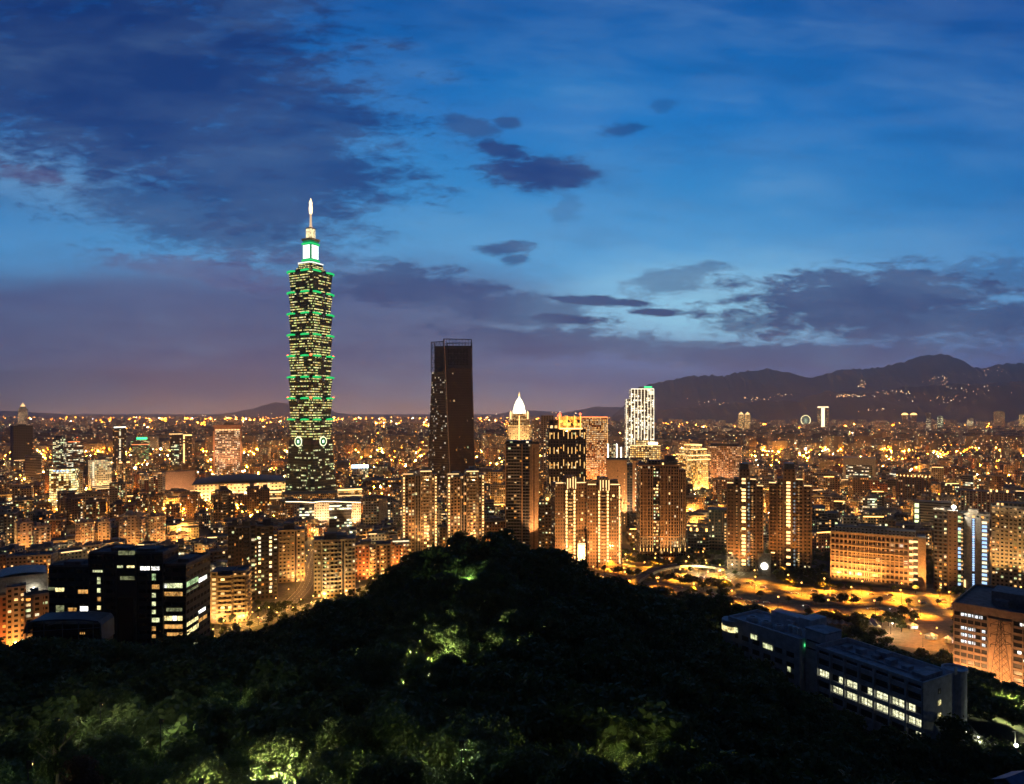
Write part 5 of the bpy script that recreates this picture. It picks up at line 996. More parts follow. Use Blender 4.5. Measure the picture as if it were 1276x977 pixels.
RD4, N4 = ribbon('road', pxs([(740, 702), (745, 690), (700, 668), (640, 650), (560, 640)]), 14, .045)
RD5, N5 = ribbon('road', pxs([(150, 815), (262, 792), (320, 775), (380, 758), (440, 738), (500, 722), (560, 700)]), 14, .06)
RD6, N6 = ribbon('road', pxs([(330, 772), (365, 750), (384, 728), (388, 700), (396, 680), (440, 662)]), 10, .075)
RD7, N7 = ribbon('road', pxs([(0, 700), (60, 668), (130, 650), (250, 640)]), 10, .045)
# paved forecourts lit by the highway lamps
def plaza(name, corners, z, mat): m = MB(); m.face([(*GX(*c), z) for c in corners]); tag(m.build(name, mat), kind='structure')
M_pave = plain('paving', (.3, .27, .22), .85, scale=.15)
plaza('pavement', [(1025, 741), (1170, 746), (1170, 733), (1025, 731)], .012, M_pave); plaza('pavement', [(735, 702), (900, 716), (900, 698), (745, 690)], .012, M_pave)
plaza('pavement', [(1090, 800), (1280, 830), (1280, 772), (1095, 766)], .02, plain('red_court', (.3, .2, .14), .85, scale=.3))
plaza('pavement', [(1000, 792), (1070, 800), (1095, 766), (1030, 762)], .016, plain('pale_court', (.26, .25, .22), .85, scale=.3))
# elevated ramp sweeping off the highway
rp = [Vector((*GX(*p), 0)) for p in [(790, 728), (812, 719), (835, 713), (858, 711), (880, 712), (905, 716)]]
for _ in range(2):
    Q = [rp[0]]
    for a, c_ in zip(rp, rp[1:]): Q += [a.lerp(c_, .25), a.lerp(c_, .75)]
    rp = Q+[rp[-1]]
ramp = thing('flyover_ramp', 'pale curved elevated ramp with bright parapet sweeping over the lamp-lit interchange', 'flyover', (rp[0].x, rp[0].y, 0))
m = MB(); pm = MB(); pr = MB(); o0 = rp[0]
for i in range(len(rp)-1):
    a, c_ = rp[i]-o0, rp[i+1]-o0; d = (c_-a).normalized(); n = Vector((-d.y, d.x, 0)); f = lambda t_: 5.5*min(1, .35+3*t_*(1.15-t_)) ; za, zc = f(i/len(rp)), f((i+1)/len(rp))
    w_ = 4.5
    m.face([a-n*w_+Vector((0, 0, za)), c_-n*w_+Vector((0, 0, zc)), c_+n*w_+Vector((0, 0, zc)), a+n*w_+Vector((0, 0, za))])
    for s_ in (-1, 1):
        e0, e1 = a+n*w_*s_, c_+n*w_*s_; pr.face([e0+Vector((0, 0, za-1.2)), e1+Vector((0, 0, zc-1.2)), e1+Vector((0, 0, zc+1)), e0+Vector((0, 0, za+1))]); e2, e3 = e0-n*.3*s_, e1-n*.3*s_
        pr.face([e0+Vector((0, 0, za+1)), e1+Vector((0, 0, zc+1)), e3+Vector((0, 0, zc+1)), e2+Vector((0, 0, za+1))]); pr.face([e2+Vector((0, 0, za)), e3+Vector((0, 0, zc)), e3+Vector((0, 0, zc+1)), e2+Vector((0, 0, za+1))])
    if i % 4 == 2: pm.tube((a.x, a.y, 0), (a.x, a.y, za-1), .9, .9, 8)
m.build('deck', M_asph, ramp); pr.build('parapet_wall', plain('pale_parapet', (.55, .52, .45)), ramp)
for i in range(2, len(rp)-1, 4):
    a = rp[i]-o0; f_ = 5.5*min(1, .35+3*i/len(rp)*(1.15-i/len(rp))); MB().tube((a.x, a.y, 0), (a.x, a.y, f_-.1), .9, .9, 8).build('pier', M_conc, ramp)
ORD = 'first second third fourth fifth sixth seventh eighth ninth tenth eleventh twelfth thirteenth fourteenth fifteenth sixteenth seventeenth eighteenth nineteenth twentieth twenty-first twenty-second twenty-third twenty-fourth twenty-fifth twenty-sixth twenty-seventh twenty-eighth twenty-ninth thirtieth'.split()
ORD += ['thirty-'+o for o in ORD[:9]]+['fortieth']+['forty-'+o for o in ORD[:9]]+['fiftieth']+['fifty-'+o for o in ORD[:9]]
def along(P, N, off, step, kind, what, group, start=0., jit=0.):
    acc = start; n = 0
    for a, c_, nn in zip(P, P[1:], N):
        l = (c_-a).length; t_ = acc
        while t_ < l:
            p = a.lerp(c_, t_/l)+nn*off; px = CX+p.x/p.y*F
            if -20 < px < 1295 and (p.y < 900):
                lamp(kind, p.x+rng.uniform(-jit, jit), p.y+rng.uniform(-jit, jit), f'{ORD[n]} {what}', group, math.atan2(nn.y, nn.x)+(math.pi if off > 0 else 0)); n += 1
            t_ += step
        acc = t_-l
along(HW1, N1, 13, 30, 'sod', 'sodium lamp along the far kerb of the highway, counting from the mound', 'lamps along the highway')
along(HW1, N1, -13.2, 34, 'sod', 'sodium lamp on the highway median, counting from the mound', 'lamps along the highway', 12)
along(HW2, N2, -11, 32, 'sod', 'sodium lamp along the near kerb of the highway, counting from the mound', 'lamps along the highway', 18)
along(RD3, N3, 6.5, 30, 'white', 'white-green lamp on the side street by the twin towers', 'side street lamps')
along(RD5, N5, 7.6, 13, 'tiny', 'small lamp on the tree-lined road behind the black office, far kerb', 'lamps on the tree-lined road', 0, 1.5)
along(RD5, N5, -7.6, 15, 'tiny', 'small lamp on the tree-lined road behind the black office, near kerb', 'lamps on the tree-lined road', 9, 1.5)
along(RD6, N6, 5.6, 26, 'alley', 'orange lamp in the street beside the curved-balcony tower', 'lamps beside the curved-balcony tower')
along(RD4, N4, 7.6, 34, 'warm', 'lamp on the avenue passing the lit-column towers', 'avenue lamps')
for i, (x, y, k) in enumerate([(756, 694, 'sod'), (772, 699, 'white'), (792, 697, 'sod'), (815, 703, 'sod'), (838, 701, 'sod'), (856, 707, 'sod'), (874, 700, 'sod'), (846, 724, 'sod'), (820, 735, 'sod'), (880, 727, 'sod'), (1140, 787, 'alley'), (1165, 798, 'alley'), (1180, 810, 'alley'), (1110, 790, 'white'),
                               (1150, 806, 'alley'), (870, 715, 'white'), (1060, 722, 'white'), (1090, 726, 'white'), (1250, 780, 'alley'), (1270, 800, 'alley'), (1200, 842, 'alley'), (780, 712, 'sod'), (902, 735, 'sod'), (930, 762, 'tiny'), (1225, 770, 'sod')]):
    p = GX(x, y)
    if tz(*p) < 14: lamp(k, *p, f'{ORD[i]} lone lamp on the paved interchange, counting from the mound outward', 'lone interchange lamps')

# ------------------------------------------------------------------ ordinary blocks of the city, one object each
LM = [('the tall green tower', 382, 1159), ('the dark skyscraper', 562, 1174), ('the domed tower', 647, 1500), ('the brilliant white tower', 797, 1350), ('the golden stepped building', 864, 1150), ('the pilastered tower', 823, 690), ('the twin towers', 958, 640),
      ('the long orange office', 1093, 585), ('the blue-lit tower', 1213, 568), ('the white boxy building', 1070, 1300), ('the wavy-lit hotel', 408, 880), ('the curved-roof arena', 300, 1180), ('the peach slab', 283, 1500), ('the yellow glass office', 80, 1060), ('the far blackish slab', 27, 1640), ('the black office', 160, 420),
      ('the long pink slab', 216, 1200), ('the colonnaded block', 1138, 1050), ('the streaked dark tower', 705, 800), ('the orange gridded slab', 740, 1200), ('the arcade-lit block', 1226, 900), ('the brown gridded office', 902, 1230), ('the amber-spined tower', 225, 1590)]
LMW = [(n_, (x-CX)/F*D, D) for n_, x, D in LM]
kinds = [('tan', 'tan'), ('cream', 'cream'), ('brown', 'brown'), ('grey', 'grey'), ('dbrown', 'dark brown'), ('red', 'brick-red'), ('pale', 'pale'), ('tan', 'tan'), ('dbrown', 'dark brown'), ('dgrey', 'dark grey'), ('off', 'ribbon-windowed'), ('brown', 'brown')]
occ = [(b_[0], b_[1], b_[2]) for b_ in BL]; roadpts = [(p.x, p.y, 17 if P_ in (HW1, HW2) else 13) for P_ in (HW1, HW2, RD3, RD4, RD5, RD6, RD7) for a, c_ in zip(P_, P_[1:]) for p in [a.lerp(c_, k/3) for k in range(3)]]
def ok_place(x, y, r, g=1.05):
    for (a, c_, q) in occ:
        if (a-x)**2+(c_-y)**2 < ((r+q)*g)**2: return False
    for (a, c_, q) in roadpts:
        if (a-x)**2+(c_-y)**2 < (r+q)**2: return False
    return True
def hides(px, pw, top, D):
    for (_, _, _, x0, x1, yt, Dh, l) in BL:
        if D < Dh and px+pw/2 > x0-1 and px-pw/2 < x1+1:
            yb = HY+CAMZ*F/Dh; keep = .72 if Dh < 1000 else .6
            if l in ('tall', 'dark'): keep = .93
            if top < yt+keep*(yb-yt): return True
    return False
rng = random.Random(21); fills = []
def limit(x):
    return 722 if x < 262 else (728 if x < 330 else (700 if x < 505 else (684 if x < 690 else (678 if x < 860 else 690))))
tries = 0
TARGET = 290
cand = []
while len(fills) < 1500 and tries < 26000:
    tries += 1
    px = rng.uniform(-15, 1292); r_ = rng.random(); yb = 560+(limit(px)-560)*r_**.75; D = GD(yb); X = (px-CX)/F*D
    w = rng.choice([14, 17, 20, 24, 28, 34]); d = rng.uniform(11, 20); H = rng.choice([9, 12, 14, 16, 18, 20, 22, 24, 28, 34, 40, 48] if D < 1300 else [8, 10, 12, 15, 18, 20, 24, 28, 36])
    if px > 855 and D < 1000: H = min(H, 34)
    if yb > 690: H = min(H, 24)
    top = HY+(CAMZ-H)/D*F; pw = w/D*F
    if hides(px, pw*1.25, top, D) or not ok_place(X, D, max(w, d)*.5, .98): continue
    occ.append((X, D, max(w, d)*.5)); fills.append((X, D, w, d, H, px, yb))
fills.sort(key=lambda q: -(q[2]*q[4])/q[1]**2)
ind, rest = fills[:TARGET], fills[TARGET:]
cnt = {}
rows_ = []
for f_ in ind:
    X, D = f_[0], f_[1]; n_, lx, ly = min(LMW, key=lambda q: math.hypot(q[1]-X, (q[2]-D)*.6)); rel = 'behind' if D > ly+25 else ('before' if D < ly-25 else 'level with'); rows_.append((n_, rel, math.hypot(lx-X, ly-D), f_))
rows_.sort(key=lambda q: (q[0], q[1], q[2]))
grade = [0]*10
for (n_, rel, _, (X, D, w, d, H, px, yb)) in rows_:
    k = cnt.get((n_, rel), 0); cnt[(n_, rel)] = k+1; kind, cname = rng.choice(kinds); rf = rng.randint(0, 4)
    rfn = ['with a stair hut', 'with rooftop water tanks', 'with a stepped top', 'with a roof mast', 'with a lit roof edge'][rf]; sz = 'squat' if H < 16 else ('tall' if H > 30 else 'mid-height')
    lb = f'{sz} {cname} block {rfn}, {ORD[k]} nearest {rel} {n_}'
    if len(lb.split()) > 16: lb = lb.replace('with rooftop water tanks', 'with rooftop tanks').replace('with a ', 'with ')
    th = math.atan(X/D)
    b = Bld.__new__(Bld); b.w, b.d, b.h, b.z0, b.D = w, d, H, 0, D; b.x, b.y = X, D; b.rz = -th*.5+rng.choice([0, .2, -.25, .5, -.5, .1]); b.seed = rng.randint(1, 600)
    b.root = thing('office_block' if kind == 'off' else 'apartment_block', lb, 'building', (X, D, 0), b.rz); mat = FA[kind]; tall = H
    if rf == 2: b.body(mat, -.5, .1); b.body(mat, .1, .5, -.46, .46, z1=H-5)
    elif w > 20 and rng.random() < .6: b.body(mat, -.5, -.08); b.body(mat, -.04, .5, -.44, .5, z1=H-rng.choice([0, 3])); b.body(M_dconc, -.1, .0, -.36, .4, z1=H-2, name='link')
    else: b.body(mat)
    if rf == 0 or rf == 2: b.hut(rng.uniform(-.2, .2), 0, .3, .4, 3.5, z=H if rf == 0 else H-5+5)
    if rf == 1: b.tank(-.2, .1); b.tank(.15, -.1)
    if rf == 3: b.mast(.2, 0, 7); b.hut(-.1, 0, .2, .3, 3)
    if rf == 4: b.strip(-.45, rng.choice([0, .45]), H+.1, rng.choice([G_line, G_line, G_gold, G_sod]), -.5, .9)
    if D < 1150: b.parapet(M_conc if kind != 'dbrown' else M_dconc)
    if D < 1050 and rng.random() < .7: b.balc(-.4, -.1, mat=M_conc if kind != 'dbrown' else M_dconc); 
    if D < 1000:
        for x_ in (.15, .3): b.lights(x_, 4, H-3, 3.3, [G_win, G_amb, G_winw, G_wing], 1.3, 1.3, prob=.3)
tag_ = 0
# the remaining ordinary blocks, nobody could single out
mats_r = ['tan', 'cream', 'brown', 'grey', 'dbrown', 'red', 'dgrey']
FF = {'tan': facade('far_tan', (.42, .33, .24), .07, .2, .25, .85, 3.0), 'cream': facade('far_cream', (.5, .44, .36), .05, .2, .25, .85, 3.0), 'brown': facade('far_brown', (.22, .17, .13), .06, .2, .25, .85, 3.2)}
FF['grey'] = FF['cream']; FF['dbrown'] = FF['brown']; FF['red'] = FF['brown']; FF['dgrey'] = FF['tan']
def rest_mesh(name, items, seed, FA=FA):
    r = random.Random(seed); m = MB()
    for (X, D, w, d, H, _, _) in items:
        a = r.uniform(-.6, .6); ca, sa = math.cos(a), math.sin(a); mi = r.randrange(7)
        rot = lambda q: (X+q[0]*ca-q[1]*sa, D+q[0]*sa+q[1]*ca)
        o = [rot(q) for q in ((-w/2, -d/2), (w/2, -d/2), (w/2, d/2), (-w/2, d/2))]; m.prism(o, o, 0, H, 3.2 if D < 2500 else 4.5, 3.3 if D < 2500 else 4.5, r.randint(1, 700), wall=mi, roof=7)
        o = [rot(q) for q in ((-w*.2, -d*.2), (w*.15, -d*.2), (w*.15, d*.2), (-w*.2, d*.2))]; m.prism(o, o, H-.1, H+3.5, 3.2, 3.3, 0, wall=7, roof=7)
    o = m.build(name, [FA[k] for k in mats_r]+[M_roof]); tag(o, 'dense small city blocks with scattered lit windows filling the ground between the towers', 'city blocks', kind='stuff'); return o
rest_mesh('city_blocks', rest, 5)
farb = []; r = random.Random(9)
for _ in range(4600):
    yb = 523+42*r.random()**1.15; D = GD(yb); px = r.uniform(-30, 1306)
    if any(l in ('tall', 'dark') and False for l in ()): continue
    H = r.choice([14, 18, 22, 28, 35, 45, 60])*(1 if D < 5000 else 1.1); farb.append(((px-CX)/F*D, D, r.uniform(22, 75), r.uniform(20, 50), H, px, yb))
rest_mesh('distant_city_blocks', farb, 6, FF)['label'] = 'hazy sea of distant low city blocks reaching to the mountains'

# lamps among the blocks
r = random.Random(33); used_l = 0; lc = {}
for (n_, rel, _, (X, D, w, d, H, px, yb)) in rows_:
    if r.random() < (.58 if D < 1500 else .3):
        th = math.atan(X/D); q = d*.5+r.uniform(6, 10); x, y = X-math.sin(th)*q+r.uniform(-.3, .3)*w, D-math.cos(th)*q
        k = lc.get((n_, rel), 0); lc[(n_, rel)] = k+1; kd = r.choice(['warm', 'big', 'big', 'warm', 'white']) if D > 800 else r.choice(['warm', 'warm', 'alley', 'white'])
        lamp(kd, x, y, f'{ORD[k]} nearest street lamp {rel} {n_}', 'street lamps among the blocks', z=0.0)
# uncountable far lights: lamps, signs and floodlights out to the foot of the mountains
def far_lights(name, n, cols, fn, seed):
    r = np.random.RandomState(seed); m = MB(); rr = random.Random(seed)
    for i in range(n):
        px, yb, sz, mi, z = fn(rr); D = GD(yb); X = (px-CX)/F*D; s_ = sz*D/F*.5
        v = [(X+s_, D, z), (X-s_, D, z), (X, D+s_, z), (X, D-s_, z), (X, D, z+s_), (X, D, z-s_)]
        for q in ((0, 2, 4), (2, 1, 4), (1, 3, 4), (3, 0, 4), (2, 0, 5), (1, 2, 5), (3, 1, 5), (0, 3, 5)): m.face([v[k] for k in q], None, mi)
    o = m.build(name, cols); tag(o, 'countless far street and sign lights of the hazy city', 'city lights', kind='stuff'); return o
FL = [glow('far_sodium', (1, .27, .012), 34, True), glow('far_gold', (1, .4, .05), 42, True), glow('far_white', (1, .72, .4), 40, True), glow('far_dim', (1, .3, .03), 10), glow('far_blue', (.5, .7, 1), 20), glow('far_green', (.25, 1, .5), 8), glow('far_red', (1, .15, .06), 14)]
STREETS = []
_r = random.Random(71)
for _ in range(210):            # the streets that carry the far lights
    yb = 522.5+44*_r.random()**1.2; D = GD(yb); X = (_r.uniform(-20, 1296)-CX)/F*D; a = _r.choice([.12, .12, 1.69, 1.69, .8]); L_ = _r.uniform(300, 1500); STREETS.append((X, D, math.cos(a)*L_, math.sin(a)*L_))
def fl1(r):
    if r.random() < .62:
        for _ in range(9):
            X, D, dx, dy = r.choice(STREETS); k = r.uniform(-.5, .5); X, D = X+dx*k+r.uniform(-6, 6), D+dy*k+r.uniform(-6, 6)
            if D > 1500 and abs(X/D*F) < 670: return CX+X/D*F, HY+CAMZ*F/D, r.choice([.9, 1.2, 1.6, 2.0]), r.choices([0, 1, 2], [6, 4, 1])[0], r.uniform(9, 22)
    yb = 521.5+40*r.random()**1.5; mi = r.choices(range(7), [30, 24, 12, 36, 1.6, 1.2, 1.6])[0]; return r.uniform(-10, 1290), yb, r.choice([.8, 1.0, 1.4, 1.8]) * (2.3 if r.random() < .05 else 1), mi, r.uniform(9, 30)
def fl2(r):
    for _ in range(12):
        q = fl2_(r); D = GD(q[1])
        if ok_place((q[0]-CX)/F*D, D, 1.2, .92): break
    return q
def fl2_(r):
    yb = 562+90*r.random()**1.3; mi = r.choices(range(7), [30, 24, 10, 36, 1.2, 1.5, 1.2])[0]; return r.uniform(-10, 1290), yb, r.choice([.8, 1.1, 1.4, 2.0]), mi, r.uniform(5, 16)
far_lights('distant_city_lights', 7500, FL, fl1, 1); far_lights('street_lights_between_blocks', 2800, [glow('block_sodium', (1, .3, .018), 260, True), glow('block_gold', (1, .42, .06), 240, True), glow('block_white', (1, .7, .35), 170, True)]+FL[3:], fl2, 2)['label'] = 'scattered small lights in the streets between the nearer blocks'
def rowl(pts, n, mi, sz=1.1, z=14, j=.35):
    def f(r):
        t_ = r.random()*(len(pts)-1); i = min(int(t_), len(pts)-2); u = t_-i
        return pts[i][0]+(pts[i+1][0]-pts[i][0])*u, pts[i][1]+(pts[i+1][1]-pts[i][1])*u+r.uniform(-j, j), sz*r.uniform(.7, 1.3), r.choice(mi), z
    return f
for k, (pts, n, mi, sz) in enumerate([([(870, 538.5), (960, 539), (1060, 537.5), (1180, 538), (1285, 540)], 260, [0, 1, 1, 2], 1.4), ([(1110, 546), (1140, 561), (1200, 549), (1285, 545)], 90, [0, 1, 1], 1.6), ([(1050, 560), (1110, 556), (1180, 556), (1285, 552)], 90, [0, 1], 1.5), ([(1128, 536), (1134, 548), (1140, 562)], 34, [0, 1, 2], 1.9),
                                      ([(420, 533), (480, 531), (530, 534)], 60, [0, 1], 1.3), ([(30, 537), (120, 534), (250, 536), (350, 533)], 130, [0, 1, 2, 0], 1.4), ([(50, 531), (130, 545)], 20, [2, 1], 2.4), ([(600, 533), (720, 535), (800, 533), (900, 534)], 90, [0, 1, 0], 1.4), ([(1215, 545), (1285, 541)], 40, [1, 2], 2.2), ([(310, 556), (343, 560)], 16, [4, 2, 4], 3), ([(820, 552), (912, 548)], 7, [2, 1], 4)]):
    far_lights('distant_road_lights', n, FL, rowl(pts, n, mi, sz), 50+k)['label'] = 'glowing line of lamps on a far elevated road'
# village lights on the mountain slopes
m = MB(); r = random.Random(4)
for (cx_, cy_, sx, sy, n) in [(1055, 493, 32, 2.5, 45), (1120, 489, 26, 3, 22), (1170, 474, 16, 6, 22), (1210, 484, 40, 6, 14), (940, 497, 24, 3, 14), (975, 492, 10, 1.5, 10), (890, 502, 40, 4, 14), (1075, 480, 7, 5, 12), (1240, 463, 30, 8, 10), (1180, 496, 80, 8, 26), (300, 517, 60, 3, 10), (690, 516, 60, 3, 10), (1090, 511, 25, 2, 14)]:
    for _ in range(n):
        x, y = r.gauss(cx_, sx*.5), r.gauss(cy_, sy*.5); D = 7350 if y > 499 else 7700; D = 7100+max(0, (505-y))*26; s_ = .3*D/F*r.uniform(.5, 1.3); p = PX(x, y, D)
        m.ball((p.x, p.y, p.z), s_, 4, 3, r.choice([0, 1, 1, 2]))
tag(m.build('hillside_village_lights', [glow('village_amber', (1, .4, .12), 7), glow('village_gold', (1, .55, .22), 9), glow('village_white', (1, .75, .45), 10)]), 'tiny warm village lights dotted over the mountain slopes', 'village lights', kind='stuff')

# ------------------------------------------------------------------ near buildings on the slope
def room(name, col, s, sc=.55):
    if name in MC: return MC[name]
    m = bpy.data.materials.new(name); m.use_nodes = True; t = NT(m.node_tree)
    g = t.node('ShaderNodeNewGeometry'); n = t.noise(g.outputs['Position'], sc, 5, .7); n2 = t.noise(g.outputs['Position'], sc*3.5, 2)
    e = t.node('ShaderNodeEmission'); t.put(e.inputs[0], t.mix(t.smooth(n2, .35, .65), col, tuple(min(1, x*1.25+.04) for x in col))); t.put(e.inputs[1], t.m('MULTIPLY', t.smooth(n, .32, .66, .12, 1.35), s))
    o = t.node('ShaderNodeOutputMaterial'); t.link(e.outputs[0], o.inputs[0]); m.cycles.emission_sampling = 'NONE'; MC[name] = m; return m
RM = {'w': room('room_warm', (1, .72, .3), 1.5), 'o': room('room_orange', (1, .42, .1), .8), 'W': room('room_white', (1, .95, .78), 2.6), 'g': room('room_green', (.6, 1, .4), .75), 'd': room('room_dim', (.8, .9, .4), .22), 'y': room('room_yellow_green', (.9, 1, .45), 1.0), 'i': room('room_institute', (1, .95, .5), 1.25, 1.1)}
def window(parent, mat, p0, p1, z0, z1, nm=3, out=(0, -1), rows=1, fr=None):
    """lit window on a wall between two plan points, with its frame as a sub-part"""
    p0, p1 = Vector((*p0, 0)), Vector((*p1, 0)); n = Vector((*out, 0)); m = MB(); L = (p1-p0).length; n_ = n*.06
    m.face([(*(p0+n_).xy, z0), (*(p1+n_).xy, z0), (*(p1+n_).xy, z1), (*(p0+n_).xy, z1)]); w = m.build('window', mat, parent)
    f = MB(); n0 = n*.1
    for i in range(nm+1):
        a = p0.lerp(p1, i/nm)+n0; f.tube((a.x, a.y, z0), (a.x, a.y, z1), .05, n=4)
    for j in range(rows+1):
        z = z0+(z1-z0)*j/rows; a, c_ = p0+n0, p1+n0; f.tube((a.x, a.y, z), (c_.x, c_.y, z), .05, n=4)
    f.build('window_frame', fr or M_dark, w); return w
D0 = 294; bo = thing('office_block', 'big unlit black office with scattered lit rooms, its roof dark against the city', 'building', (0, D0, 24), 0)
k0 = D0/F
def bx(x): return (x-CX)*k0
def bz(y): return CAMZ-(y-HY)*k0-24
MK = facade('black_office_wall', (.022, .022, .026), 0, .1, .3, .72, 0, glass=(.008, .009, .012), rough=.5)
MKr = plain('black_office_roof', (.10, .11, .14), .8, scale=.3, var=.4)
for (x0, x1, yt, y0, y1, nm) in ((57, 111.5, 708, 2, 14, 'left_wing'), (111, 203, 690, 0, 14, 'centre_block'), (203, 230, 706, 1.5, 25, 'right_wing')):
    m = MB(); m.tower(bx(x0), bx(x1)-.02, y0, y1, 0, bz(yt), cw=3.5, ch=3.6, seed=3); m.build(nm, [MK, MKr], bo); q = MB(); X0, X1, Z = bx(x0), bx(x1), bz(yt)
    q.box(X0, X1, y0, y0+.3, Z, Z+.9); q.box(X0, X1, y1-.3, y1, Z, Z+.9); q.box(X0, X0+.3, y0+.3, y1-.3, Z, Z+.9); q.box(X1-.3, X1, y0+.3, y1-.3, Z, Z+.9); q.build('roof_parapet', plain('office_coping', (.09, .10, .12), .6), bo)
q = MB(); q.box(bx(128), bx(150), 6, 11, bz(690), bz(690)+1.4); q.box(bx(162), bx(186), 5, 12, bz(690), bz(690)+1.1); q.box(bx(68), bx(90), 6, 11, bz(708), bz(708)+1.5); q.box(bx(210), bx(224), 8, 18, bz(706), bz(706)+1.6); q.build('roof_plant', MKr, bo)
q = MB(); q.box(bx(146), bx(170), -.8, 0, 0, bz(693)); q.build('centre_bay', [MK, MKr], bo)
q = MB()
for x_ in (111, 129, 146, 170, 188, 203): q.box(bx(x_)-.25, bx(x_)+.25, -.35 if x_ not in (146, 170) else -1.1, 0, 0, bz(690))
q.build('black_piers', plain('black_pier', (.03, .03, .035), .5), bo)
WZ = [(582, 612, 257, 270, 'y'), (630, 670, 257, 270, 'w'), (697, 793, 262, 282, 'W'), (461, 518, 280, 292, 'y'), (597, 675, 310, 330, 'd'), (588, 672, 184, 206, 'd'), (483, 500, 315, 350, 'y'), (483, 500, 370, 393, 'y'), (483, 502, 413, 436, 'o'), (483, 502, 457, 478, 'w'), (483, 500, 498, 520, 'o'), (755, 775, 298, 332, 'g'), (755, 793, 352, 375, 'o'), (755, 775, 394, 417, 'y'), (755, 775, 437, 459, 'y'),
      (755, 775, 478, 499, 'y'), (755, 793, 517, 540, 'y'), (755, 775, 560, 582, 'o'), (755, 775, 600, 618, 'o'), (240, 275, 365, 382, 'd'), (275, 320, 368, 388, 'w'), (388, 438, 377, 398, 'o'), (278, 320, 455, 510, 'd'), (338, 382, 467, 490, 'o'), (398, 442, 460, 485, 'W'), (812, 908, 345, 370, 'y'), (812, 832, 348, 369, 'W'), (812, 908, 388, 410, 'o'), (826, 906, 468, 486, 'd'), (812, 856, 508, 532, 'w'), (858, 880, 508, 532, 'W'), (882, 908, 508, 532, 'w'),
      (818, 908, 550, 572, 'o'), (830, 908, 590, 608, 'o'), (850, 908, 670, 692, 'w'), (818, 850, 755, 770, 'o'), (868, 880, 752, 768, 'o')]
for (a, c_, e_, f_, k) in WZ:
    x0, x1, y1, y0 = a/3.9875, c_/3.9875, 640+e_/3.9875, 640+f_/3.9875; yy_ = 2 if x1 < 111 else (-.8 if x0 > 145.8 and x1 < 171 else (0 if x0 < 203 and x1 <= 203.5 else 1.5))
    s_ = (D0+yy_)/F; X0, X1 = (x0-CX)*s_, (x1-CX)*s_; zf = lambda y: CAMZ-(y-HY)*s_-24
    window(bo, RM[k], (X0, yy_), (X1, yy_), zf(y0), zf(y1), max(1, round((X1-X0)/1.5)), rows=1 if f_-e_ < 30 else 2)
Xs = bx(230)
for (a, c_, e_, f_, k) in [(925, 985, 325, 352, 'g'), (986, 1028, 312, 334, 'W'), (925, 985, 366, 380, 'd'), (985, 1020, 472, 490, 'W'), (986, 1028, 510, 530, 'o'), (925, 985, 525, 545, 'w'), (928, 986, 562, 586, 'w'), (928, 986, 637, 660, 'y'), (930, 985, 718, 740, 'o'), (985, 1005, 705, 718, 'W'), (925, 960, 750, 775, 'd')]:
    x0, x1, y1, y0 = a/3.9875, c_/3.9875, 640+e_/3.9875, 640+f_/3.9875
    Da, Db = Xs*F/(x0-CX), Xs*F/(x1-CX); Dm = (Da+Db)/2; zf = lambda y: CAMZ-(y-HY)/F*Dm-24
    Da, Db = max(Da, D0+1.6), min(Db, D0+24.6)
    if Db-Da > .5: window(bo, RM[k], (Xs, Da-D0), (Xs, Db-D0), zf(y0), zf(y1), max(1, round((Db-Da)/2)), out=(1, 0))
# annex with curved bluish glass roof in front of it
D1 = 262; an = thing('annex', 'low annex with faceted bluish glass roof in front of the black office', 'building', (0, D1, 30), 0); k1 = D1/F
ax_ = lambda x: (x-CX)*k1
az = lambda y: CAMZ-(y-HY)*k1-30
m = MB(); m.tower(ax_(36), ax_(124), 2, 9, 0, az(780), cw=3, ch=3.4, seed=8); m.build('body', [MK, MKr], an)
m = MB(); ar = [(30, 790), (34, 777), (42, 773), (70, 771), (100, 770.5), (124, 773), (128, 778), (128.5, 800)]
for (a, ya), (c_, yc) in zip(ar, ar[1:]):
    m.face([(ax_(a), -1, az(ya)), (ax_(c_), -1, az(yc)), (ax_(c_)-.3, 8, az(yc)+.5), (ax_(a)-.3, 8, az(ya)+.5)]); m.face([(ax_(a), -1, az(ya)-.5), (ax_(c_), -1, az(yc)-.5), (ax_(c_), -1, az(yc)), (ax_(a), -1, az(ya))])
m.face([(ax_(60), -1.2, az(779)), (ax_(92), -1.2, az(771.5)), (ax_(96), 6, az(770)+.5), (ax_(64), 6, az(777)+1)]); m.build('glass_roof', plain('blue_glass_roof', (.035, .06, .10), .5, .0, .5, .25), an)
m = MB()
for x_ in (36, 57, 80, 100, 118, 127): m.tube((ax_(x_), -1, 0), (ax_(x_), -1, az(774)), .18, n=5)
m.tube((ax_(36), -1, az(786)), (ax_(127), -1, az(781)), .15, n=5); m.build('canopy_frame', plain('blue_steel', (.12, .16, .22), .5, .5), an)
for i in range(3): window(an, RM['o'], (ax_(95.5+2.4*i), 2), (ax_(97.2+2.4*i), 2), az(792.5), az(789.5), 1)

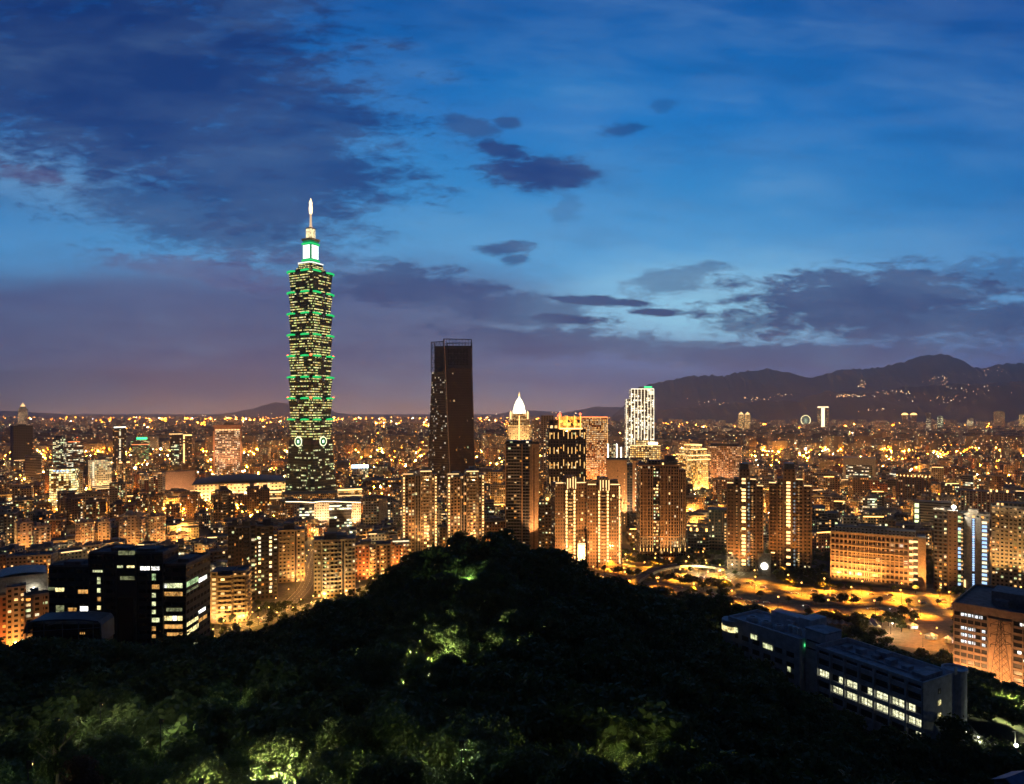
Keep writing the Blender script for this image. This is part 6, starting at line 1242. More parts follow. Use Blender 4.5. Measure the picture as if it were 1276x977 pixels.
# long blue-grey institute building, two wings in line on the slope
ins = thing('institute_building', 'long blue-grey four-storey institute wing with rows of lit classroom windows on the dark slope', 'building', (120.1, 199.4, 53.5), math.atan2(-.878, .479))
MI = plain('institute_wall', (.55, .56, .64), .85, scale=.5, var=.2); MIr = plain('institute_roof', (.32, .34, .42), .85, scale=.4, var=.4); MId = plain('institute_recess', (.07, .07, .09), .6)
RF = 16.4; LB = 35.5; DB = 16
MB().box(-LB, 0, .9, DB, -14, RF-.9).build('body', MId, ins)
m = MB()
for z in (-.4, 3.4, 7.15, 10.9, 14.6): m.box(-LB, 0, 0, 1, z-1.3 if z > 0 else -14, z+.12)
m.build('floor_bands', MI, ins); m = MB(); NB = 7; bw = LB/NB
for i in range(NB+1): m.box(-LB+i*bw-.28, -LB+i*bw+.28, -.35, 1, -14, RF+.2)
m.build('piers', MI, ins); MB().box(-.05, .35, -.35, DB, -14, RF+.2).build('end_wall', MI, ins); MB().box(-LB-.3, .3, DB-.1, DB+.4, -14, RF+.2).box(-LB-.4, -LB, .9, DB, -14, RF+.2).build('rear_wall', MI, ins)
m = MB(); m.box(-LB, 0, .95, DB-.05, RF-.9, RF-.6); m.build('roof', MIr, ins); m = MB(); m.box(-LB-.4, .35, -.5, -.1, RF-.1, RF+.9); m.box(-LB-.4, -LB, -.1, DB, RF+.2, RF+.9); m.box(.0, .4, -.1, DB, RF+.2, RF+.9); m.box(-LB, 0, DB, DB+.4, RF+.2, RF+.9); m.build('roof_parapet', plain('institute_coping', (.5, .52, .6), .8), ins)
m = MB(); m.box(-LB+2, -2, 1.0, 3.8, RF-.6, RF+.5); m.box(-LB+3, -3, 3.8, 4.0, RF+.5, RF+1.0)
for i in range(6): m.box(-LB+3+i*5.2, -LB+5.2+i*5.2, 8+.5*(i % 3), 11.5, RF-.6, RF+.4+.5*(i % 2))
m.box(-5.5, -1.2, 3.5, 12, RF-.6, RF+1.6); m.box(-22, -18, 11, 14, RF-.6, RF+1.5); m.build('roof_plant', MIr, ins)
for i in range(4): MB().box(-30+i*6.2, -28.2+i*6.2, 5.4, 7.2, RF-.58, RF-.3).build('skylight', plain('skylight_blue', (.3, .42, .6), .3), ins)
lit = {2: [(0, 0), (1, 1), (2, 2), (3, 2), (4, 1), (5, 3), (5, 4), (6, 5)], }
def iw(bay, half, z0, z1, mat): 
    x0 = -LB+bay*bw+.45+(half*(bw-.9)/2); window(ins, mat, (x0+.08, .85), (x0+(bw-.9)/2-.08, .85), z0, z1, 2, rows=2, fr=M_dark)
for (bay, hf) in [(0, 0), (0, 1), (1, 1), (2, 0), (2, 1), (3, 1), (4, 0), (4, 1), (5, 0), (5, 1), (6, 0)]: iw(bay, hf, 7.3, 9.5, RM['i'])
for (bay, hf) in [(1, 0), (1, 1), (2, 0), (2, 1), (3, 0), (3, 1), (4, 0), (4, 1), (5, 0), (5, 1), (6, 0), (6, 1)]: iw(bay, hf, 3.55, 5.75, RM['i'])
for (bay, hf) in [(6, 1)]: iw(bay, hf, -.2, 2.0, RM['i'])
for (bay, z) in [(3, 11.05), (4, 11.05), (5, 11.05), (6, 11.05), (1, 11.05), (2, 11.05), (0, 11.05)]:
    for j in range(2): MB().box(-LB+bay*bw+.5, -LB+(bay+1)*bw-.5, .5, .62, z+.3+j*1.0, z+.75+j*1.0).build('louvre', plain('louvre_dark', (.1, .1, .12), .5), ins)
for z in (9.0, 5.2): window(ins, RM['w'], (.41, 7.0), (.41, 8.4), z, z+1.6, 2, out=(1, 0))
for z in (12.4,): MB().box(.38, .45, 7, 8.4, z, z+1.6).build('window', MId, ins)
m = MB(); m.lathe([(3.2, -14), (3.2, RF+.6), (3.5, RF+.6), (3.5, RF+1.5), (3.0, RF+1.5), (3.0, RF+.9), (0, RF+.9)], 24, -1.0, DB+2.2); m.build('stair_drum', MI, ins, smooth=False)
MB().box(1.2, 1.5, DB-2.2, DB-1.0, RF+.9, RF+3).build('drum_sign', plain('pale_sign', (.6, .65, .75)), ins)
far = thing('institute_building', 'farther blue-grey institute wing with roof tanks and round vents', 'building', (100.5+.4, 240-.2, 53.5), math.atan2(-.85, .525))
L2 = 31; m = MB(); m.box(-L2, 0, .8, 17, -14, RF-1); m.build('body', MI, far); m = MB(); m.box(-L2, 0, .8, 17, RF-1.0+.004, RF-.8); m.build('roof', MIr, far)
m = MB(); m.box(-L2-.3, .3, -.1, .8, -14, RF); m.box(-L2-.4, -L2, .8, 17, RF-1, RF); m.box(0, .4, .8, 17, -14, RF); m.box(-L2, 0, 16.7, 17.1, RF-1, RF); m.build('front_wall', MI, far)
for z in (1.5, 5.2, 9.0):
    for i in range(6): MB().box(-L2+1.5+i*4.9, -L2+4.6+i*4.9, -.14, -.08, z, z+1.8).build('window', MId, far)
for (x, z, w_) in [(-29.5, 11.2, 3), (-20.5, 10.8, 2.8), (-15, 9.0, 3.2), (-12.6, 9.0, 1.8), (-11, -.5, 2.6), (-4.5, 3.6, 1.2)]: window(far, RM['y'], (x, -.16), (x+w_, -.16), z, z+1.8, 3)
m = MB(); m.lathe([(4.2, -14), (4.2, RF-1.5), (0, RF-1.5)], 20, -L2, 2.5); m.build('round_corner', MI, far); m = MB(); m.lathe([(4.3, 10.8), (4.3, 12.8)], 20, -L2, 2.5); m.build('round_corner_window', RM['w'], far)
for (x, y, r_) in ((-24, 5, 2.2), (-17.5, 4.8, 2.2), (-12, 5.2, 2.0)): m = MB(); m.lathe([(r_, RF-.8), (r_, RF+.4), (r_*.8, RF+.9), (r_*.5, RF+.9), (r_*.5, RF+.4), (0, RF+.4)], 16, x, y); m.build('round_vent', plain('institute_coping', (.3, .31, .38)), far)
for i in range(4): m = MB(); m.lathe([(.9, RF-.8), (.9, RF+1.6), (0, RF+1.9)], 12, -8+i*1.9, 6.2); m.build('water_tank', plain('white_tank', (.65, .68, .74), .4), far)
MB().box(-20, -7, 11, 16, RF-.8, RF+3.4).box(-12, -9, 9, 11, RF-.8, RF+2).build('roof_plant_room', MI, far); MB().box(-5, 0, 7, 16, RF-.8, RF+5.2).build('stair_tower', MI, far)
MB().box(.5, .9, 2.2, 3.1, RF-3, RF-2.1).build('exit_light', glow('green_sign', (.1, 1, .3), 1.2), far)
tw = thing('stair_block', 'square blue-grey stair block joining the two institute wings', 'building', (105, 236.0, 53.5), math.atan2(-.878, .479)); MB().box(-4.5, 3.5, .5, 9, -14, RF+3.4).build('body', MI, tw); MB().box(-4.7, 3.7, .3, 9.2, RF+3.4, RF+3.9).build('roof', MIr, tw)
for z in (13.2, 16): MB().box(-3.8, 2.8, .42, .5, z, z+.5).build('window_band', MId, tw)
for z in (9.3, 5.7, 2.0): window(tw, RM['y'], (1.6, .5), (2.9, .5), z, z+1.7, 2)

# brown-orange laboratory block at the right edge
z0 = tz(240, 370); rb = thing('office_block', 'brown office with dark flat roof and cool-white window rows behind the lattice pylon', 'building', (229, 354, z0-2), R(-45)); RH = 52.2-z0
MRb = plain('lab_wall', (.34, .24, .17), .8, scale=.4); MRd = plain('lab_glass', (.03, .03, .035), .3)
MB().box(0, 46, .6, 52, 0, RH-.3).build('body', MRb, rb); MB().box(.3, 45.7, .9, 51.7, RH-.3, RH-.1).build('roof', plain('lab_roof', (.09, .10, .13), .85, scale=.3, var=.4), rb)
m = MB(); m.box(-.2, 46.2, .2, .6, RH-3.2, RH+.7); m.box(-.3, .3, .6, 52, RH-1, RH+.7); m.box(0, 46, 51.7, 52.1, RH-1, RH+.7); m.build('roof_parapet', MRb, rb)
rows = [RH-5.6-3.45*i for i in range(11) if RH-5.6-3.45*i > 1]
m = MB(); g = MB()
for z in rows:
    m.box(0, 14.8, 0, .62, z-1.5, z-.35); m.box(25, 46, 0, .62, z-1.5, z-.35); g.box(.4, 14.5, .5, .58, z-.3, z+1.6); g.box(25.3, 45.6, .5, .58, z-.3, z+1.6)
for x in (0, 2.9, 5.9, 8.8, 11.8, 14.6, 25, 29, 33, 37, 41, 45.5): m.box(x, x+.4, -.1, .62, 0, RH-3.2)
m.build('spandrels', MRb, rb); g.box(.4, 45.6, .585, .595, 1, 2).build('dark_glazing', MRd, rb); MB().box(15.2, 24.8, -.3, .62, 0, RH-4.4).build('blank_panel', plain('lab_panel', (.42, .27, .17), .8), rb)
CW = room('room_cool', (.85, .93, 1), 1.5, .8)
for i, z in enumerate(rows[:6]):
    for x in {0: (3.3, 5.0, 6.3, 8.1, 9.3, 11.2), 2: (3.3, 5.0, 6.3, 8.1, 12.4), 3: (3.3, 5.0, 6.3, 8.1, 12.4), 4: (3.3, 5.0, 6.3, 8.1, 12.4), 1: (), 5: ()}[i]: window(rb, CW, (x, .44), (x+1.5, .44), z-.2, z+1.4, 1)
    for x in {0: (28, 30.2, 32.4, 34.6, 37), 2: (), 3: (), 4: (27, 30, 34, 37), 5: (29, 31.5), 1: ()}[i]: window(rb, RM['W'], (x, .44), (x+1.6, .44), z-.2, z+1.4, 1)
MB().box(14, 32, 14, 30, RH-.1, RH+6.5).box(16, 22, 9, 14, RH-.1, RH+3).build('roof_house', plain('lab_house', (.2, .21, .26), .8), rb); MB().box(17, 20, 13.9, 14, RH+1, RH+3).build('roof_house_door', MRd, rb); MB().box(33, 42, 16, 34, RH-.1, RH+4).build('roof_plant', plain('lab_house', (.2, .21, .26)), rb)
def spotw(loc, tgt, e, col, ang, parent=None):
    L = bpy.data.lights.new('floodlight', 'SPOT'); L.energy = e; L.color = col; L.spot_size = R(ang); L.spot_blend = .8; L.shadow_soft_size = .2; o = bpy.data.objects.new('floodlight', L); COL.objects.link(o); o.location = loc; o.rotation_euler = (Vector(tgt)-Vector(loc)).to_track_quat('-Z', 'Y').to_euler(); return o
for (x, y) in ((4, -14), (14, -16), (26, -16)):
    o = spotw((0, 0, 0), (0, 0, 1), 2.2e4, (1, .47, .17), 130); o.parent = rb; o.location = (x, y, 11); o.rotation_euler = (Vector((x, 0, 16))-Vector((x, y, 11))).to_track_quat('-Z', 'Y').to_euler()

# lattice pylon in front of it
py = thing('lattice_pylon', 'dark steel lattice pylon standing in front of the brown office', 'pylon', ((1247-CX)/F*300, 300, tz((1247-CX)/F*300, 300))); m = MB(); Hh = 38; wdt = lambda z: 3.2*(1-z/Hh)+.45
for sx in (-1, 1):
    for sy in (-1, 1): m.tube((sx*wdt(0), sy*wdt(0), 0), (sx*wdt(Hh), sy*wdt(Hh), Hh), .11, n=4)
zs = [0, 5, 9.5, 13.5, 17, 20.5, 23.5, 26.5, 29, 31.5, 34, 36, 38]
for a, c_ in zip(zs, zs[1:]):
    for (s0, s1) in (((-1, -1), (1, -1)), ((1, -1), (1, 1)), ((1, 1), (-1, 1)), ((-1, 1), (-1, -1))):
        wa, wc_ = wdt(a), wdt(c_); m.tube((s0[0]*wa, s0[1]*wa, a), (s1[0]*wc_, s1[1]*wc_, c_), .05, n=3); m.tube((s1[0]*wa, s1[1]*wa, a), (s0[0]*wc_, s0[1]*wc_, c_), .05, n=3)
m.build('lattice_mast', M_dark, py); m = MB()
for z in (27, 31.5, 36):
    for s_ in (-1, 1): m.tube((s_*wdt(z), 0, z), (s_*4.6, 0, z+.4), .09, n=4); m.tube((s_*wdt(z+2), 0, z+1.8), (s_*4.6, 0, z+.4), .07, n=4); m.tube((s_*4.5, 0, z+.4), (s_*4.5, 0, z-.9), .12, n=5)
m.build('cross_arms', M_dark, py)

# row of pale shed roofs by the highway
p = GX(1060, 780); sh = thing('market_shed', 'row of slanted pale corrugated shed roofs beside the highway trees', 'shed', (p[0], p[1], tz(*p)), R(-14))
for i in range(8):
    x = -16+i*4.2; m = MB(); m.face([(x, -9, 3.0), (x+2.1, -9, 4.4), (x+2.1, 9, 4.4), (x, 9, 3.0)]); m.face([(x+2.1, -9, 4.4), (x+4.1, -9, 3.0), (x+4.1, 9, 3.0), (x+2.1, 9, 4.4)]); m.face([(x, -9, 3.0), (x+4.1, -9, 3.0), (x+2.1, -9, 4.4)]); m.build('roof_vault', plain('shed_roof', (.5, .42, .34), .6), sh)
for i in range(9):
    for y in (-8.8, 8.8): MB().tube((-16+i*4.2, y, 0), (-16+i*4.2, y, 3), .1, n=5).build('post', M_steel, sh)
# round plaza with clutter of two work shelters
for i, (x, y, lb) in enumerate([(1137, 783, 'small white flat-topped kiosk on the lamp-lit court'), (1160, 796, 'bright tent-like kiosk on the red court'), (1183, 800, 'bright tent-like kiosk nearest the brown office')]):
    p = GX(x, y); kx = thing('kiosk', lb, 'kiosk', (p[0], p[1], tz(*p)), .4*i)
    MB().box(-3, 3, -2.2, 2.2, 0, 2.6).build('body', M_white, kx); m = MB(); m.face([(-3.4, -2.6, 2.6), (3.4, -2.6, 2.6), (0, 0, 4.2)]); m.face([(3.4, -2.6, 2.6), (3.4, 2.6, 2.6), (0, 0, 4.2)]); m.face([(3.4, 2.6, 2.6), (-3.4, 2.6, 2.6), (0, 0, 4.2)]); m.face([(-3.4, 2.6, 2.6), (-3.4, -2.6, 2.6), (0, 0, 4.2)]); m.build('roof', plain('tent_roof', (.6, .6, .62), .6), kx); MB().box(-2.2, 2.2, -2.26, -2.2, .6, 2.1).build('lit_front', [RM['W'], RM['w'], RM['W']][i], kx)

# parked and passing cars
car = thing('parked_car', 'x', 'car'); m = MB()
m.box(-2.2, 2.2, -.88, .88, .35, .95); m.face([(-1.5, -.8, .95), (-1.0, -.7, 1.45), (.7, -.7, 1.45), (1.3, -.8, .95)]); m.face([(1.3, .8, .95), (.7, .7, 1.45), (-1.0, .7, 1.45), (-1.5, .8, .95)]); m.face([(-1.0, -.7, 1.45), (-1.0, .7, 1.45), (.7, .7, 1.45), (.7, -.7, 1.45)][::-1]); m.face([(-1.5, .8, .95), (-1.0, .7, 1.45), (-1.0, -.7, 1.45), (-1.5, -.8, .95)]); m.face([(1.3, -.8, .95), (.7, -.7, 1.45), (.7, .7, 1.45), (1.3, .8, .95)])
m.build('body', plain('car_paint', (.5, .5, .52), .3, .3), car)
for sx in (-1.35, 1.35):
    for sy in (-.88, .7): MB().tube((sx, sy, .33), (sx, sy+.18, .33), .33, n=10).build('wheel', M_dark, car)
MB().box(-2.22, -2.2, -.7, -.4, .55, .72).box(-2.22, -2.2, .4, .7, .55, .72).build('tail_lamps', G_red, car)
for sy in (-.55, .55): MB().ball((2.2, sy, .65), .16, 6, 4).build('headlight', G_white, car)
KIDS[car.name] = list(car.children); first = True; r = random.Random(8); n_c = 0
for P_, N_, offs, nmx in ((HW1, N1, (-10, -6, -2.5, 2.5, 6, 10), 44), (HW2, N2, (-7.5, -3.5, 3.5, 7.5), 30), (RD5, N5, (-3, 3), 8)):
    k = 0
    for i in range(nmx*3):
        if k >= nmx: break
        j = r.randrange(2, len(P_)-2); o_ = r.choice(offs); t_ = r.random(); q = P_[j].lerp(P_[j+1], t_)+N_[j]*o_; d = (P_[j+1]-P_[j]); px = CX+q.x/q.y*F
        if not (0 < px < 1276) or tz(q.x, q.y) > .5: continue
        a = math.atan2(d.y, d.x)+(math.pi if o_ > 0 else 0)
        if first: c_ = car; c_.location = (q.x, q.y, .06); c_.rotation_euler[2] = a; first = False
        else: c_ = copy_tree(car, (q.x, q.y, .08), a)
        tag(c_, 'small pale car driving under the orange lamps of the highway' if P_ is not RD5 else 'small pale car on the tree-lined road beside the black office', 'car', 'cars on the highway' if P_ is not RD5 else 'cars on the tree-lined road'); c_['category'] = 'car'; k += 1

# lit footpath with railing and rust-red bridge beam, lower right
pp = [PX(1197, 902, 214), PX(1212, 918, 210), PX(1232, 931, 207), PX(1256, 940, 205), PX(1290, 949, 204)]
fp = thing('footbridge', 'lit footpath with thin railing and rust-red curved beam at the lower right corner', 'footbridge', (pp[0].x, pp[0].y, pp[0].z)); m = MB(); q = MB(); 
for a, c_ in zip(pp, pp[1:]):
    a, c_ = a-pp[0], c_-pp[0]; n = Vector((-(c_-a).y, (c_-a).x, 0)).normalized()*1.6
    m.face([a-n, c_-n, c_+n, a+n]); m.face([a-n+Vector((0, 0, -.4)), c_-n+Vector((0, 0, -.4)), c_-n, a-n])
    for s_ in (-1, 1):
        q.tube(a+n*s_+Vector((0, 0, 1.1)), c_+n*s_+Vector((0, 0, 1.1)), .05, n=4); q.tube(a+n*s_+Vector((0, 0, .6)), c_+n*s_+Vector((0, 0, .6)), .03, n=4)
        for k in range(7): b_ = a.lerp(c_, k/7)+n*s_; q.tube(b_, b_+Vector((0, 0, 1.1)), .035, n=4)
m.build('deck', plain('deck_grey', (.35, .34, .32)), fp); q.build('railing', M_steel, fp)
m = MB(); ac = [PX(1228, 946, 196), PX(1240, 940, 198), PX(1262, 935, 200), PX(1290, 932, 202)]; bc = [PX(1228, 947, 196), PX(1245, 953, 195), PX(1268, 960, 194), PX(1290, 966, 193)]
for ch in (ac, bc):
    for a, c_ in zip(ch, ch[1:]): m.tube(a-pp[0], c_-pp[0], .55, n=6)
m.build('curved_beam', plain('rust_red', (.3, .08, .03), .6), fp)
for i, (x, y) in enumerate([(1219, 919), (1239, 929), (1251, 934), (1263, 938), (1203, 908)]):
    p = PX(x, y, 209-i*.5); kx = thing('path_lamp', f'{ORD[i]} small white lamp on the railing of the lower-right footpath', 'lamp', (p.x, p.y, p.z-2.0), 0, 'footpath lamps'); MB().tube((0, 0, 0), (0, 0, 2), .05, n=5).build('pole', M_steel, kx); MB().ball((0, 0, 2.1), .32 if i else .26, 8, 5).build('lamp_head', G_white, kx)
    L = bpy.data.lights.new('lamp_light', 'POINT'); L.energy = 260; L.color = (.95, 1, .6); L.shadow_soft_size = 0; o = bpy.data.objects.new('lamp_light', L); COL.objects.link(o); o.parent = kx; o.location = (0, -.5, 1.5)
p = PX(1265, 928, 206); kx = thing('street_lamp', 'bright starry white lamp on tall pole above the lower-right footpath', 'street lamp', (p.x, p.y, p.z-5)); MB().tube((0, 0, 0), (0, 0, 9), .1, n=6).tube((-.9, 0, 9), (.9, 0, 9), .07, n=5).build('pole', M_steel, kx); MB().ball((0, -.4, 5), .5, 8, 6).build('lamp_head', glow('dazzle', (1, .93, .7), 30), kx)
L = bpy.data.lights.new('lamp_light', 'POINT'); L.energy = 1500; L.color = (.95, 1, .6); L.shadow_soft_size = 0; o = bpy.data.objects.new('lamp_light', L); COL.objects.link(o); o.parent = kx; o.location = (0, -1.1, 5)
p = PX(1266, 985, 150); hu = thing('hut', 'small hut with blue pitched roof in the bottom right corner', 'hut', (p.x, p.y, p.z-1), R(25)); MB().box(-3.5, 3.5, -2.5, 2.5, 0, 3).build('walls', plain('hut_wall', (.2, .25, .35)), hu); m = MB(); m.face([(-4, -3, 2.9), (4, -3, 2.9), (4, 0, 4.6), (-4, 0, 4.6)]); m.face([(4, 3, 2.9), (-4, 3, 2.9), (-4, 0, 4.6), (4, 0, 4.6)]); m.build('roof', plain('hut_roof', (.03, .12, .35), .4), hu)

# ------------------------------------------------------------------ trees
def leafmat(name, c0, c1, tr=.3):
    m = bpy.data.materials.new(name); m.use_nodes = True; t = NT(m.node_tree); g = t.node('ShaderNodeNewGeometry'); oi = t.node('ShaderNodeObjectInfo')
    n = t.noise(g.outputs['Position'], .9, 3); k = t.m('ADD', t.smooth(n, .3, .7, 0, .7), t.m('MULTIPLY', oi.outputs['Random'], .3)); c = t.mix(k, c0, c1)
    b = t.node('ShaderNodeBsdfPrincipled'); t.put(b.inputs['Base Color'], c); b.inputs['Roughness'].default_value = .7; tl = t.node('ShaderNodeBsdfTranslucent'); t.put(tl.inputs[0], c); mx = t.node('ShaderNodeMixShader'); mx.inputs[0].default_value = tr; t.link(b.outputs[0], mx.inputs[1]); t.link(tl.outputs[0], mx.inputs[2])
    o = t.node('ShaderNodeOutputMaterial'); t.link(mx.outputs[0], o.inputs[0]); return m
M_leaf = leafmat('broadleaf_foliage', (.045, .07, .02), (.085, .12, .035)); M_leaf2 = leafmat('yellowish_foliage', (.06, .085, .025), (.12, .14, .045)); M_leafr = leafmat('reddish_foliage', (.08, .05, .02), (.13, .06, .03))
def crown_arr(n, rad, hgt, leaf, seed, lobes=9, base=.36):
    """numpy leaf cards: n quads spread over the shells of several lobes"""
    r = np.random.RandomState(seed); lc_ = []; 
    for i in range(lobes):
        a = r.rand()*6.283; q = rad*.62*math.sqrt(r.rand()); z = hgt*(base+.5*r.rand()*(1-.35*q/rad)); lc_.append((q*math.cos(a), q*math.sin(a), z, rad*r.uniform(.28, .5)))
    lc_.append((0, 0, hgt*.8, rad*.42)); lc_ = np.array(lc_); w = lc_[:, 3]**2; k = r.choice(len(lc_), n, p=w/w.sum()); C = lc_[k]
    d = r.normal(size=(n, 3)); d /= np.linalg.norm(d, axis=1)[:, None]; d[:, 2] = np.where(d[:, 2] < -.35, -d[:, 2]*.5, d[:, 2]); rr = (.55+.5*r.rand(n)**.6)[:, None]
    tex = 1+.16*np.sin(d[:, 0:1]*7+seed)+.12*np.sin(d[:, 1:2]*9)
    P = C[:, :3]+d*C[:, 3:4]*rr*tex*np.array([1, 1, .72]); nrm = d+r.normal(size=(n, 3))*.7; nrm /= np.linalg.norm(nrm, axis=1)[:, None]
    a = np.cross(nrm, r.normal(size=(n, 3))); a /= np.linalg.norm(a, axis=1)[:, None]; b_ = np.cross(nrm, a); s_ = leaf*r.uniform(.55, 1.25, n)[:, None]
    return np.stack([P-a*s_*.5, P+b_*s_*.32, P+a*s_*.5, P-b_*s_*.32], 1)      # diamond-shaped leaf sprays
def arr_mesh(name, A, mat):
    me = bpy.data.meshes.new(name); n = len(A); np_mesh(me, A.reshape(-1, 3), np.arange(n*4).reshape(-1, 4)); me.materials.append(mat); return me
def trunk_mb(hgt, rad, seed, nb=7):
    r = random.Random(seed); m = MB(); top = Vector((r.uniform(-.4, .4), r.uniform(-.4, .4), hgt*.55)); m.tube((0, 0, -1), top*.5, hgt*.028, hgt*.021, 7); m.tube(top*.5, top, hgt*.021, hgt*.015, 7)
    for i in range(nb):
        a = 6.283*i/nb+r.random(); p0 = top*(.55+.45*r.random()); p1 = p0+Vector((math.cos(a)*rad*.45, math.sin(a)*rad*.45, hgt*.14)); p2 = p1+Vector((math.cos(a+.4)*rad*.35, math.sin(a+.4)*rad*.35, hgt*.15)); m.tube(p0, p1, hgt*.011, hgt*.007, 5); m.tube(p1, p2, hgt*.007, hgt*.003, 5)
        p3 = p1+Vector((math.cos(a-.9)*rad*.3, math.sin(a-.9)*rad*.3, hgt*.1)); m.tube(p1, p3, hgt*.005, hgt*.002, 4)
    return m
def tree_proto(cr, tr, mat, label):
    t_ = thing('broadleaf_tree', label, 'tree'); c_ = bpy.data.objects.new('crown', cr); COL.objects.link(c_); c_.parent = t_; b_ = bpy.data.objects.new('trunk', tr); COL.objects.link(b_); b_.parent = t_; KIDS[t_.name] = [c_, b_]; return t_
TM = []
for i in range(5):
    o = trunk_mb(10, 4.2, i).build('trunk', M_bark); TM.append(o.data); bpy.data.objects.remove(o)
NEAR = [arr_mesh('crown', crown_arr(11000, 4.4, 10, .42, 10+i, 13), M_leaf if i != 1 else M_leaf2) for i in range(5)]
MIDC = [arr_mesh('crown', crown_arr(4200, 4.4, 10, .55, 30+i, 11), M_leaf if i != 1 else M_leaf2) for i in range(5)]
FARA = [crown_arr(420, 4.4, 10, 1.35, 50+i, 9) for i in range(6)]
FARN = [crown_arr(900, 4.4, 10, .95, 60+i, 10) for i in range(6)]
# trail lamps and fill lights added to brighten the foliage: pixel, distance, height of the lamp above ground, energy, colour
TL = [(535, 803, 150, 4.0, 1100, (.95, 1, .45)), (505, 822, 138, 3.0, 420, (.95, 1, .45)), (432, 905, 88, 3.0, 330, (1, .98, .42)), (395, 930, 90, 3.0, 200, (1, 1, .42)), (335, 960, 76, 3.5, 260, (1, .95, .45)), (300, 930, 80, 3, 70, (.9, 1, .5)), (735, 938, 80, 3.5, 170, (.95, 1, .35)), (790, 905, 92, 3, 90, (.9, 1, .4)),
      (885, 716, 430, 5, 900, (.6, 1, .5)), (582, 712, 206, 6, 90, (.7, 1, .4)), (1262, 872, 240, 5, 500, (.95, 1, .45)), (70, 860, 95, 9, 110, (1, 1, .55)), (125, 835, 108, 9, 120, (1, 1, .55)), (35, 925, 60, 9.5, 42, (.7, 1, .5)), (110, 915, 50, 8, 16, (1, .8, .4)), (575, 915, 64, 10, 30, (.8, 1, .6)), (655, 990, 56, 6, 30, (.8, 1, .6)), (200, 890, 90, 9, 70, (.9, 1, .5)), (250, 950, 66, 7, 60, (.9, 1, .45)), (480, 960, 66, 6, 60, (.95, 1, .4)), (-60, 950, 37, 5, 14, (.9, 1, .5)), (300, 860, 120, 9, 60, (.8, 1, .5)), (700, 965, 66, 5, 60, (.95, 1, .4))]  # the high ones and the off-frame one are added fill
clear = []
for i, (x, y, D, hh, e, col) in enumerate(TL):
    p = PX(x, y, D); g = tz(p.x, p.y); z = max(g+2.2, min(p.z, g+hh+2)); kx = thing('trail_or_fill_lamp', f'{ORD[i]} trail lamp or added fill light on the wooded hill, half hidden in leaves', 'lamp', (p.x, p.y, g), 0, 'trail lamps in the wood')
    MB().tube((0, 0, 0), (0, 0, z-g), .06, n=6).tube((0, 0, z-g), (0, .4, z-g), .04, n=5).build('pole', M_dark, kx); MB().ball((0, .4, z-g-.1), .13, 8, 5).build('lamp_head', G_gold, kx); MB().box(-.25, .25, .12, .16, z-g-.35, z-g+.35).box(-.25, .25, .12, .5, z-g+.12, z-g+.16).build('added_head_shield', M_dark, kx)  # plate added on the camera side to hide the bright head
    L = bpy.data.lights.new('lamp_light', 'POINT'); L.energy = e*(30 if hh < 7 else 12); L.color = col; L.shadow_soft_size = 0; o = bpy.data.objects.new('lamp_light', L); COL.objects.link(o); o.parent = kx; o.location = (0, .45, z-g-.35); clear.append((p.x, p.y, 2.6 if D > 70 else 1.8, e))
r = random.Random(77); cell = {}
def free(x, y, s_):
    i, j = int(x//6), int(y//6)
    for a in (-1, 0, 1):
        for c_ in (-1, 0, 1):
            for q in cell.get((i+a, j+c_), ()):
                if (q[0]-x)**2+(q[1]-y)**2 < s_*s_: return False
    return True
HB = [(bx(50), bx(262), D0-2, D0+28), (ax_(28), ax_(132), D1-3, D1+19)]
IB = [(120.1, 199.4, .479, -.878, -40, 2, -2.5, 19), (100.9, 239.8, .525, -.85, -37, 2, -2.5, 18.5), (229, 354, .707, -.707, -2, 48, -9, 54), (105, 236, .479, -.878, -5, 4, -2, 10)]
def blocked(x, y):
    for (a, c_, e_, f_) in HB:
        if a < x < c_ and e_ < y < f_: return True
    for (ox, oy, cx_, sx_, x0, x1, y0, y1) in IB:
        dx, dy = x-ox, y-oy; u = dx*cx_+dy*sx_; v = -dx*sx_+dy*cx_
        if x0-3 < u < x1+3 and y0-9 < v < y1+3: return True
    for (a, c_, q, e_) in clear:
        if (a-x)**2+(c_-y)**2 < q*q: return True
        L_ = math.hypot(a, c_); al = (x*a+y*c_)/L_; la = abs(x*c_-y*a)/L_      # gaps in the canopy on the near side of a lamp
        if 0 < L_-al < (22 if c_ > 120 else 13) and la < (5.2 if e_ > 600 else 3.4) and math.sin(x*12.9+y*7.7) < .45: return True
    px = CX+x/y*F
    if 1195 < px < 1300 and 190 < y < 222: return True
    return False
pts = []
for _ in range(60000):
    y = 44+(452-44)*r.random()**.72; lim = .86*y+14; x = r.uniform(-lim, lim); g = None
    sp_ = 4.9 if y < 130 else 5.2
    if blocked(x, y) or not free(x, y, sp_): continue
    cell.setdefault((int(x//6), int(y//6)), []).append((x, y)); pts.append((x, y))
P_ = np.array(pts); Z_ = terr(P_[:, 0], P_[:, 1]); hill = []
for (x, y), z in zip(pts, Z_):
    if z < 1.2 and y > 380: continue
    # behind the crest nobody sees them except over the edge
    hill.append((x, y, float(z)))
hill.sort(key=lambda q: q[1])
NT_ = 140
lit_pts = [(c_[0], c_[1]) for c_ in clear if c_[3] > 50]
idx = list(range(len(hill))); near_i = set(idx[:NT_])
first = {}; stuffA = []; ngrp = 0
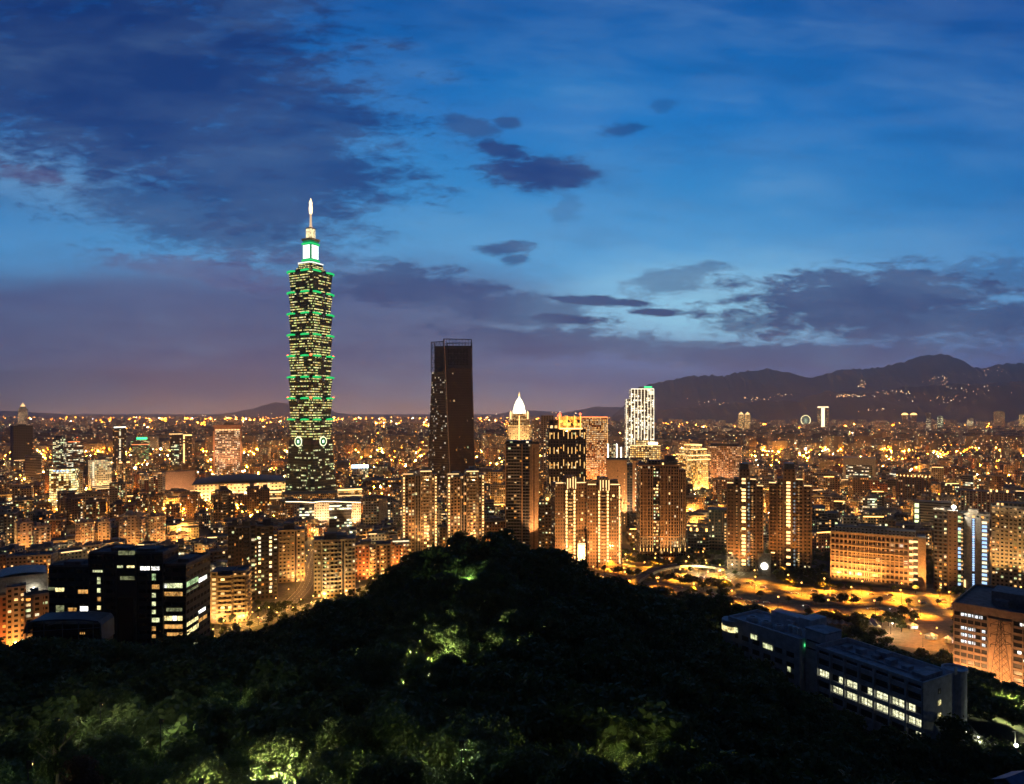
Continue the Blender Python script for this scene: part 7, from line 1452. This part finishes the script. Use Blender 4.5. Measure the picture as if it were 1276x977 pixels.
for i, (x, y, z) in enumerate(hill):
    px = CX+x/y*F; hgt = r.choice([.78, .9, 1, 1.05, 1.12, 1.28])*r.uniform(.95, 1.05); nl = min((math.hypot(x-a, y-c_), k) for k, (a, c_) in enumerate(lit_pts))
    close_lit = nl[0] < 9 and y > 120
    if (i < NT_ or close_lit) and -40 < px < 1316:
        k = r.randrange(5); key = ('n' if y < 115 or close_lit else 'm', k)
        if key not in first: first[key] = tree_proto((NEAR if key[0] == 'n' else MIDC)[k], TM[k], None, ''); o = first[key]; o.location = (x, y, z); o.rotation_euler[2] = r.random()*6.28
        else: o = copy_tree(first[key], (x, y, z), r.random()*6.28)
        s_ = hgt*(1.0 if y > 60 else .85); o.scale = (s_*r.uniform(.9, 1.1), s_*r.uniform(.9, 1.1), s_)
        if nl[0] < 9: tag(o, 'broadleaf tree with leaves lit yellow-green by a nearby lamp or fill light', 'tree', 'lamp-lit trees on the hill')
        else: tag(o, 'dark broadleaf tree in the unlit wood covering the hill', 'tree', 'dark trees on the hill')
    else:
        if px < -60 or px > 1336: continue
        A = (FARN if y < 200 else FARA)[r.randrange(6)]; a = r.random()*6.28; ca, sa = math.cos(a), math.sin(a); M_ = np.array([[ca, -sa, 0], [sa, ca, 0], [0, 0, 1]])*hgt; sq = np.array([r.uniform(.95, 1.3), r.uniform(.95, 1.3), 1])
        stuffA.append((A @ M_.T)*sq+np.array([x, y, z]))
me = arr_mesh('wooded_slope', np.concatenate(stuffA), M_leaf); o = bpy.data.objects.new('wooded_slope', me); COL.objects.link(o); tag(o, 'dense dark wood covering the mound and its slopes', 'wood', kind='stuff')
# undergrowth: low leafy sprays over the soil
A = []; rs = np.random.RandomState(3); n = 70000; y = 42+170*rs.rand(n)**.7; x = (rs.rand(n)*2-1)*(.84*y+6); z = terr(x, y)
keep = np.array([not blocked(a, c_) or (a-116)**2+(c_-200)**2 > 900 for a, c_ in zip(x[:1], y[:1])]); s_ = rs.uniform(.4, 1.0, n)*(.6+y/200); d = rs.normal(size=(n, 3)); d /= np.linalg.norm(d, axis=1)[:, None]; e_ = np.cross(d, rs.normal(size=(n, 3))); e_ /= np.linalg.norm(e_, axis=1)[:, None]
P = np.stack([x, y, z+rs.rand(n)*1.6], 1); A = np.stack([P-d*s_[:, None]*.5, P+e_*s_[:, None]*.25, P+d*s_[:, None]*.5, P-e_*s_[:, None]*.25], 1)
o = bpy.data.objects.new('undergrowth', arr_mesh('undergrowth', A, M_leaf2)); COL.objects.link(o); tag(o, 'tangled low undergrowth on the hill floor', 'undergrowth', kind='stuff')
# near sprays at the lower left corner: one reddish, two green bushes
for i, (x, y, D, s_, mat, lb) in enumerate([(95, 950, 40, .34, M_leafr, 'reddish-brown leafy shrub low in the left corner'), (30, 985, 36, .42, M_leaf2, 'pale green reedy shrub at the bottom left corner'), (70, 905, 44, .42, M_leaf2, 'soft green shrub above the reddish one')]):
    p = PX(x, y, D); t_ = thing('shrub', lb, 'shrub', (p.x, p.y, p.z-5*s_*2)); c_ = bpy.data.objects.new('foliage', arr_mesh('foliage', crown_arr(9000, 3.4, 9, .3, 90+i, 8, .3), mat)); COL.objects.link(c_); c_.parent = t_; c_.scale = (s_*1.3, s_*1.3, s_*1.3); b_ = bpy.data.objects.new('stem', TM[i]); COL.objects.link(b_); b_.parent = t_; b_.scale = (s_, s_, s_*1.2)
# city trees
CT = [arr_mesh('crown', crown_arr(900, 4.0, 8.5, .95, 80+i, 8), M_leaf2 if i else M_leaf) for i in range(3)]; protos = [tree_proto(CT[i], TM[i], None, '') for i in range(3)]; usedp = set(); nct = 0
def ctree(x, y, what, group, sc=1.0):
    global nct
    k = r.randrange(3); z = tz(x, y) if y < 560 else 0
    if k not in usedp: o = protos[k]; usedp.add(k); o.location = (x, y, z)
    else: o = copy_tree(protos[k], (x, y, z), r.random()*6.28)
    s_ = sc*r.uniform(.75, 1.15); o.scale = (s_, s_, s_); tag(o, what, 'tree', group); o.name = 'street_tree'; nct += 1
for P_, N_, off, step, wh, gr in ((HW1, N1, 20, 17, 'low street tree on the far side of the orange-lit highway', 'trees along the highway'), (HW2, N2, 16, 24, 'low street tree on the median strip of the highway', 'highway median trees'), (RD5, N5, 10.5, 9.5, 'street tree on the far side of the lamp-dotted avenue by the black office', 'avenue trees'), (RD5, N5, -10.5, 9.5, 'street tree on the near side of the lamp-dotted avenue by the black office', 'avenue trees'), (RD5, N5, -17, 11, 'street tree on the near side of the lamp-dotted avenue by the black office', 'avenue trees')):
    acc = 0
    for a, c_, nn in zip(P_, P_[1:], N_):
        l = (c_-a).length; t_ = acc
        while t_ < l:
            p = a.lerp(c_, t_/l)+nn*off; px = CX+p.x/p.y*F
            if -5 < px < 1290 and r.random() < .75 and tz(p.x, p.y) < 8 and nct < 110: ctree(p.x+r.uniform(-2, 2), p.y+r.uniform(-2, 2), wh, gr, .8)
            t_ += step
        acc = t_-l
for (cx_, cy_, sx, sy, n, wh) in [(1120, 782, 26, 12, 16, 'dark park tree between the shed roofs and the lit court'), (1090, 805, 30, 8, 10, 'dark park tree between the shed roofs and the lit court'), (880, 745, 40, 8, 10, 'dark tree on the verge below the highway ramp'), (1010, 778, 14, 8, 5, 'dark tree beside the shed roofs'), (870, 690, 40, 5, 9, 'garden tree at the foot of the pilastered tower'), (1240, 820, 30, 8, 6, 'dark tree at the foot of the brown office'), (330, 765, 40, 8, 10, 'street tree near the two-column tower')]:
    for _ in range(n):
        p = GX(r.gauss(cx_, sx*.5), r.gauss(cy_, sy*.5))
        if not blocked(*p): ctree(*p, wh, wh.replace('tree', 'trees'), .95)
# more small trees among the blocks: one mass
cs = []; r2 = random.Random(12)
for _ in range(4200):
    px, py_ = r2.uniform(690, 1200), r2.uniform(692, 800); X, D = GX(px, py_)
    if tz(X, D) > 3 or blocked(X, D) or any((a-X)**2+(c_-D-(8 if q_ == 17 else 0))**2 < (q_-.5 if q_ < 17 else 20)**2 for (a, c_, q_) in roadpts) or any((b_[0]-X)**2+(b_[1]-D)**2 < (b_[2]+3)**2 for b_ in BL): continue
    if math.sin(X*.05+1)+math.sin(D*.09+X*.03) < -.75 or (1080 < px < 1190 and 776 < py_ < 815): continue
    cs.append(FARA[r2.randrange(6)]*r2.uniform(.55, .95)+np.array([X, D, 0]))
for _ in range(900):
    yb = 590+130*r2.random(); D = GD(yb); px = r2.uniform(-10, 1286); X = (px-CX)/F*D
    if yb > limit(px)+12 or not ok_place(X, D, 1.5, 1.0): continue
    cs.append(FARA[r2.randrange(6)]*r2.uniform(.6, .9)+np.array([X, D, 0]))
if cs: o = bpy.data.objects.new('city_greenery', arr_mesh('city_greenery', np.concatenate(cs), M_leaf2)); COL.objects.link(o); tag(o, 'dark tree clumps scattered between the city blocks', 'greenery', kind='stuff')
for k, v in list(first.items())+[(i, p) for i, p in enumerate(protos) if i not in usedp]:
    if isinstance(k, int): 
        for c_ in list(v.children): bpy.data.objects.remove(c_)
        bpy.data.objects.remove(v)

# ------------------------------------------------------------------ air
HAZE = 1
if HAZE:
    m = MB(); m.box(-21000, 21000, -200, 20500, -7, 1300); mh = bpy.data.materials.new('haze'); mh.use_nodes = True; t = NT(mh.node_tree); v = t.node('ShaderNodeVolumePrincipled'); v.inputs['Color'].default_value = (.82, .8, .84, 1); v.inputs['Density'].default_value = 6.8e-5; v.inputs['Anisotropy'].default_value = .7
    o_ = t.node('ShaderNodeOutputMaterial'); t.link(v.outputs[0], o_.inputs['Volume']); mh.cycles.homogeneous_volume = True
    o = m.build('haze', mh); tag(o, kind='stuff')
